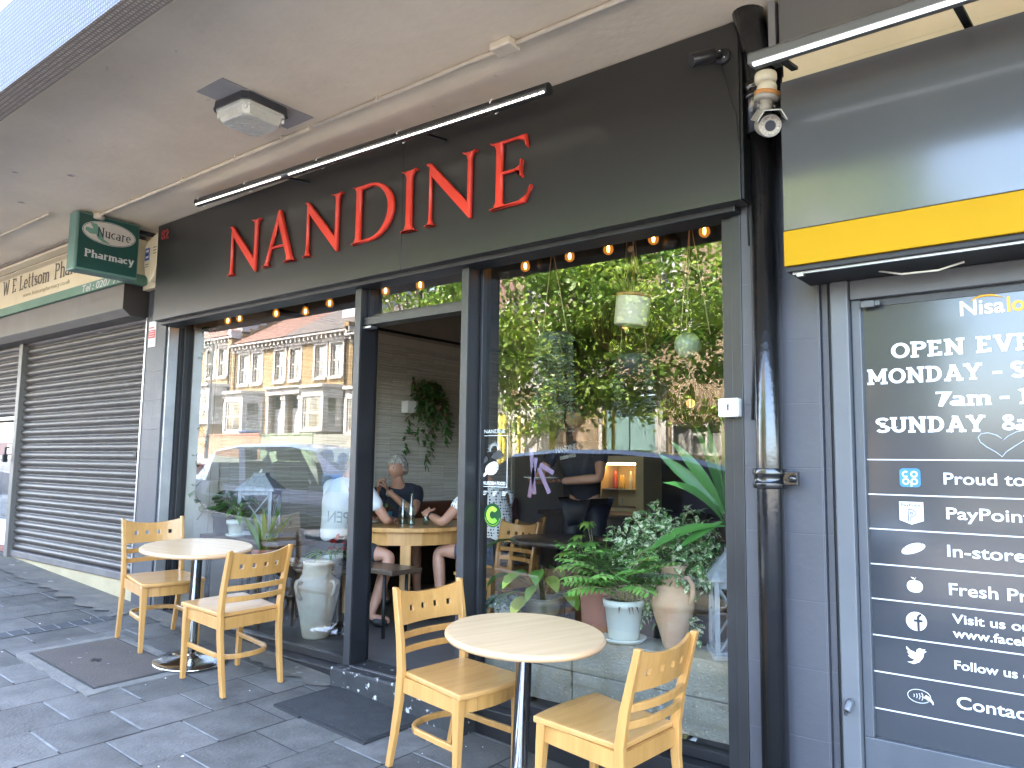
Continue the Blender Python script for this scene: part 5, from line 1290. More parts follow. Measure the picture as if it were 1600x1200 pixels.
for a, c, z0, z1 in (holes[14], holes[15]):
    b = MB(); t = .07
    for x in (a, a+(c-a)*.36, a+(c-a)*.68, c-t): b.box(x, x+t, HY-.1, HY-.03, z0, z1)
    for z in (z0, z1-t): b.box(a, c, HY-.098, HY-.032, z, z+t)
    b.box(a+(c-a)*.36+t, a+(c-a)*.68, HY-.096, HY-.034, z0+.6, z0+.6+t)
    f = b.build('window', white_t, fl); g = MB(); g.face([(a,HY-.08,z0),(a,HY-.08,z1),(c,HY-.08,z1),(c,HY-.08,z0)]); g.build('pane', M['glass_dark'], f)
    g = MB(); g.face([(a,HY-.19,z0),(a,HY-.19,z1),(c,HY-.19,z1),(c,HY-.19,z0)]); g.build('curtain', curtain, f)
b = MB(); b.box(-13.1, -12.2, HY-.15, HY-.1, -1.2, 2.15); b.box(-12.15, -11.25, HY-.15, HY-.1, -1.2, 2.15); b.build('entrance_doors', mat('door_teal', (.20,.33,.33), .3), fl)
b = MB(); b.box(-13.2, -13.1, HY-.1, HY+.05, -1.2, 2.3); b.box(-11.2, -10.85, HY-.1, HY+.05, -1.2, 2.3); b.box(-13.2,-10.85,HY-.1,HY+.4,2.3,2.5); b.build('entrance_frame', white_t, fl)
b = MB(); b.box(-16.6, -4.95, HY, HY+.06, 4.35, 4.55); b.box(-11.5,-9.9,HY,HY+.25,4.0,4.12); b.box(-11.5,-11.3,HY,HY+.2,4.12,4.8); b.box(-10.1,-9.9,HY,HY+.2,4.12,4.8); b.box(-11.5,-9.9,HY,HY+.3,4.8,5.0); b.build('string_course', white_t, fl)
# hoarding with sleeved scaffold poles
e = thing('scaffold', 'white sheeted scaffold with bright yellow sleeves on its poles', 'scaffold', (-13.6,-14.5,-1))
b = MB()
for i in range(4): b.box(-15.5+i*.72, -15.5+i*.72+.69, -14.62, -14.58, -.9, 1.75)
b.build('sheeting', mat('hoarding', (.72,.72,.70), .6, c2=(.62,.62,.6)), e)
yel = mat('sleeve_yellow', (.72,.62,.10), .45)
for x in (-15.3,-14.6,-14.45,-13.9,-12.75,-12.68,-11.0,-10.72):
    b = MB(); b.tube([(x,-14.4,-1.1),(x,-14.4,3.2)], .025, 6); p = b.build('pole', M['galv'], e)
    b = MB(); b.tube([(x,-14.4,-.9),(x,-14.4,1.45)], .055, 8); b.build('sleeve', yel, p)
b = MB(); b.tube([(-13.9,-14.35,.75),(-12.9,-14.35,1.75)], .055, 8); b.build('brace', yel, e)
b = MB(); b.tube([(-15.4,-14.4,1.9),(-10.6,-14.4,1.9)], .025, 6); b.build('ledger', M['galv'], e)
# lamp post
e = thing('street_lamp', 'slim grey street lamp with a short arm in front of the terrace', 'street lamp', (-29.45,-13.6,gz(-29.45,-13.6)))
b = MB(); b.tube([(-29.45,-13.6,gz(-29.45,-13.6)),(-29.45,-13.6,1.2),(-29.42,-13.6,1.25),(-29.35,-13.6,4.75),(-29.5,-13.5,4.98),(-29.95,-13.2,5.06)], [.09,.09,.055,.045,.035,.03], 8); b.build('column', mat('lamp_grey', (.16,.17,.17), .5), e)
b = MB(); b.sphere((-30.15,-13.1,5.05), .2, sq=(1.2,.7,.4)); b.build('lantern', M['white_plastic'], e)
b = MB(); b.box(-29.6, -29.3, -13.52, -13.5, 2.0, 2.3); b.build('plate', M['white_paint'], e)

# ---------------------------------------------------------------- street trees
def tree(label, x, y, h, crown, seed, nclump, nleaf, leaf=.15, zc=None, tilt=(0,0)):
    r = random.Random(seed); z0 = gz(x, y)-.1
    t = thing('street_tree', label, 'tree', (x,y,z0), 'street trees across the road')
    b = MB(); cx, cy, cz = crown
    top = Vector((x+tilt[0], y+tilt[1], zc+cz*.5))
    b.tube([(x,y,z0),(x+.03,y,z0+1.0),(x+.05,y+.03,z0+1.9),Vector((x,y,zc-.5)),top], [.19,.15,.13,.10,.04], 9)
    ends = []
    for i in range(17):
        a = 2*math.pi*i/17*2.618; s = Vector((x,y,z0+1.7+r.random()*2.2))
        e_ = Vector((x+math.cos(a)*cx*r.uniform(.5,.9), y+math.sin(a)*cy*r.uniform(.5,.9), zc+r.uniform(-.7,.75)*cz))
        m_ = s.lerp(e_, .5)+Vector((0,0,.25)); b.tube([s, m_, e_], [.06,.04,.012], 6); ends += [m_, e_]
    b.build('trunk', M['bark'], t)
    b = MB()
    for c in range(nclump):
        while True:
            q = Vector((r.uniform(-1,1), r.uniform(-1,1), r.uniform(-1,1)))
            if .35 < q.length < 1: break
        wob = 1+.22*math.sin(5*q.x+seed)+.18*math.sin(6*q.z+2*q.y)
        cc = Vector((x+tilt[0]+q.x*cx*wob, y+tilt[1]+q.y*cy*wob, zc+q.z*cz*wob)); sz = r.uniform(.26,.55)
        m_ = 0 if r.random() < .5 else 1
        for k in range(nleaf):
            p = cc+Vector((r.gauss(0,1)*sz*.62, r.gauss(0,1)*sz*.62, r.gauss(0,1)*sz*.36))
            n = Vector((r.uniform(-1,1), r.uniform(-1,1), r.uniform(.1,1.2))).normalized()
            d = n.cross(Vector((r.uniform(-1,1), r.uniform(-1,1), r.uniform(-1,1)))).normalized(); s = n.cross(d); L_ = leaf*r.uniform(.6,1.15); w_ = L_*.42
            b.face([p, p+d*L_*.35+s*w_*.8, p+d*L_*.8+s*w_*.55, p+d*L_*1.05, p+d*L_*.8-s*w_*.55, p+d*L_*.35-s*w_*.8], m_)
    b.build('crown', [M['leaf_tree'], M['leaf_tree2']], t)
    return t
tree('leafy street tree with a low spreading crown in front of the brick flats', -11.1, -12.9, 7, (3.9,1.9,2.85), 4, 560, 50, .15, zc=3.75, tilt=(.5,.3))
tree('smaller leafy street tree farther uphill near the yellow scaffold', -17.0, -13.4, 6, (1.75,1.6,1.9), 9, 90, 46, .15, zc=4.9)
tree('street tree downhill of the brick flats, beyond the parked car', -4.2, -12.9, 7, (3.0,2.2,2.6), 14, 150, 36, .16, zc=4.0)

# ---------------------------------------------------------------- cars
paint_blue = mat('car_light_blue', (.30,.37,.58), .3, c2=(.32,.39,.60), metal=.1, coat=1.0)
paint_navy = mat('car_navy', (.010,.016,.045), .25, c2=(.012,.018,.05), metal=.3, coat=1.0)
tyre = mat('tyre', (.02,.02,.02), .85); rim = M['galv']
def car(name, label, st, y0, wd, paint, glass_iv, screen_iv, rear_iv, xw, gm=None, zg=None, slats=None):
    """st: stations (x, z floor, z belt, z roof, roof half width, shear); y0: side nearest the shops"""
    hw = wd/2; yc = y0-hw; gm = gm or M['glass_car']
    c = thing(name, label, 'car', ((st[0][0]+st[-1][0])/2, yc, rz_((st[0][0]+st[-1][0])/2, 0)))
    def ringp(s):
        x, zb, zbelt, zt, ht, sh = s; o = []
        half = [(0,zb),(hw*.88,zb),(hw*.97,zb+.12),(hw,zb+(zbelt-zb)*.45),(hw*.93,zbelt),(ht,zt-.05),(ht*.82,zt),(0,zt+.012)]
        for yy, z in half: o.append((x+sh*max(0, z-zbelt), yc+yy, z))
        for yy, z in half[-2:0:-1]: o.append((x+sh*max(0, z-zbelt), yc-yy, z))
        return o
    rings = [ringp(s) for s in st]; n = len(rings[0]); body = MB()
    side = {}; scr = MB(); rear = MB()
    for i in range(len(rings)-1):
        for j in range(n):
            q = [rings[i][j], rings[i][(j+1) % n], rings[i+1][(j+1) % n], rings[i+1][j]]
            if j in (4, 9) and i in glass_iv: side.setdefault((i, j), MB()).face(q)
            elif j in (5, 6, 7, 8) and i in screen_iv: scr.face(q)
            elif j in (5, 6, 7, 8) and i in rear_iv: rear.face(q)
            else: body.face(q, 0, True)
    body.face(rings[0][::-1]); body.face(rings[-1])
    body.build('body', paint, c)
    for mb in side.values(): mb.build('side_window', gm, c)
    scr.build('windscreen', gm, c); rear.build('rear_window', gm, c)
    for xx in xw:
        for yy, s in ((y0-.02, 1), (y0-wd+.02, -1)):
            z = rz_(xx, 0)+.31
            b = MB(); b.lathe([(.19,0),(.29,0),(.31,.03),(.31,.17),(.29,.2),(.19,.2)], (0,0,0), 24); b.xform(Matrix.Translation((xx,yy+.012*s,z)) @ Matrix.Rotation(R(90*s),4,'X')); w_ = b.build('wheel', tyre, c)
            b = MB(); b.lathe([(0,.012),(.06,.012),(.08,.03),(.17,.02),(.19,.005)], (0,0,0), 20); b.xform(Matrix.Translation((xx,yy+.012*s,z)) @ Matrix.Rotation(R(90*s),4,'X')); b.build('hub_cap', rim, w_)
    xa, xb = st[0][0], st[-1][0]; zb = st[0][1]
    for s in (1, -1):
        b = MB(); yy = yc+s*(hw-.28); b.box(xa-.012, xa+.05, yy-.16, yy+.16, zb+.42, zb+.62); b.build('tail_light', mat('tail_red', (.35,.01,.01), .2), c, bevel=.02)
        b = MB(); b.box(xb-.06, xb+.012, yy-.18, yy+.18, zb+.38, zb+.52); b.build('headlight', M['white_plastic'], c, bevel=.02)
    for xs_ in slats or ():
        for s in (1, -1):
            b = MB(); yy = yc+s*.36; zz = zg+.55
            b.box(xs_-.25, xs_+.25, yy-.24, yy+.24, zz-.3, zz-.12); b.bar((xs_-.22,yy,zz-.15), (xs_-.36,yy,zz+.42), .46, .12, upv=(1,0,0)); b.bar((xs_-.37,yy,zz+.44), (xs_-.40,yy,zz+.64), .26, .1, upv=(1,0,0)); b.build('seat', M['dark'], c, bevel=.03)
    return c
g1 = rz_(-11.5, 0)
lc = car('hatchback_car', 'pale metallic blue car with its driver at the kerb, mirrored in the left window',
    [(-14.25,-.70,-.42,-.38,.62,0),(-14.12,-.80,-.36,-.05,.60,-.05),(-13.75,-.84,-.38,.22,.58,-.1),(-12.62,-.85,-.44,.30,.60,-.55),(-12.42,-.85,-.45,.305,.60,-.55),(-11.15,-.86,-.47,.30,.60,-.45),(-10.05,-.88,-.49,.22,.58,-1.05),(-9.55,-.90,-.50,-.30,.62,-.9),(-8.85,-.93,-.54,-.50,.66,0),(-8.35,-.94,-.66,-.64,.62,0)],
    -4.42, 1.72, paint_blue, (2,4,5), (6,), (1,), (-13.35,-9.35), zg=g1+.12, slats=(-12.6,-11.25))
b = MB(); b.bar((-9.72,-4.42,-.36), (-9.68,-4.22,-.34), .03, .04); b.box(-9.80, -9.56, -4.30, -4.10, -.46, -.20); b.build('mirror', mat('mirror_blue', (.04,.38,.92), .4), lc, bevel=.03)
b = MB(); cz = -.42; pts = [(-10.28+.05*math.sin(a)*.6, -5.64+.17*math.cos(a), cz+.17*math.sin(a)) for a in [2*math.pi*i/20 for i in range(20)]]; b.tube(pts, .014, 6, closed=True); b.bar((-10.28,-5.64,cz), (-10.0,-5.64,cz-.08), .04, .04); b.build('steering_wheel', M['dark'], lc)
car('parked_car', 'dark navy people carrier parked at the kerb, mirrored in the right window',
    [(-6.86,-1.05,-.42,-.40,.66,0),(-6.80,-1.12,-.40,-.05,.64,-.05),(-6.45,-1.15,-.42,.14,.62,-.1),(-5.75,-1.16,-.43,.195,.62,-.15),(-5.65,-1.16,-.43,.197,.62,-.15),(-4.85,-1.18,-.46,.19,.62,-.15),(-4.75,-1.18,-.46,.188,.62,-.15),(-3.9,-1.2,-.48,.115,.60,-.15),(-3.1,-1.22,-.50,-.06,.60,-.3),(-2.45,-1.25,-.55,-.42,.64,-.3),(-2.0,-1.27,-.58,-.56,.68,0),(-1.7,-1.28,-.74,-.70,.62,0)],
    -4.42, 1.78, paint_navy, (2,4,6), (8,), (1,), (-6.0,-2.9), gm=M['glass_tinted'], zg=rz_(-4.6,0)+.12, slats=(-4.4,-5.4))
# ================================================================= restaurant interior
FL, CE = -1.252, 1.75
x0r, x1r, yb = -6.20, -1.28, 5.8
b = MB(); b.face([(x0r-.1,.17,FL),(x1r+.1,.17,FL),(x1r+.1,yb,FL),(x0r-.1,yb,FL)]); b.build('floor', mat('floor_grey', (.10,.097,.097), .45, c2=(.075,.075,.075), scale=2, rvar=.1), kind='structure')
b = MB(); b.face([(x0r-.1,.0,CE),(x0r-.1,yb,CE),(x1r+.1,yb,CE),(x1r+.1,.0,CE)]); b.build('ceiling', mat('ceiling_taupe', (.16,.13,.105), .8, c2=(.13,.105,.085)), kind='structure')
wall_t = mat('wall_taupe', (.36,.30,.25), .85, c2=(.31,.26,.215), scale=2)
wall_d = mat('wall_dark', (.035,.033,.036), .8, c2=(.05,.045,.045), scale=2)
b = MB(); b.face([(x0r,.1,FL),(x0r,yb,FL),(x0r,yb,CE),(x0r,.1,CE)]); b.build('interior_wall', wall_t, label='taupe party wall behind the woven panels inside the restaurant', cat='wall')
b = MB(); b.face([(x0r,yb,FL),(x1r,yb,FL),(x1r,yb,CE),(x0r,yb,CE)]); b.build('interior_wall', wall_d, label='dark back wall of the restaurant behind the counter', cat='wall')
b = MB(); b.face([(x1r,yb,FL),(x1r,.18,FL),(x1r,.18,CE),(x1r,yb,CE)]); b.build('interior_wall', wall_d, label='dark right-hand party wall inside the restaurant', cat='wall')
b = MB(); b.box(x0r, x1r, .02, .10, 1.225, CE); b.build('bulkhead', wall_d, label='dark bulkhead over the windows behind the fascia', cat='wall')
# woven panels
def woven():
    m, t, p = new_mat('woven_cane'); L = t.links.new
    tc = N(t, 'ShaderNodeTexCoord'); sp = N(t, 'ShaderNodeSeparateXYZ'); cb = N(t, 'ShaderNodeCombineXYZ'); L(tc.outputs['Object'], sp.inputs[0])
    nz = N(t, 'ShaderNodeTexNoise'); nz.inputs['Scale'].default_value = 7; L(tc.outputs['Object'], nz.inputs[0])
    ad = N(t, 'ShaderNodeMath', operation='MULTIPLY_ADD'); ad.inputs[1].default_value = .016; L(nz.outputs[0], ad.inputs[0]); L(sp.outputs[2], ad.inputs[2])
    L(sp.outputs[1], cb.inputs[0]); L(ad.outputs[0], cb.inputs[1])
    b = N(t, 'ShaderNodeTexBrick'); b.inputs['Scale'].default_value = 1; b.inputs['Brick Width'].default_value = .42; b.inputs['Row Height'].default_value = .012; b.inputs['Mortar Size'].default_value = .0020
    b.inputs['Color1'].default_value = (.74,.69,.60,1); b.inputs['Color2'].default_value = (.50,.45,.37,1); b.inputs['Mortar'].default_value = (.20,.18,.15,1)
    L(cb.outputs[0], b.inputs[0]); L(b.outputs[0], p.inputs['Base Color']); p.inputs['Roughness'].default_value = .9
    return m
wv = woven(); cr_ = mat('frame_cream', (.55,.50,.42), .6, c2=(.48,.43,.36))
for y0, y1, lab in ((.52,2.16,'woven cane wall panel in a cream frame behind the left window'), (2.30,4.6,'woven cane wall panel in a cream frame seen through the open door')):
    e = thing('wall_panel', lab, 'wall panel', (x0r,(y0+y1)/2,FL))
    b = MB(); b.box(x0r+.002, x0r+.012, y0, y1, -.62, 1.27); b.build('cane', wv, e)
    b = MB(); b.box(x0r+.002, x0r+.03, y0-.075, y0-.001, -.62, 1.36); b.box(x0r+.002, x0r+.03, y1+.001, y1+.06, -.62, 1.36); b.box(x0r+.002, x0r+.03, y0, y1, 1.271, 1.36); b.build('frame', cr_, e)
b = MB(); b.tube([(x0r+.03,.3,1.40),(x0r+.03,yb,1.42)], .016, 6); b.build('picture_rail', M['dark'], label='thin dark rail along the wall above the woven panels', cat='rail')
b = MB(); b.box(x0r+.002, x0r+.03, .225, .44, -1.2, 1.12); b.build('wall_strip', mat('wall_white', (.58,.54,.47), .8), label='pale wall strip behind the climbing ivy at the left window edge', cat='wall panel')
e = thing('banquette', 'brown leather banquette running along the woven wall', 'seat', (-5.95,2.6,FL))
b = MB(); b.box(x0r+.03, -5.72, 1.75, 4.6, -.86, -.76); b.build('seat', mat('leather', (.13,.05,.03), .45), e, bevel=.03)
b = MB(); b.box(x0r+.035, -6.05, 1.75, 4.6, -.75, -.42); b.build('backrest', mat('leather2', (.12,.045,.028), .45), e, bevel=.03)
b = MB(); b.box(x0r+.04, -5.80, 1.77, 4.58, FL, -.865); b.build('base', M['dark'], e)
# counter, fridge, furniture
e = thing('counter', 'dark wooden serving counter at the back of the restaurant', 'counter', (-3.1,3.8,FL))
b = MB(); b.box(-4.9, -1.4, 3.55, 3.60, FL, -.52); b.build('front', M['dark_wood'], e, bevel=.006)
b = MB(); b.box(-4.95, -1.35, 3.5, 4.25, -.519, -.48); b.build('worktop', M['dark_wood'], e, bevel=.006)
e = thing('display_fridge', 'lit glass-fronted drinks fridge with bottles on its shelf', 'fridge', (-4.25,4.0,-.5))
b = MB()
for bx_ in ((-4.56,-4.44,3.95,4.35,-.478,.10),(-4.02,-3.93,3.95,4.35,-.478,.10),(-4.44,-4.02,3.95,4.35,.03,.10),(-4.44,-4.02,4.31,4.35,-.478,.03),(-4.44,-4.02,3.95,4.31,-.478,-.44)): b.box(*bx_)
b.build('cabinet', mat('fridge_tan', (.48,.36,.20), .4), e)
b = MB(); b.box(-4.42, -4.04, 3.99, 4.06, .005, .029); b.build('lamp', emit('fridge_lamp', (1,.66,.28), .75), e)
b = MB(); b.box(-4.438, -4.022, 3.97, 4.30, -.255, -.247); b.build('shelf', M['galv'], e)
r = random.Random(5)
for i in range(7):
    x = -4.40+.05*i+r.uniform(0,.01); z = -.246
    b = MB(); h = r.uniform(.14,.2); b.lathe([(.0,0),(.020,0),(.021,.01),(.021,h*.6),(.010,h*.8),(.009,h),(0,h)], (x, 4.12+r.uniform(-.06,.06), z), 8)
    b.build('bottle', mat('bottle_%d' % i, r.choice([(.35,.06,.03),(.5,.3,.06),(.1,.2,.06),(.5,.45,.3)]), .2), e)
b = MB(); b.tube([(-4.36,3.98,-.40),(-4.36,3.98,-.345),(-4.32,3.98,-.345)], .006, 5); b.tube([(-4.20,3.98,-.40),(-4.20,3.98,-.345),(-4.24,3.98,-.345)], .006, 5); b.build('rack', M['galv'], e)
for x, lab in ((-3.05,'black till screen on the counter beside the lit fridge'),):
    e = thing('till_screen', lab, 'screen', (x,3.75,-.48)); b = MB(); b.bar((x,3.75,-.30), (x-.02,3.80,-.08), .34, .02, upv=(0,1,0)); b.build('screen', M['dark'], e, bevel=.006)
    b = MB(); b.box(x-.09, x+.09, 3.7, 3.86, -.48, -.465); b.bar((x,3.79,-.465), (x,3.79,-.25), .04, .03); b.build('stand', M['dark'], e)
e = thing('notice_board', 'tall dark wall panel left of the waiter', 'panel', (-5.2,5.7,-1)); 
b = MB(); b.box(-5.6, -4.75, 5.74, 5.79, -.6, 1.3); b.build('board', mat('chalk', (.05,.055,.05), .7), e); b = MB(); b.box(-5.66, -5.605, 5.72, 5.79, -.66, 1.36); b.box(-4.745, -4.69, 5.72, 5.79, -.66, 1.36); b.build('frame', M['dark_wood'], e)
def inner_chair(x, y, rz, label):
    c = copy_tree(c1); c.location = (x, y, FL); c.rotation_euler = (0,0,rz); c['label'] = label; c['group'] = 'beech chairs inside the restaurant'; return c
inner_chair(-3.72, 1.30, R(170), 'chair inside the restaurant behind the window sticker')
inner_chair(-1.62, 1.15, R(20), 'chair inside the restaurant behind the spiky palm')
inner_chair(-4.02, 1.78, R(95), 'chair under the diner in the dotted shirt')
def small_table(x, y, h, r_, label):
    t = thing('dining_table', label, 'table', (x,y,FL))
    b = MB(); b.lathe([(0,h-.035),(r_-.01,h-.035),(r_,h-.025),(r_,h-.008),(r_-.01,h),(0,h)], (x,y,FL), 40); b.build('tabletop', M['dark_wood'], t)
    b = MB(); b.lathe([(.22,0),(.22,.015),(.03,.04),(.03,h-.036)], (x,y,FL), 20); b.build('pedestal', M['dark'], t)
    return t
small_table(-3.15, 1.35, .74, .36, 'dark round dining table behind the right window')
small_table(-1.85, 1.75, .74, .36, 'dark round dining table behind the variegated fig')
# diners' pine table
tx, ty = -4.86, 1.50
t = thing('dining_table', 'solid pine table with chunky legs where three diners sit', 'table', (tx,ty,FL))
def hexp(r_, n=8, a0=22.5-45): return [(tx+r_*math.cos(R(a0+360/n*i)), ty+r_*math.sin(R(a0+360/n*i))) for i in range(n)]
b = MB(); p = hexp(.58, 24, 0); b.add([(x,y,-.545) for x, y in p]+[(x,y,-.51) for x, y in p], [tuple(reversed(range(24))), tuple(range(24,48))]+[(i,(i+1)%24,24+(i+1)%24,24+i) for i in range(24)]); b.build('tabletop', M['pine'], t, bevel=.005)
b = MB(); p = hexp(.52, 24, 0); q = hexp(.49, 24, 0); b.add([(x,y,-.65) for x, y in p]+[(x,y,-.546) for x, y in p]+[(x,y,-.546) for x,y in q]+[(x,y,-.65) for x,y in q], [(i,(i+1)%24,24+(i+1)%24,24+i) for i in range(24)]+[(48+i,48+(i+1)%24,72+(i+1)%24,72+i) for i in range(24)]+[(i,72+i,72+(i+1)%24,(i+1)%24) for i in range(24)]); b.build('apron', M['pine'], t)
for a in (-44, 46, 136, 226):
    x, y = tx+.47*math.cos(R(a)), ty+.47*math.sin(R(a)); b = MB(); b.bar((x,y,FL), (x,y,-.546), .085, .085, upv=(math.cos(R(a)),math.sin(R(a)),0)); b.build('leg', M['pine'], t, bevel=.006)
# low bench
t = thing('bench', 'low wooden bench on thin black legs under the man in white', 'bench', (-4.55,.80,FL))
b = MB(); b.box(-5.35, -4.12, .66, .96, -.80, -.765); b.build('seat', M['dark_wood'], t, bevel=.004)
for x in (-5.25, -4.24):
    for y in (.70, .92): b = MB(); b.tube([(x,y,FL),(x,y,-.80)], .014, 6); b.build('leg', M['dark'], t)
# things on the table
b = MB(); b.lathe([(.04,0),(.045,.09),(.042,.09),(.037,.01),(0,.01)], (-5.02,1.42,-.51), 16); t = b.build('flower_pot', mat('pot_teal', (.03,.17,.22), .4), label='small teal flower pot with reddish plant on the pine table', cat='pot')
def glassware(kind, prof, x, y, label, m_):
    b = MB(); b.lathe(prof, (x,y,-.51), 14); return b.build(kind, m_, label=label, cat=kind.replace('_',' '))
gl_m = glassmat('bottle_glass', .10, (.72,.86,.86))
glassware('water_bottle', [(.034,0),(.036,.01),(.036,.13),(.014,.19),(.013,.25),(.016,.255)], -4.66, 1.36, 'clear water bottle with narrow neck on the pine table, nearer the door', gl_m)
glassware('water_bottle', [(.034,0),(.036,.01),(.036,.12),(.020,.16),(.020,.20),(.022,.205)], -4.80, 1.40, 'clear swing-top bottle on the pine table, next to the teal pot', gl_m)
glassware('drinking_glass', [(.026,0),(.030,.11)], -4.58, 1.45, 'short tumbler on the pine table near the clasped fist', gl_m)
b = MB(); b.lathe([(0,.004),(.06,.0),(.09,.008),(.10,.016)], (-5.05,1.25,-.51), 24); b.build('plate', M['ceramic_white'], label='white plate in front of the man in the white shirt', cat='plate')

# ================================================================= plants
UPV = Vector((0,0,1))
def leaf(mb, p, d, L_, w, droop=.6, m=0, roll=0.0, fold=.25, n=4, shape=1.0):
    p = Vector(p); d = Vector(d).normalized(); s = d.cross(UPV)
    if s.length < .05: s = Vector((1,0,0))
    s.normalize(); s = Matrix.Rotation(roll, 3, d) @ s
    st = len(mb.v); fs = []
    for i in range(n+1):
        t_ = i/n; wd = w*(math.sin(math.pi*min(1,(t_*.92+.06))**shape))*.5
        if i == n: wd = w*.02
        nn = s.cross(d)
        mb.v += [tuple(p-s*wd+nn*(fold*wd)), tuple(p), tuple(p+s*wd+nn*(fold*wd))]
        if i < n:
            k = st+i*3; fs += [(k,k+1,k+4,k+3),(k+1,k+2,k+5,k+4)]
        p = p+d*(L_/n); d = (d+Vector((0,0,-droop/n))).normalized(); s = (s-d*s.dot(d)).normalized()
    for f in fs: mb.f.append(f); mb.m.append(m); mb.sm.append(True)
def pot(par, c, r0, r1, h, m_, lip=.012, saucer=None, name='pot'):
    b = MB(); b.lathe([(0,0),(r0,0),(r0+.004,.006),(r1-.004,h-.035),(r1+lip*.5,h-.033),(r1+lip*.5,h),(r1-.010,h),(r1-.014,h-.03)], c, 32); o = b.build(name, m_, par)
    b = MB(); b.lathe([(0,h-.028),(r1-.013,h-.03)], c, 20); b.build('soil', M['soil'], par)
    if saucer:
        b = MB(); b.lathe([(0,-.014),(saucer-.02,-.014),(saucer,.008),(saucer-.006,.010),(saucer-.024,-.004),(0,-.004)], c, 32); b.build('saucer', m_, par)
    return o
def rv(r, a, c): return r.uniform(a, c)
def frond(mb, base, d, L_, seed, leafl=.09, w=.014, n=14, droop=.9, m=0):
    r = random.Random(seed); p = Vector(base); d = Vector(d).normalized(); pts = [p.copy()]
    for i in range(n):
        p = p+d*(L_/n); d = (d+Vector((0,0,-droop/n))).normalized(); pts.append(p.copy())
        if i > 2:
            s = d.cross(UPV).normalized(); f = math.sin(math.pi*(i/n*.8+.15))
            for k in (-1, 1): leaf(mb, p, s*k+d*.75+Vector((0,0,-.1)), leafl*f*rv(r,.85,1.1), w, .5, m, rv(r,-.4,.4), .3, 3)
    mb.tube(pts, [.003]*(len(pts)-1)+[.001], 4, m=1)
ZT = -.868                                         # top of the block wall
bw_ = thing('block_wall', 'low wall of bare grey concrete blocks inside the right window', 'wall', (-2.1,.30,FL))
r = random.Random(8)
for zz0, zz1 in ((-1.215,-1.045), (-1.041, ZT)):
    for xa, xb in ((-2.856,-2.279), (-2.273,-1.68), (-1.674,-1.375)) if zz0 < -1.1 else ((-2.856,-2.279), (-2.273,-1.375)):
        b = MB(); b.box(xa, xb, .185+r.uniform(0,.004), .44, zz0, zz1); b.build('block', M['concrete'], bw_, bevel=.006)

# peace lily in a banded pot
e = thing('potted_plant', 'peace lily with broad drooping leaves in a dark banded pot behind the table', 'plant', (-2.62,.42,ZT)); c = Vector((-2.615,.40,ZT))
pot(e, c, .075, .105, .13, mat('banded', (.10,.10,.085), .5, c2=(.36,.32,.22), scale=3, stretch=(.3,.3,16)))
b = MB(); r = random.Random(21)
for i, (ang, el, L_, ll, m_) in enumerate([(215,68,.36,.21,0),(200,40,.22,.15,0),(175,30,.22,.16,0),(260,55,.20,.14,1),(300,60,.22,.14,0),(20,42,.26,.20,0),(340,25,.16,.13,1),(270,20,.12,.15,2),(240,25,.14,.15,1),(100,50,.22,.16,0),(60,60,.22,.14,0),(130,45,.2,.15,0),(330,50,.20,.13,1),(190,55,.18,.14,0),(0,30,.15,.12,1),(280,45,.14,.13,1),(225,15,.16,.15,0)]):
    d = Vector((math.cos(R(ang))*math.cos(R(el)), math.sin(R(ang))*math.cos(R(el)), math.sin(R(el))))
    p0 = c+Vector((r.uniform(-.03,.03), r.uniform(-.03,.03), .11)); p1 = p0+d*L_+Vector((0,0,-.03*L_))
    b.tube([p0, p0.lerp(p1,.5)+Vector((0,0,.02)), p1], .0022, 4, m=3); d2 = Vector((d.x, d.y, d.z*.2-.15)); leaf(b, p1, d2, ll*1.2, ll*.56, 1.3, m_, r.uniform(-.4,.4), .25, 5)
b.build('foliage', [M['leaf_mid'], M['leaf_lime'], M['leaf_yellow'], M['stem']], e)
# succulent trailing from a pale pot
e = thing('potted_plant', 'grey-green trailing succulent in a pale pot beside the peace lily', 'plant', (-2.80,.30,ZT)); c = Vector((-2.795,.28,ZT))
pot(e, c, .05, .06, .10, M['ceramic_white']); b = MB(); r = random.Random(4)
for i in range(26):
    a = r.uniform(0,6.28); p = c+Vector((math.cos(a)*.055, math.sin(a)*.055, .10)); n = r.randint(4,9)
    for k in range(n):
        p = p+Vector((math.cos(a)*.007, math.sin(a)*.007, .008-.004*k))
        for q in range(3): leaf(b, p, (r.uniform(-1,1), r.uniform(-1,1), r.uniform(-.3,.8)), .026, .015, .2, 0, r.uniform(-1,1), .2, 2)
b.build('foliage', M['leaf_grey'], e)
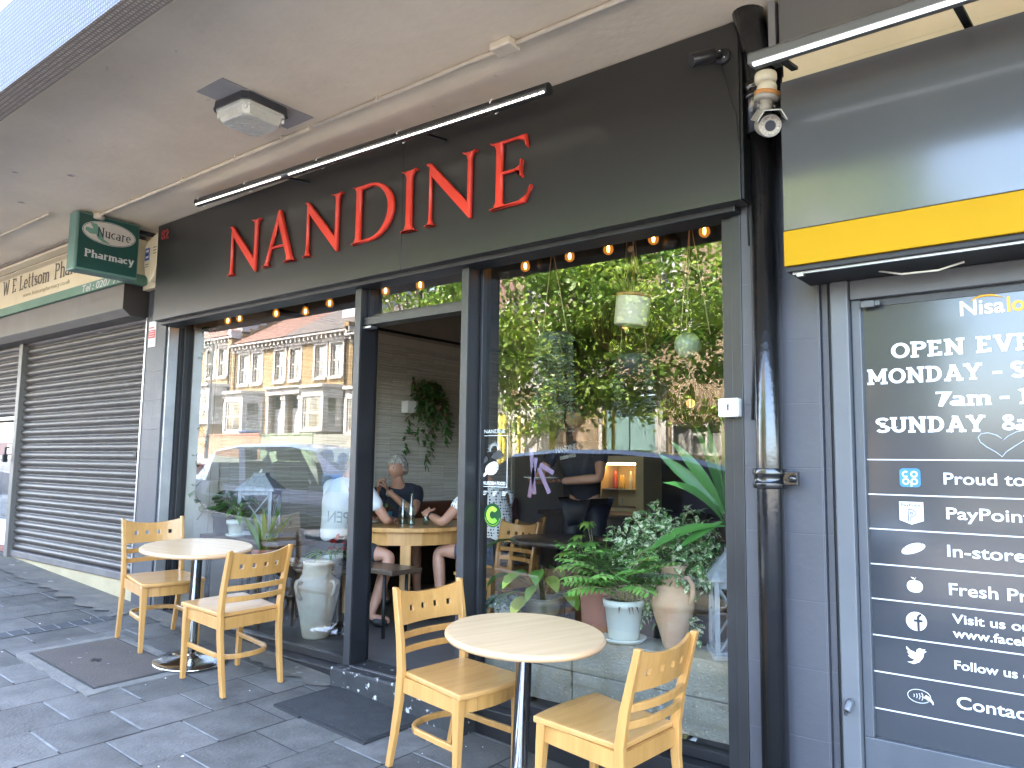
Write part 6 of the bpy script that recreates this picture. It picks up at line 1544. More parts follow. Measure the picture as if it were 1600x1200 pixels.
# aralia in terracotta
e = thing('potted_plant', 'leafy fatsia with star-shaped lime leaves in a terracotta pot', 'plant', (-2.19,.33,ZT)); c = Vector((-2.195,.325,ZT))
pot(e, c, .082, .108, .245, M['terracotta']); b = MB(); r = random.Random(6)
def star(p, d, sz, m_, nl=7):
    d = Vector(d).normalized(); s = d.cross(UPV).normalized(); 
    for k in range(nl):
        a = R(-115+230*k/(nl-1)); dd_ = d*math.cos(a)+s*math.sin(a); leaf(b, p, dd_+Vector((0,0,-.05)), sz*(1-.32*abs(k-(nl-1)/2)/((nl-1)/2)), sz*.36, .7, m_, 0, .2, 3)
for i, (ang, el, L_, sz, m_) in enumerate([(200,68,.30,.075,1),(210,48,.26,.085,1),(225,36,.22,.085,1),(240,78,.36,.07,1),(250,58,.30,.07,0),(180,80,.34,.06,0),(280,66,.28,.08,0),(310,60,.26,.08,0),(160,60,.26,.07,0)]):
    d = Vector((math.cos(R(ang))*math.cos(R(el)), math.sin(R(ang))*math.cos(R(el)), math.sin(R(el)))); p0 = c+Vector((0,0,.22)); p1 = p0+d*L_
    b.tube([p0, p1], .0025, 4, m=2); star(p1, Vector((d.x, d.y-.4, -.2)), sz, m_)
for i in range(16): frond(b, c+Vector((r.uniform(-.04,.04),r.uniform(-.04,.04),.22)), (math.cos(i*2.4)*.5, math.sin(i*2.4)*.45-.1, 1.1), r.uniform(.24,.36), i, .085, .018, 12, 1.1, 0)
b.build('foliage', [M['leaf_mid'], M['leaf_lime'], M['stem']], e)
# parlour palm in white pot
e = thing('potted_plant', 'feathery parlour palm in a white glazed pot with a saucer', 'plant', (-2.02,.30,ZT)); c = Vector((-2.018,.265,ZT+.015))
pot(e, c, .072, .098, .19, M['ceramic_white'], saucer=.115); b = MB(); r = random.Random(12)
for i in range(44):
    a = r.uniform(0,6.28); frond(b, c+Vector((r.uniform(-.04,.04),r.uniform(-.04,.04),.17)), (math.cos(a)*.55, math.sin(a)*.5-.08, r.uniform(.5,1.2)), r.uniform(.24,.46), 50+i, .115, .019, 13, 1.2, 0)
for i in range(14):
    a = r.uniform(0,6.28); leaf(b, c+Vector((math.cos(a)*.03,math.sin(a)*.03,.17)), (math.cos(a),math.sin(a),.6), .12, .012, 2.6, 2, 0, .2, 4)
b.build('foliage', [M['leaf_mid'], M['stem'], M['leaf_dry']], e)
# variegated weeping fig
e = thing('potted_plant', 'bushy weeping fig with cream-edged leaves in the right window', 'plant', (-1.86,.55,-.9)); c = Vector((-1.87,.42,-.42))
pot(e, Vector((-1.87,.58,FL+.20)), .12, .15, .30, M['dark_pot']); b = MB(); r = random.Random(31)
b.tube([(-1.87,.58,-.80),(-1.88,.56,-.55),(-1.89,.53,-.36)], [.012,.010,.006], 6, m=1)
for i in range(270):
    a = r.uniform(0,6.28); rr_ = r.random()**.5; u = r.random()
    p = c+Vector((math.cos(a)*.31*rr_, math.sin(a)*.17*rr_, -.20+.46*u*(1-.42*rr_)))
    if i < 60: p = Vector((-1.90+r.uniform(-.16,.22), .42+r.uniform(-.1,.06), -.80+r.uniform(0,.32)))
    for k in range(7):
        leaf(b, p+Vector((r.gauss(0,.022),r.gauss(0,.02),r.gauss(0,.022))), (r.uniform(-1,1), r.uniform(-1,.6), r.uniform(-.9,.25)), r.uniform(.038,.062), .025, .9, 0, r.uniform(-.8,.8), .3, 3)
for q in ((-1.93,.45,-.24),(-1.76,.5,-.27),(-2.02,.46,-.33)):
    for k in range(26): leaf(b, Vector(q)+Vector((r.gauss(0,.028),r.gauss(0,.02),r.gauss(0,.035))), (r.uniform(-1,1), r.uniform(-1,.6), r.uniform(-.6,.6)), r.uniform(.035,.055), .022, .8, 0, r.uniform(-.8,.8), .3, 3)
b.build('foliage', [M['leaf_var'], M['bark']], e)
# yucca / dracaena on the right
e = thing('potted_plant', 'tall spiky palm with long strap leaves against the right jamb', 'plant', (-1.52,.48,FL)); c = Vector((-1.49,.30,-.24))
pot(e, Vector((-1.52,.60,FL+.02)), .13, .16, .30, M['dark_pot']); b = MB(); r = random.Random(2)
b.tube([(-1.52,.60,-.96),(-1.50,.44,-.6),(-1.49,.30,-.22)], [.022,.02,.016], 7, m=1)
for d, L_, w_, dr in (((-.80,-.12,.72),.40,.052,.15),((-.95,-.15,-.02),.42,.05,.9),((-.55,-.25,1.0),.40,.05,.4),((.05,-.2,1),.45,.055,.3),((-.3,.3,1),.46,.05,.3),((.35,-.2,.8),.38,.05,.5),((-.75,-.1,-.4),.26,.04,.2),((-.15,-.3,1),.42,.055,.5),((.6,.2,.6),.4,.05,.6),((-.5,.5,.6),.42,.05,.8),((-.35,-.35,.75),.36,.05,1.2)):
    leaf(b, c+Vector((0,0,r.uniform(-.04,.04))), d, L_*1.05, w_*1.15, dr, 0, -r.uniform(.8,1.35), .25, 7, 1.2)
for i in range(22):
    a = r.uniform(3.0,6.2); leaf(b, Vector((-1.53+r.uniform(-.06,.1),.50+r.uniform(-.05,.05),-.62+r.uniform(-.2,.2))), (math.cos(a)*.4, math.sin(a)*.4, r.uniform(-.6,1)), r.uniform(.2,.34), .022, 1.4, 2, 0, .2, 5)
b.build('foliage', [leafmat('leaf_blade', (.07,.24,.05), (.12,.32,.07), .3, .3), M['bark'], M['leaf_deep']], e)
# amphora with one handle, on the block wall
def amphora(label, c, k, prof, m_, handles, name='amphora'):
    e = thing(name, label, 'jar', tuple(c)); b = MB(); b.lathe([(r_*k, z*k) for r_, z in prof], c, 36); b.build('body', m_, e)
    for h in handles:
        b = MB(); b.tube([Vector(c)+Vector(q)*k for q in h[0]], [q*k for q in h[1]], 9); b.build('handle', m_, e)
    return e
pr1 = [(0,0),(.055,0),(.060,.01),(.085,.10),(.118,.20),(.128,.26),(.122,.31),(.095,.355),(.076,.375),(.072,.40),(.074,.455),(.084,.475),(.086,.49),(.070,.492),(.062,.47),(.06,.38),(.0,.38)]
amphora('tall pinkish clay jug with one handle on the concrete blocks', (-1.765,.30,ZT), .80, pr1, M['old_clay'], [([(.075,-.02,.415),(.115,-.03,.425),(.145,-.035,.39),(.148,-.035,.34),(.125,-.03,.275)], [.014,.015,.016,.016,.014]), ([(-.075,.03,.415),(-.115,.04,.425),(-.145,.045,.39),(-.148,.045,.34),(-.125,.04,.275)], [.014,.015,.016,.016,.014])])
pr2 = [(0,0),(.085,0),(.092,.012),(.115,.14),(.150,.30),(.160,.36),(.156,.385),(.125,.405),(.110,.42),(.104,.47),(.100,.50),(.104,.505),(.104,.522),(.088,.525),(.084,.5),(.09,.42),(0,.41)]
hd = lambda s, q=0: ([(s*.145,q,.395),(s*.178,q,.40),(s*.192,q,.375),(s*.182,q,.335),(s*.158,q,.30)], [.013]*5)
amphora('pale green-white clay urn with small handles on the floor inside the left window', (-4.64,.42,FL), 1.02, pr2, M['old_clay_pale'], [hd(-1), hd(1), ([(.02,-.150,.39),(.02,-.185,.395),(.02,-.198,.37),(.02,-.185,.325),(.02,-.155,.28)], [.013]*5)])
# lanterns
def lantern(label, c, w, h, rz):
    e = thing('lantern', label, 'lantern', tuple(c)); c = Vector(c); RR = Matrix.Rotation(rz, 3, 'Z')
    P = lambda x, y, z: c+RR @ Vector((x*w, y*w, z*h))
    b = MB(); s = len(b.v); b.box(-.56,.56,-.56,.56,0,.04); b.box(-.50,.50,-.50,.50,.04,.065); b.v[s:] = [tuple(P(*p)) for p in b.v[s:]]; b.build('base', M['grey_wash'], e, bevel=.003)
    b = MB(); s = len(b.v)
    for sx in (-1,1):
        for sy in (-1,1): b.box(sx*.46-.05, sx*.46+.05, sy*.46-.05, sy*.46+.05, .066, .66)
    for q in (-.46,.46):
        b.box(-.40,.40,q-.04,q+.04,.605,.66); b.box(q-.04,q+.04,-.40,.40,.605,.66)
    b.v[s:] = [tuple(P(*p)) for p in b.v[s:]]; b.build('frame', M['grey_wash'], e)
    b = MB()
    for q in (-.46,.46):
        for a, d in ((-1,1),(1,-1)):
            b.bar(P(a*.40,q,.07), P(d*.40,q,.60), .010, .010); b.bar(P(q,a*.40,.07), P(q,d*.40,.60), .010, .010)
    b.build('lattice', M['grey_wash'], e)
    b = MB(); v_ = [P(sx*.60,sy*.60,.665) for sx, sy in ((-1,-1),(1,-1),(1,1),(-1,1))]+[P(sx*.58,sy*.58,.70) for sx, sy in ((-1,-1),(1,-1),(1,1),(-1,1))]+[P(sx*.20,sy*.20,.90) for sx, sy in ((-1,-1),(1,-1),(1,1),(-1,1))]+[P(sx*.20,sy*.20,.945) for sx, sy in ((-1,-1),(1,-1),(1,1),(-1,1))]
    b.add(v_, [(3,2,1,0),(12,13,14,15)]+[(i*4+j,i*4+(j+1)%4,(i+1)*4+(j+1)%4,(i+1)*4+j) for i in range(3) for j in range(4)]); b.build('roof', M['grey_wash'], e, bevel=.004)
    b = MB(); b.lathe([(.02,.945*h),(.022,.965*h),(.008,.975*h),(.012,h),(0,h)], c, 10); b.build('knob', M['white_plastic'], e)
    b = MB(); b.lathe([(0,.068*h),(.16*w,.068*h),(.16*w,.30*h),(0,.30*h)], c, 16); b.build('candle', M['white_plastic'], e)
lantern('white-washed wooden lantern with crossed bars among the left window plants', (-5.66,.60,-.60), .27, .53, R(38))
lantern('white-washed wooden lantern beside the clay jug at the right jamb', (-1.475,.36,ZT), .215, .52, R(32))
# left window: stand with plants
e = thing('plant_stand', 'low dark bench carrying the plants behind the left window', 'bench', (-5.7,.55,FL))
b = MB(); b.box(-6.15, -5.05, .36, .86, -.65, -.615); b.build('top', M['dark_wood'], e, bevel=.004)
for x in (-6.08, -5.12):
    for y in (.42, .80): b = MB(); b.tube([(x,y,FL),(x,y,-.65)], .016, 6); b.build('leg', M['dark'], e)
e = thing('potted_plant', 'rubber plant with dark rounded leaves in a charcoal pot', 'plant', (-6.0,.50,-.615)); c = Vector((-5.98,.49,-.613))
pot(e, c, .088, .108, .17, M['dark_pot']); b = MB(); r = random.Random(17)
for i in range(24):
    a = r.uniform(0,6.28); h = r.uniform(.12,.34); p = c+Vector((math.cos(a)*.05*r.random(), math.sin(a)*.05, h)); leaf(b, p, (math.cos(a), math.sin(a), r.uniform(-.1,.5)), r.uniform(.10,.15), r.uniform(.065,.085), .8, 0, r.uniform(-.5,.5), .15, 4)
for i in range(4): b.tube([c+Vector((.02*i-.03,0,.13)), c+Vector((.03*i-.05,.01,.30))], .005, 5, m=1)
b.build('foliage', [M['leaf_deep'], M['stem']], e)
e = thing('potted_plant', 'glossy arching houseplant in a small white pot left of the lantern', 'plant', (-5.72,.42,-.615)); c = Vector((-5.70,.415,-.60))
pot(e, c, .05, .072, .12, M['ceramic_white'], saucer=.085); b = MB(); r = random.Random(18)
for i in range(34):
    a = r.uniform(0,6.28); leaf(b, c+Vector((math.cos(a)*.02,math.sin(a)*.02,.10+r.uniform(0,.16))), (math.cos(a)*.6,math.sin(a)*.6,r.uniform(.2,1.2)), r.uniform(.14,.24), .042, 1.9, 0 if r.random() < .7 else 1, r.uniform(-.4,.4), .25, 5)
b.build('foliage', [M['leaf_mid'], M['leaf_deep']], e)
e = thing('potted_plant', 'airy orchid-like plant with upright pale green leaves in front of the lantern', 'plant', (-5.3,.40,-.9)); c = Vector((-5.28,.40,-.80))
pot(e, c, .06, .085, .12, M['terracotta']); b = MB(); r = random.Random(19)
for i in range(22):
    a = r.uniform(0,6.28); leaf(b, c+Vector((math.cos(a)*.03,math.sin(a)*.03,.10)), (math.cos(a)*.5,math.sin(a)*.4,1.0), r.uniform(.24,.46), .034, .6, r.choice((0,0,1)), r.uniform(-.6,.6), .25, 6)
for i in range(6): a = i*1.05; b.tube([c+Vector((0,0,.1)), c+Vector((math.cos(a)*.06,math.sin(a)*.05,.02)), c+Vector((math.cos(a)*.10,math.sin(a)*.08,-.12))], .003, 4, m=2)
b.build('foliage', [M['leaf_lime'], M['leaf_mid'], M['stem']], e)
b = MB(); b.box(-5.42,-5.14,.27,.54,-.83,-.802); 
for x in (-5.40,-5.16):
    for y in (.29,.52): b.box(x-.012,x+.012,y-.012,y+.012,FL,-.831)
b.build('stool', M['dark_wood'], label='small dark stool under the airy pale green plant', cat='stool')
e = thing('potted_plant', 'grassy spider plant in a white bowl sitting behind the pale urn', 'plant', (-4.78,.62,-.8)); c = Vector((-4.76,.62,-.775))
pot(e, c, .06, .09, .085, M['ceramic_white']); b = MB(); r = random.Random(23)
for i in range(44):
    a = r.uniform(0,6.28); leaf(b, c+Vector((math.cos(a)*.03,math.sin(a)*.03,.06)), (math.cos(a)*.9,math.sin(a)*.9,r.uniform(.35,1)), r.uniform(.14,.25), .020, 1.6, r.choice((0,0,1)), 0, .3, 5)
for i in range(9): leaf(b, c+Vector((r.uniform(-.02,.12),.03,.10+r.uniform(0,.1))), (r.uniform(-1,1),r.uniform(-1,1),.3), .06, .05, .4, 2, r.uniform(-1,1), .2, 3)
b.build('foliage', [M['leaf_mid'], M['leaf_lime'], leafmat('flower_red', (.32,.02,.03), (.4,.03,.04))], e)
small_table(-4.76, .66, .475, .30, 'low side table holding the white bowl of spider plant')
# ivy up the left edge
b = MB(); r = random.Random(41); pts = []
for i in range(40): pts.append(Vector((-6.155+.02*math.sin(i*.7), .34+.035*math.sin(i*.9), 1.10-i*.041)))
b.tube(pts, .003, 4, m=1)
for i in range(0, 39):
    if r.random() < .72: leaf(b, pts[i], (r.uniform(.3,1), r.uniform(-1,-.1), r.uniform(-.5,.3)), r.uniform(.06,.10), r.uniform(.045,.065), .7, 0, r.uniform(-.5,.5), .2, 3)
for i in range(7): leaf(b, pts[0]+Vector((r.uniform(-.02,.08),r.uniform(-.05,.02),r.uniform(-.12,.03))), (r.uniform(-1,1),-.5,r.uniform(-.6,.2)), .08, .055, .6, 0, r.uniform(-.5,.5), .2, 3)
b.build('climbing_ivy', [M['leaf_deep'], M['stem']], label='thin ivy climbing the pale wall strip at the left window edge', cat='plant')
# wall plant by the table
e = thing('wall_planter', 'trailing dark plant on a small white wall shelf above the diners', 'plant', (-6.1,2.8,.6))
b = MB(); b.box(-6.185, -6.08, 2.66, 2.79, .54, .67); b.build('holder', M['white_paint'], e, bevel=.006)
b = MB(); r = random.Random(51)
for i in range(32):
    p = Vector((-6.05+r.uniform(-.08,.1), 2.84+r.gauss(0,.09), .72+r.uniform(-.04,.14))); n = r.randint(3,12) if i % 3 else r.randint(14,26); d = Vector((r.uniform(-.2,.5), r.uniform(-.5,.5), .4))
    for k in range(n):
        p = p+d.normalized()*.038; d = d+Vector((r.uniform(-.15,.15), r.uniform(-.18,.18)-.02, -.28)); p.x = max(p.x, -6.17)
        for q in range(2): leaf(b, p, (r.uniform(-.4,1), r.uniform(-1,1), r.uniform(-.9,.2)), r.uniform(.06,.11), .032, .8, 0 if r.random() < .8 else 1, r.uniform(-.6,.6), .2, 3)
b.build('foliage', [M['leaf_deep'], M['leaf_dry']], e)
b = MB(); r = random.Random(52)
for i in range(24): leaf(b, Vector((-5.02,1.42,-.43)), (r.uniform(-1,1),r.uniform(-1,1),r.uniform(.3,1.2)), .09, .035, .8, i % 2, 0, .2, 3)
b.build('table_plant', [leafmat('coleus', (.10,.02,.04), (.16,.04,.06)), M['leaf_mid']], label='reddish leaves growing from the teal pot on the pine table', cat='plant')
# ----------------------------------------------------------------- hanging things in the right window
def rope(mb, a, c, r_=.0028): mb.tube([a, c], r_, 5)
e = thing('hanging_planter', 'cream cylindrical planter hanging on ropes in the right window', 'hanging planter', (-2.01,.33,.73)); c = Vector((-2.01,.33,.73)); tl = Matrix.Rotation(R(6),3,'Y')
b = MB(); b.lathe([(0,0),(.088,0),(.090,.006),(.090,.145),(.088,.15)], c, 30, tilt=tl); b.build('pot', mat('pot_cream', (.70,.66,.50), .5, c2=(.64,.6,.45)), e)
b = MB(); b.lathe([(.0905,.148),(.0905,.165),(.085,.168),(.08,.15),(0,.15)], c, 30, tilt=tl); b.build('rim', M['terracotta'], e)
b = MB()
for q in ((-.088,0,.10),(.05,-.075,.10),(.05,.075,.10)): rope(b, c+tl @ Vector(q), c+Vector((.015,0,.40)))
rope(b, c+Vector((.015,0,.40)), c+Vector((.015,0,.55))); b.sphere(c+Vector((.0,0,.41)), .018, n=8, k=6); b.build('ropes', M['rope'], e)
b = MB(); r = random.Random(61)
for i in range(50): a = r.uniform(0,6.28); leaf(b, c+Vector((math.cos(a)*.05,math.sin(a)*.05,.16)), (math.cos(a)*.6,math.sin(a)*.6,1), r.uniform(.06,.2), .018, .9, 0, 0, .2, 4)
b.build('foliage', leafmat('leaf_hang', (.09,.13,.03), (.22,.12,.03)), e)
e = thing('hanging_planter', 'round glass globe planter hanging on long ropes near the right jamb', 'hanging planter', (-1.70,.36,.55)); c = Vector((-1.705,.36,.605))
b = MB(); b.sphere(c, .066, n=22, k=14); b.build('globe', mat('frosted', (.34,.40,.30), .3, c2=(.26,.31,.23), scale=20), e)
b = MB(); rope(b, c+Vector((-.04,0,.05)), c+Vector((.02,0,.62))); rope(b, c+Vector((-.02,.03,.05)), c+Vector((.02,0,.62))); rope(b, c+Vector((.13,-.02,.04)), c+Vector((.025,0,.62))); b.build('ropes', M['rope'], e)
b = MB(); r = random.Random(62)
for i in range(40): a = r.uniform(0,6.28); leaf(b, c+Vector((math.cos(a)*.03,math.sin(a)*.03,.06)), (math.cos(a),math.sin(a),r.uniform(-.2,.8)), r.uniform(.05,.12), .026, 1.2, 0, 0, .2, 3)
b.build('foliage', M['leaf_mid'], e)
def trailing(label, c, n, ln, seed, mats_, pot_m, spread=.10, top=1.2):
    e = thing('hanging_planter', label, 'hanging planter', tuple(c)); c = Vector(c); r = random.Random(seed)
    b = MB(); b.lathe([(0,-.10),(.05,-.09),(.085,-.03),(.09,.02),(.08,.02),(0,.0)], c, 20); b.build('pot', pot_m, e)
    b = MB()
    for q in ((-.085,0,.02),(.085,0,.02)): rope(b, c+Vector(q), Vector((c.x-.02+q[0]*.1,c.y,top)))
    b.build('ropes', M['rope'], e)
    b = MB()
    for i in range(n):
        a = r.uniform(0,6.28); p = c+Vector((math.cos(a)*spread, math.sin(a)*spread*.7, .02)); L_ = r.uniform(.3,1)*ln; k = int(L_/.022); pts = [p.copy()]
        for j in range(k):
            p = p+Vector((r.uniform(-.006,.006), r.uniform(-.006,.006), -.022)); pts.append(p.copy())
            for s in (-1,1): leaf(b, p, (s*r.uniform(.4,1), r.uniform(-.8,.4), r.uniform(-.6,.2)), r.uniform(.018,.032), .014, .4, 0, r.uniform(-.6,.6), .2, 2)
        b.tube(pts, .0012, 3, m=1)
    b.build('foliage', [mats_, M['stem']], e)
trailing('trailing string-of-hearts in a hanging pot behind the door-side of the right window', (-2.52,.36,.72), 46, .62, 71, M['leaf_grey'], M['dark_pot'])
trailing('second grey trailing plant hanging in the middle of the right window', (-2.16,.62,.60), 20, .42, 72, M['leaf_grey'], M['dark_pot'], top=1.5)
wk = mat('wicker', (.17,.065,.018), .7, c2=(.12,.045,.012), scale=30)
for c, s, lab in (((-2.72,1.5,.98),.24,'round wicker pendant lampshade between the hanging planters'), ((-2.28,1.6,.42),.19,'lower round wicker pendant lampshade left of the glass globe')):
    e = thing('pendant_lamp', lab, 'lamp', c); c = Vector(c); b = MB()
    for i in range(26):
        a = math.pi*i/26; b.tube([c+Vector((math.cos(a)*math.cos(t_)*s, math.sin(a)*math.cos(t_)*s, math.sin(t_)*s*.85)) for t_ in [math.pi*2*k/26 for k in range(26)]], .0035, 3, closed=True)
    b.build('shade', wk, e); b = MB(); b.sphere(c, .03, n=10, k=8); b.build('bulb', M['bulb_lit'], e); b = MB(); b.tube([c+Vector((0,0,.03)), (c.x,c.y,CE)], .004, 5); b.build('cord', M['dark'], e)
# ribbon decoration
b = MB()
for x, z0, z1, q in ((-2.86,.10,-.18,.03),(-2.82,.04,-.20,-.05),(-2.80,-.02,-.17,.08),(-2.79,.0,-.05,.10)): b.bar((x,.6,z0), (x+q,.6,z1), .028, .003, upv=(0,1,0))
b.build('ribbon', mat('ribbon_lilac', (.33,.26,.45), .6, c2=(.42,.2,.22), scale=2), label='lilac ribbon dangling behind the sticker on the right window', cat='ribbon')
# festoon lights
e = thing('festoon_lights', 'string of warm filament bulbs along the top of the windows', 'string lights', (-3.7,.3,1.22))
bx = [-1.58,-1.86,-2.13,-2.38,-2.69,-2.985,-3.55,-3.88,-4.47,-4.75,-5.12,-5.62,-5.79]
bz = [1.155,1.165,1.155,1.155,1.145,1.13,1.15,1.155,1.14,1.11,1.135,1.15,1.15]
b = MB(); pts = [(-1.35,.30,1.26)]
for x, z in zip(bx, bz): pts += [(x+.12,.30,z+.075),(x,.30,z+.068)]
pts.append((-6.1,.30,1.25)); b.tube(pts, .005, 5); b.build('cable', M['dark'], e)
bg_m = bulbmat()
for x, z in zip(bx, bz):
    b = MB(); b.lathe([(.0,.068),(.016,.066),(.016,.036),(.012,.034)], (x,.30,z), 12); o = b.build('bulb_holder', M['dark'], e)
    b = MB(); b.lathe([(.012,.034),(.020,.022),(.0275,.0),(.025,-.018),(.012,-.030),(0,-.033)], (x,.30,z), 14); b.build('bulb', bg_m, o)
    b = MB(); b.lathe([(.0,.02),(.006,.016),(.0085,.0),(.006,-.016),(0,-.02)], (x,.30,z), 8); b.build('filament', M['bulb_fil'], o)
for x, z, lab in ((-1.81,1.15,'small black loudspeaker near the right end of the bulbs'), (-2.62,1.165,'small black loudspeaker above the trailing plant')):
    e = thing('speaker', lab, 'speaker', (x,.40,z)); b = MB(); b.lathe([(0,-.05),(.035,-.045),(.05,-.01),(.05,.02),(.03,.05),(0,.05)], (x,.40,z), 16); b.build('case', M['dark'], e); b = MB(); b.tube([(x,.40,z+.05),(x,.40,CE)], .008, 6); b.build('bracket', M['dark'], e)
# ----------------------------------------------------------------- stickers on the glass
e = thing('window_sticker', 'white line sticker of a sun over mountains with food lettering on the right window', 'sticker', (-2.76,.136,-.13)); VG = YG-.004
vin = mat('sticker_white', (.72,.75,.72), .6)
b = MB(); X0, X1, Z0, Z1 = -2.852, -2.672, -.128, .158
for a, c, d, e2 in ((X0,X1,Z0,Z0+.003),(X0,X1,Z1-.003,Z1),(X0,X0+.003,Z0+.003,Z1-.003),(X1-.003,X1,Z0+.003,Z1-.003)): b.box(a, c, VG, VG+.001, d, e2)
b.build('border', vin, e)
b = MB(); sx_, sz_ = -2.765, .075
for i in range(20):
    a = R(-10+200*i/19); r0, r1 = .026, (.062 if i % 2 else .048); b.face([(sx_+r0*math.cos(a-.05),VG,sz_+r0*math.sin(a-.05)),(sx_+r1*math.cos(a),VG,sz_+r1*math.sin(a)),(sx_+r0*math.cos(a+.05),VG,sz_+r0*math.sin(a+.05))])
b.build('sun', vin, e)
b = MB(); b.face([(-2.845,VG,.02),(-2.826,VG,.045),(-2.81,VG,.03),(-2.815,VG,.015),(-2.84,VG,.0)]); b.face([(-2.79,VG,.035),(-2.765,VG,.068),(-2.755,VG,.062),(-2.735,VG,.08),(-2.70,VG,.045),(-2.72,VG,.03),(-2.76,VG,.025)]); b.build('mountains', mat('sticker_dark', (.05,.05,.05), .6), e)
b = MB(); b.face([(-2.775+.05*math.cos(2*math.pi*i/24)*(1.1 if math.cos(2*math.pi*i/24) < 0 else .8),VG,-.025+.036*math.sin(2*math.pi*i/24)+.010*math.cos(2*math.pi*i/24)) for i in range(24)]); b.face([(-2.845,VG-.0004,-.06),(-2.815,VG-.0004,-.035),(-2.805,VG-.0004,-.05),(-2.84,VG-.0004,-.075)]); b.build('instrument', vin, e)
b = MB(); ringf(b, -2.742,-.028,.011,.004,VG-.0008); b.build('sound_hole', M['dark'], e)
b = MB(); text(b, 'KURDISH FOOD', .026, (-2.762,VG-.0003,-.116), width=.155, ext=.0004, bold=.0006); b.build('lettering', vin, e)
b = MB(); text(b, 'NANDINE', .030, (-2.765,VG-.0003,.170), width=.15, ext=.0004); b.build('lettering', vin, e)
b = MB()
for x in (-2.845,-2.775,-2.705):
    for k, w_ in enumerate((.034,.028,.02)): b.box(x, x+w_, VG, VG+.0008, -.155-.009*k, -.1515-.009*k)
b.build('small_print', vin, e)
e = thing('window_sticker', 'round green sticker with a bright letter C low on the right window', 'sticker', (-2.77,.136,-.35))
gr = mat('c_green', (.10,.42,.03), .5, c2=(.40,.60,.05), scale=14); dkg = mat('c_dark', (.006,.05,.015), .5)
b = MB(); disc(b, -2.772,-.283,.062,.066,VG); b.build('disc', dkg, e)
b = MB(); ringf(b, -2.772,-.281,.044,.024,VG-.0006,0,40,320,26,1.06); b.build('letter', gr, e)
b = MB()
for i in range(15):
    a = R(200+140*i/14); b.box(-2.772+.054*math.cos(a)-.002,-2.772+.054*math.cos(a)+.002,VG-.0007,VG-.0003,-.281+.058*math.sin(a)-.003,-.281+.058*math.sin(a)+.003)
b.build('ring_print', gr, e)
# faint reversed OPEN panel on the left window
e = thing('window_sticker', 'faint grey reversed opening sign on the left window by the door post', 'sticker', (-4.05,.165,-.35))
MIR = FRONT @ Matrix.Diagonal((-1,1,1,1))
b = MB(); text(b, 'OPEN', .105, (-4.07,YG+.026,-.40), rot=MIR, width=.33, ext=.0003, bold=.001); b.build('lettering', glassmat('ghost_print', .07, (.80,.815,.83)), e)
# ================================================================= people
def skinned(nodes, edges, root, sub=2):
    """grow one smooth surface round a skeleton; returns verts, faces in world space"""
    names = list(nodes); idx = {n: i for i, n in enumerate(names)}
    me = bpy.data.meshes.new('sk'); me.from_pydata([nodes[n][0] for n in names], [(idx[a], idx[c]) for a, c in edges], [])
    o = bpy.data.objects.new('sk', me); COL.objects.link(o)
    sm = o.modifiers.new('skin', 'SKIN'); sm.use_smooth_shade = True
    if not me.skin_vertices:
        bm = bmesh.new(); bm.from_mesh(me); bm.verts.layers.skin.verify(); bm.to_mesh(me); bm.free()
    for i, n in enumerate(names):
        r_ = nodes[n][1]; me.skin_vertices[0].data[i].radius = r_ if isinstance(r_, tuple) else (r_, r_)
        me.skin_vertices[0].data[i].use_root = (n == root)
    ss = o.modifiers.new('sub', 'SUBSURF'); ss.levels = sub; ss.render_levels = sub
    m2 = mesh_of(o)
    v_ = [v.co.copy() for v in m2.vertices]; f_ = [tuple(p.vertices) for p in m2.polygons]
    bpy.data.meshes.remove(m2); bpy.data.meshes.remove(me) if me.users == 0 else None
    return v_, f_
def head_mesh(c, face, upd, k=1.0):
    """a head with brow, nose, lips, chin, ears; face = looking direction"""
    f = Vector(face).normalized(); u = Vector(upd); s = f.cross(u).normalized(); u = s.cross(f).normalized()
    n, m_ = 40, 28; v_, f_ = [], []
    def g(x, c0, w): return math.exp(-((x-c0)/w)**2)
    for i in range(m_+1):
        t = math.pi*i/m_-math.pi/2
        for j in range(n):
            a = 2*math.pi*j/n
            x, y, z = math.cos(t)*math.cos(a), math.cos(t)*math.sin(a), math.sin(t)          # x front, y side, z up
            X, Y, Z = x*.098, y*.075, z*.118
            if z < 0: Y *= 1-.34*(-z)**1.5; X *= 1-.05*(-z)
            if x < 0 and z < -.2: X *= 1-.35*min(1,(-z-.2)*1.3)
            fr = max(0, x)
            X += .020*g(y,0,.13)*g(z,-.17,.17)*fr+.010*g(y,0,.10)*g(z,.02,.16)*fr          # nose
            X -= .007*(g(y,.36,.17)+g(y,-.36,.17))*g(z,.07,.11)*fr                          # eye sockets
            X += .005*g(z,.22,.09)*g(y,0,.6)*fr                                             # brow
            X += .006*g(y,0,.26)*g(z,-.46,.055)*fr+.006*g(y,0,.24)*g(z,-.57,.05)*fr         # lips
            X += .008*g(y,0,.3)*g(z,-.80,.12)*fr                                            # chin
            v_.append(Vector(c)+(f*X+s*Y+u*Z)*k)
    for i in range(m_):
        for j in range(n): f_.append((i*n+j, i*n+(j+1) % n, (i+1)*n+(j+1) % n, (i+1)*n+j))
    for sd in (-1, 1):
        e = MB(); e.sphere((0,0,0), 1, n=10, k=7); b0 = len(v_)
        for p in e.v: v_.append(Vector(c)+(f*(-.012+p[0]*.018+p[2]*-.004)+s*(sd*(.076+p[1]*.009+max(0,-p[0])*.008))+u*(-.006+p[2]*.032))*k)
        f_ += [tuple(q+b0 for q in ff) for ff in e.f]
    return v_, f_, (f, s, u)
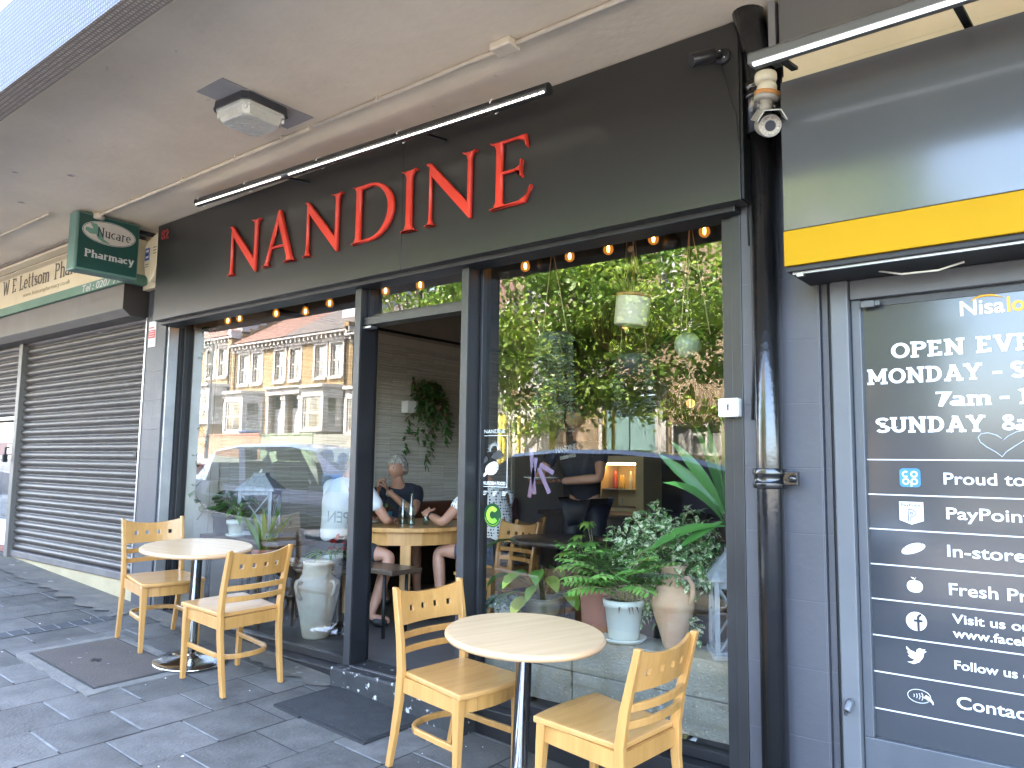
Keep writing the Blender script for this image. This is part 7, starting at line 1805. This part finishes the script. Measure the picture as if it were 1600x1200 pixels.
def hair_mesh(c, fsu, k, line, thick=.012, seed=1, wild=.006, back=-.35):
    f, s, u = fsu; r = random.Random(seed); n, m_ = 44, 26; grid = {}; mb = MB()
    for i in range(m_+1):
        t = math.pi*i/m_-math.pi/2
        for j in range(n):
            a = 2*math.pi*j/n; x, y, z = math.cos(t)*math.cos(a), math.cos(t)*math.sin(a), math.sin(t)
            th = thick+r.uniform(-wild, wild)
            grid[i,j] = (Vector(c)+(f*(x*(.098+th)-.004)+s*(y*(.075+th))+u*(z*(.118+th)))*k, x, y, z)
    for i in range(m_):
        for j in range(n):
            q = [grid[i,j], grid[i,(j+1)%n], grid[i+1,(j+1)%n], grid[i+1,j]]
            x = sum(p[1] for p in q)/4; z = sum(p[3] for p in q)/4
            lim = line if x > .35 else (back if x < -.1 else back+(line-back)*(x+.1)/.45)
            if z > lim: mb.face([p[0] for p in q], 0, True)
    return mb
def hand(mb, wr, d, palm, curl=.9, spread=.10, thumb=1, k=1.0):
    """palm with four fingers of different lengths and a thumb; d: wrist to knuckles, palm: direction the palm faces"""
    wr = Vector(wr); d = Vector(d).normalized(); pn = Vector(palm); pn = (pn-d*pn.dot(d)).normalized(); s = d.cross(pn).normalized()
    st = len(mb.v); e = MB(); e.sphere((0,0,0), 1, n=12, k=8)
    mb.add([wr+(d*(.045+p[0]*.054)+s*(p[1]*.042)+pn*(p[2]*.015))*k for p in map(Vector, e.v)], e.f, 0, True)
    for i, (o, L_) in enumerate(((-.031,.066),(-.010,.078),(.011,.072),(.031,.056))):
        p = wr+(d*.088+s*o)*k; dd_ = (d+s*(o/.031*spread)).normalized(); pts = [p-dd_*.02*k, p]; c_ = 0
        for q in (.42,.32,.26):
            c_ += curl*.62; v = dd_*math.cos(c_)+pn*math.sin(c_); p = p+v*L_*q*k; pts.append(p)
        mb.tube(pts, [.0095*k,.0092*k,.0085*k,.0078*k,.006*k], 8)
    p = wr+(d*.028-s*.030*thumb)*k; v = (d*.62-s*.72*thumb+pn*.32).normalized(); pts = [p, p+v*.030*k, p+(v*.030+(v*.6+d*.5+pn*.4).normalized()*.028)*k, p+(v*.030+(v*.6+d*.5+pn*.4).normalized()*.050)*k]
    mb.tube(pts, [.013*k,.0115*k,.010*k,.007*k], 8)
def person(label, J, skin, face, tops, bottoms, hair, hands, loc, group=None, headup=(0,0,1), sleeve=.55, legs=.75, eyes=False, hk=1.0, shoes=None, straps=None, fullarm=False):
    V_ = {k: Vector(p) for k, p in J.items()}
    mid = lambda a, c, t: V_[a].lerp(V_[c], t)
    nd = {'pel': (V_['pel'],(.135,.105)), 'belly': (mid('pel','chest',.5),(.128,.10)), 'chest': (V_['chest'],(.145,.108)), 'nb': (V_['neck'],(.062,.060)), 'nt': (V_['head']+Vector((0,0,-.085)),(.054,.056)), 'hd': (V_['head']+Vector((0,0,-.02)), .05)}
    ed = [('pel','belly'),('belly','chest'),('chest','nb'),('nb','nt'),('nt','hd')]
    for s in 'LR':
        nd['sh'+s] = (V_['sh'+s], .056); nd['ua'+s] = (mid('sh'+s,'el'+s,.5), .046); nd['el'+s] = (V_['el'+s], .040); nd['fa'+s] = (mid('el'+s,'wr'+s,.35), .040); nd['wr'+s] = (V_['wr'+s], (.027,.025))
        ed += [('chest','sh'+s),('sh'+s,'ua'+s),('ua'+s,'el'+s),('el'+s,'fa'+s),('fa'+s,'wr'+s)]
        if 'kn'+s in V_:
            nd['hip'+s] = (V_['hip'+s], .088); nd['th'+s] = (mid('hip'+s,'kn'+s,.5), .074); nd['kn'+s] = (V_['kn'+s], .057); nd['cf'+s] = (mid('kn'+s,'an'+s,.3), .055); nd['an'+s] = (V_['an'+s], .036); nd['toe'+s] = (V_['toe'+s], (.042,.028))
            ed += [('pel','hip'+s),('hip'+s,'th'+s),('th'+s,'kn'+s),('kn'+s,'cf'+s),('cf'+s,'an'+s),('an'+s,'toe'+s)]
    nb2 = dict(nd)
    if tops:
        for k_ in ('pel','belly','chest'): nb2[k_] = (nd[k_][0], tuple(q-.022 for q in nd[k_][1]))
        for s in 'LR':
            nb2['sh'+s] = (nd['sh'+s][0], .046)
            if 'hip'+s in nd: nb2['hip'+s] = (nd['hip'+s][0], .078)
    v_, f_ = skinned(nb2, ed, 'pel'); body = MB(); body.add(v_, f_, 0, True)
    hv, hf, fsu = head_mesh(V_['head'], face, headup, hk); body.add(hv, hf, 0, True)
    for s, args in hands.items(): hand(body, V_['wr'+s], *args)
    o = body.build('person', skin, label=label, cat='person', group=group)
    if tops:
        g = lambda r_, a: tuple(q+a for q in r_) if isinstance(r_, tuple) else r_+a
        n2 = {k: (nd[k][0], g(nd[k][1], .016)) for k in ('pel','belly','chest')}; n2['nb'] = (V_['neck']+Vector((0,0,-.012)), (.080,.076))
        e2 = [('pel','belly'),('belly','chest'),('chest','nb')]
        if straps is None:
            for s in 'LR':
                n2['sh'+s] = (V_['sh'+s], .070); n2['a'+s] = (mid('sh'+s,'el'+s,sleeve*.6), .064); n2['b'+s] = (mid('sh'+s,'el'+s,sleeve), .062); e2 += [('chest','sh'+s),('sh'+s,'a'+s),('a'+s,'b'+s)]
        v2, f2 = skinned(n2, e2, 'chest'); b = MB(); b.add(v2, f2, 0, True); b.build('shirt', tops, o)
        if straps:
            b = MB()
            for s in 'LR': b.tube([V_['chest'].lerp(V_['sh'+s],.5)+Vector((.06,0,.0)), V_['neck'].lerp(V_['sh'+s],.55)+Vector((.0,0,.035)), V_['chest'].lerp(V_['sh'+s],.5)+Vector((-.09,0,.02))], .009, 6)
            b.build('strap', straps, o)
    if bottoms and 'knL' in V_:
        n2 = {'pel': (V_['pel'],(.150,.120))}; e2 = []
        for s in 'LR':
            n2['h'+s] = (V_['hip'+s], .100); n2['t'+s] = (mid('hip'+s,'kn'+s,legs*.6), .092); n2['k'+s] = (mid('hip'+s,'kn'+s,legs), .088); e2 += [('pel','h'+s),('h'+s,'t'+s),('t'+s,'k'+s)]
            if legs >= 1:
                n2['c'+s] = (mid('kn'+s,'an'+s,.5), .072); n2['e'+s] = (mid('kn'+s,'an'+s,.93), .062); e2 += [('k'+s,'c'+s),('c'+s,'e'+s)]
        v2, f2 = skinned(n2, e2, 'pel'); b = MB(); b.add(v2, f2, 0, True); b.build('trousers' if legs >= 1 else 'shorts', bottoms, o)
    if shoes and 'knL' in V_:
        for s in 'LR':
            a, t_ = V_['an'+s], V_['toe'+s]; n2 = {'a': (a+Vector((0,0,-.02)), .048), 'm': (a.lerp(t_,.5)+Vector((0,0,-.02)), (.046,.038)), 't': (t_, (.044,.034))}
            v2, f2 = skinned(n2, [('a','m'),('m','t')], 'a'); b = MB(); b.add(v2, f2, 0, True); b.build('shoe', shoes, o)
    if hair:
        hm, line, th, wild, back = hair; hair_mesh(V_['head'], fsu, hk, line, th, 3, wild, back).build('hair', hm, o)
    if eyes:
        f, s, u = fsu
        for sd in (-1, 1):
            b = MB(); b.sphere(V_['head']+f*.079+s*(sd*.029)+u*.007, .0085, n=10, k=7); b.build('eye', mat('eye', (.06,.045,.04), .2), o)
            b = MB(); b.tube([V_['head']+f*.090+s*(sd*.014)+u*.026, V_['head']+f*.090+s*(sd*.03)+u*.030, V_['head']+f*.078+s*(sd*.047)+u*.024], .0042, 5); b.build('eyebrow', hm, o)
        b = MB(); b.tube([V_['head']+f*.0965+s*-.020+u*-.061, V_['head']+f*.1025+u*-.060, V_['head']+f*.0965+s*.020+u*-.061], .0028, 5); b.build('lips', mat('lips', (.30,.12,.10), .5), o)
    return o, fsu
grey_hair = mat('hair_grey', (.42,.39,.35), .6, c2=(.22,.20,.18), scale=30, stretch=(1,1,.3), bump=.8, bscale=60)
dark_hair = mat('hair_dark', (.03,.02,.015), .5, c2=(.05,.035,.025), scale=30, bump=.6, bscale=90)
crop_hair = mat('hair_cropped', (.10,.07,.05), .7, c2=(.07,.05,.035), scale=40, bump=.5, bscale=120)
white_shirt = mat('tee_white', (.70,.72,.72), .85, c2=(.6,.62,.63), scale=6, bump=.5, bscale=7)
navy_shirt = mat('tee_navy', (.010,.012,.022), .85, c2=(.016,.018,.03), scale=6, bump=.5, bscale=8)
# woven dots for the third diner's shirt
def dotted():
    m, t, p = new_mat('shirt_dotted'); L = t.links.new
    tc = N(t, 'ShaderNodeTexCoord'); vo = N(t, 'ShaderNodeTexVoronoi'); vo.inputs['Scale'].default_value = 42; vo.inputs['Randomness'].default_value = .25
    L(tc.outputs['Object'], vo.inputs[0]); cr = N(t, 'ShaderNodeValToRGB'); cr.color_ramp.elements[0].position = .30; cr.color_ramp.elements[1].position = .38
    cr.color_ramp.elements[0].color = (.03,.035,.06,1); cr.color_ramp.elements[1].color = (.72,.72,.72,1); L(vo.outputs['Distance'], cr.inputs[0]); L(cr.outputs[0], p.inputs['Base Color']); p.inputs['Roughness'].default_value = .85
    return m
shorts_m = mat('shorts_dark', (.02,.025,.035), .85, c2=(.04,.05,.055), scale=9); shorts_b = mat('shorts_blue', (.045,.06,.10), .85, c2=(.035,.045,.08), scale=6)
shoe = mat('shoe_dark', (.02,.02,.022), .6)

# grey-haired man behind the pine table, hands clasped under his chin
o, fsu = person('grey-haired man in a dark navy top, hands clasped at his chin, behind the pine table',
  dict(pel=(-5.590,2.100,-0.700), chest=(-5.530,2.030,-0.360), neck=(-5.490,1.990,-0.190), head=(-5.485,1.965,-0.055), shL=(-5.370,2.140,-0.275), elL=(-5.130,1.860,-0.455), wrL=(-5.425,1.800,-0.265), shR=(-5.670,1.880,-0.275), elR=(-5.570,1.620,-0.455), wrR=(-5.485,1.745,-0.265),
       hipL=(-5.490,2.180,-0.720), knL=(-5.150,1.900,-0.730), anL=(-5.130,1.920,-1.170), toeL=(-4.990,1.830,-1.215), hipR=(-5.670,2.000,-0.720), knR=(-5.350,1.680,-0.730), anR=(-5.330,1.700,-1.170), toeR=(-5.190,1.600,-1.215)),
  M['skin_tan'], (.05,-1.0,-.02), navy_shirt, shorts_m, (grey_hair, .38, .020, .007, -.45),
  {'L': ((-.30,-.28,.95),(-.5,-.5,-.2),1.15,.05,-1), 'R': ((.15,-.05,1.0),(.55,.2,.1),1.15,.05,1)}, None, eyes=True, sleeve=.62, shoes=shoe, hk=.98)
b = MB(); w_ = Vector((-5.405,1.805,-.285)); b.tube([w_+Vector((math.cos(a)*.033, math.sin(a)*.02+.0, math.sin(a)*.026)) for a in [2*math.pi*i/16 for i in range(16)]], .008, 6, closed=True); b.sphere(w_+Vector((.0,-.034,-.008)), .016, sq=(1.130,0.500,1.000), n=10, k=7); b.build('wrist_watch', mat('watch', (.35,.33,.25), .3, metal=.6), o)
# man in white seen from behind through the left window
o, fsu = person('man in a white t-shirt with cropped hair, seen from behind on the low bench',
  dict(pel=(-5.000,0.810,-0.675), chest=(-4.960,0.880,-0.300), neck=(-4.930,0.930,-0.105), head=(-4.905,0.995,0.035), shL=(-5.150,0.910,-0.185), elL=(-5.240,1.080,-0.435), wrL=(-5.120,1.300,-0.475), shR=(-4.755,0.920,-0.185), elR=(-4.650,1.080,-0.455), wrR=(-4.810,1.280,-0.470),
       hipL=(-5.100,0.840,-0.690), knL=(-5.140,1.250,-0.710), anL=(-5.130,1.180,-1.170), toeL=(-5.150,1.340,-1.215), hipR=(-4.900,0.840,-0.690), knR=(-4.540,1.030,-0.720), anR=(-4.600,0.900,-1.170), toeR=(-4.500,1.010,-1.215)),
  M['skin'], (-.25,1.0,-.05), white_shirt, shorts_m, (crop_hair, .42, .006, .0015, -.42),
  {'L': ((.4,.6,.0),(0,0,-1),.7,.08,1), 'R': ((-.6,.75,.0),(0,0,-1),.9,.06,-1)}, None, sleeve=.72, legs=.80, shoes=shoe)
# third diner at the door edge, in a dotted shirt
o, fsu = person('diner in a white dotted shirt, half hidden by the door edge, elbows on the table',
  dict(pel=(-4.02,1.74,-.69), chest=(-4.06,1.70,-.34), neck=(-4.09,1.67,-.155), head=(-4.13,1.64,-.015), shL=(-4.14,1.50,-.235), elL=(-4.22,1.27,-.465), wrL=(-4.43,1.34,-.415), shR=(-4.06,1.89,-.235), elR=(-4.24,1.88,-.47), wrR=(-4.46,1.72,-.45),
       hipL=(-4.06,1.65,-.70), knL=(-4.44,1.46,-.71), anL=(-4.36,1.43,-1.17), toeL=(-4.50,1.38,-1.215), hipR=(-4.06,1.84,-.70), knR=(-4.46,1.80,-.71), anR=(-4.40,1.80,-1.17), toeR=(-4.54,1.78,-1.215)),
  M['skin_tan'], (-1,-.15,-.05), dotted(), shorts_b, (dark_hair, .36, .014, .004, -.40),
  {'L': ((-.85,.35,.35),(-.1,.6,-.6),1.5,.03,1), 'R': ((-.85,-.4,.2),(-.1,-.6,-.6),1.3,.03,-1)}, None, sleeve=.62, legs=.72, shoes=shoe)
b = MB(); w_ = Vector((-4.405,1.333,-.42)); b.tube([w_+Vector((math.sin(a)*.006, math.cos(a)*.031, math.sin(a)*.030)) for a in [2*math.pi*i/14 for i in range(14)]], .009, 6, closed=True); b.build('wrist_band', M['dark'], o)
# waiter
o, fsu = person('waiter in a black t-shirt with white print carrying a plate behind the right window',
  dict(pel=(-3.42,2.08,-.32), chest=(-3.43,2.05,.02), neck=(-3.44,2.03,.225), head=(-3.46,2.01,.375), shL=(-3.235,2.00,.135), elL=(-3.14,1.84,-.10), wrL=(-3.40,1.70,-.125), shR=(-3.635,1.98,.135), elR=(-3.72,1.84,-.115), wrR=(-3.60,1.66,-.14),
       hipL=(-3.32,2.07,-.36), knL=(-3.31,2.05,-.78), anL=(-3.30,2.10,-1.16), toeL=(-3.27,1.96,-1.215), hipR=(-3.52,2.07,-.36), knR=(-3.54,2.0,-.78), anR=(-3.56,2.06,-1.16), toeR=(-3.58,1.92,-1.215)),
  M['skin_tan'], (-.35,-1,-.15), navy_shirt, M['dark'], (dark_hair, .40, .012, .003, -.42),
  {'L': ((-.85,-.45,.0),(.1,.1,.9),.9,.05,1), 'R': ((.55,-.6,.0),(-.1,.1,.9),.9,.05,-1)}, None, legs=1.0, shoes=shoe, sleeve=.60)
RT = Matrix.Rotation(R(-10),4,'Y')
b = MB(); text(b, 'NANDINE', .062, (-3.49,1.902,.108), rot=RT @ FRONT, width=.20, ext=.002, bold=.0015); text(b, 'KURDISH FOOD', .036, (-3.475,1.905,.052), rot=RT @ FRONT, width=.15, ext=.002, bold=.001)
b.build('shirt_print', M['white_vinyl'], o)
b = MB(); b.lathe([(0,.0),(.07,.0),(.11,.014),(.135,.020),(.132,.024),(.07,.006),(0,.005)], (-3.515,1.60,-.118), 30); b.build('plate', M['ceramic_white'], label='white dinner plate held by the waiter', cat='plate')
# driver of the pale blue car
zz = g1
person('bearded driver in a pale strappy top at the wheel of the light blue car',
  dict(pel=(-11.15,-5.62,zz+.42), chest=(-11.22,-5.62,zz+.78), neck=(-11.20,-5.62,zz+.98), head=(-11.15,-5.62,zz+1.135), shL=(-11.20,-5.43,zz+.92), elL=(-11.02,-5.36,zz+.68), wrL=(-10.50,-5.48,zz+.74), shR=(-11.20,-5.81,zz+.92), elR=(-11.02,-5.88,zz+.68), wrR=(-10.50,-5.80,zz+.74)),
  M['skin'], (1,.02,0), mat('top_pale', (.6,.58,.55), .8), None, (dark_hair, .40, .012, .003, -.62),
  {'L': ((1,-.2,.3),(0,-.8,-.2),1.3,.03,1), 'R': ((1,.2,.3),(0,.8,-.2),1.3,.03,-1)}, None, straps=M['dark'])
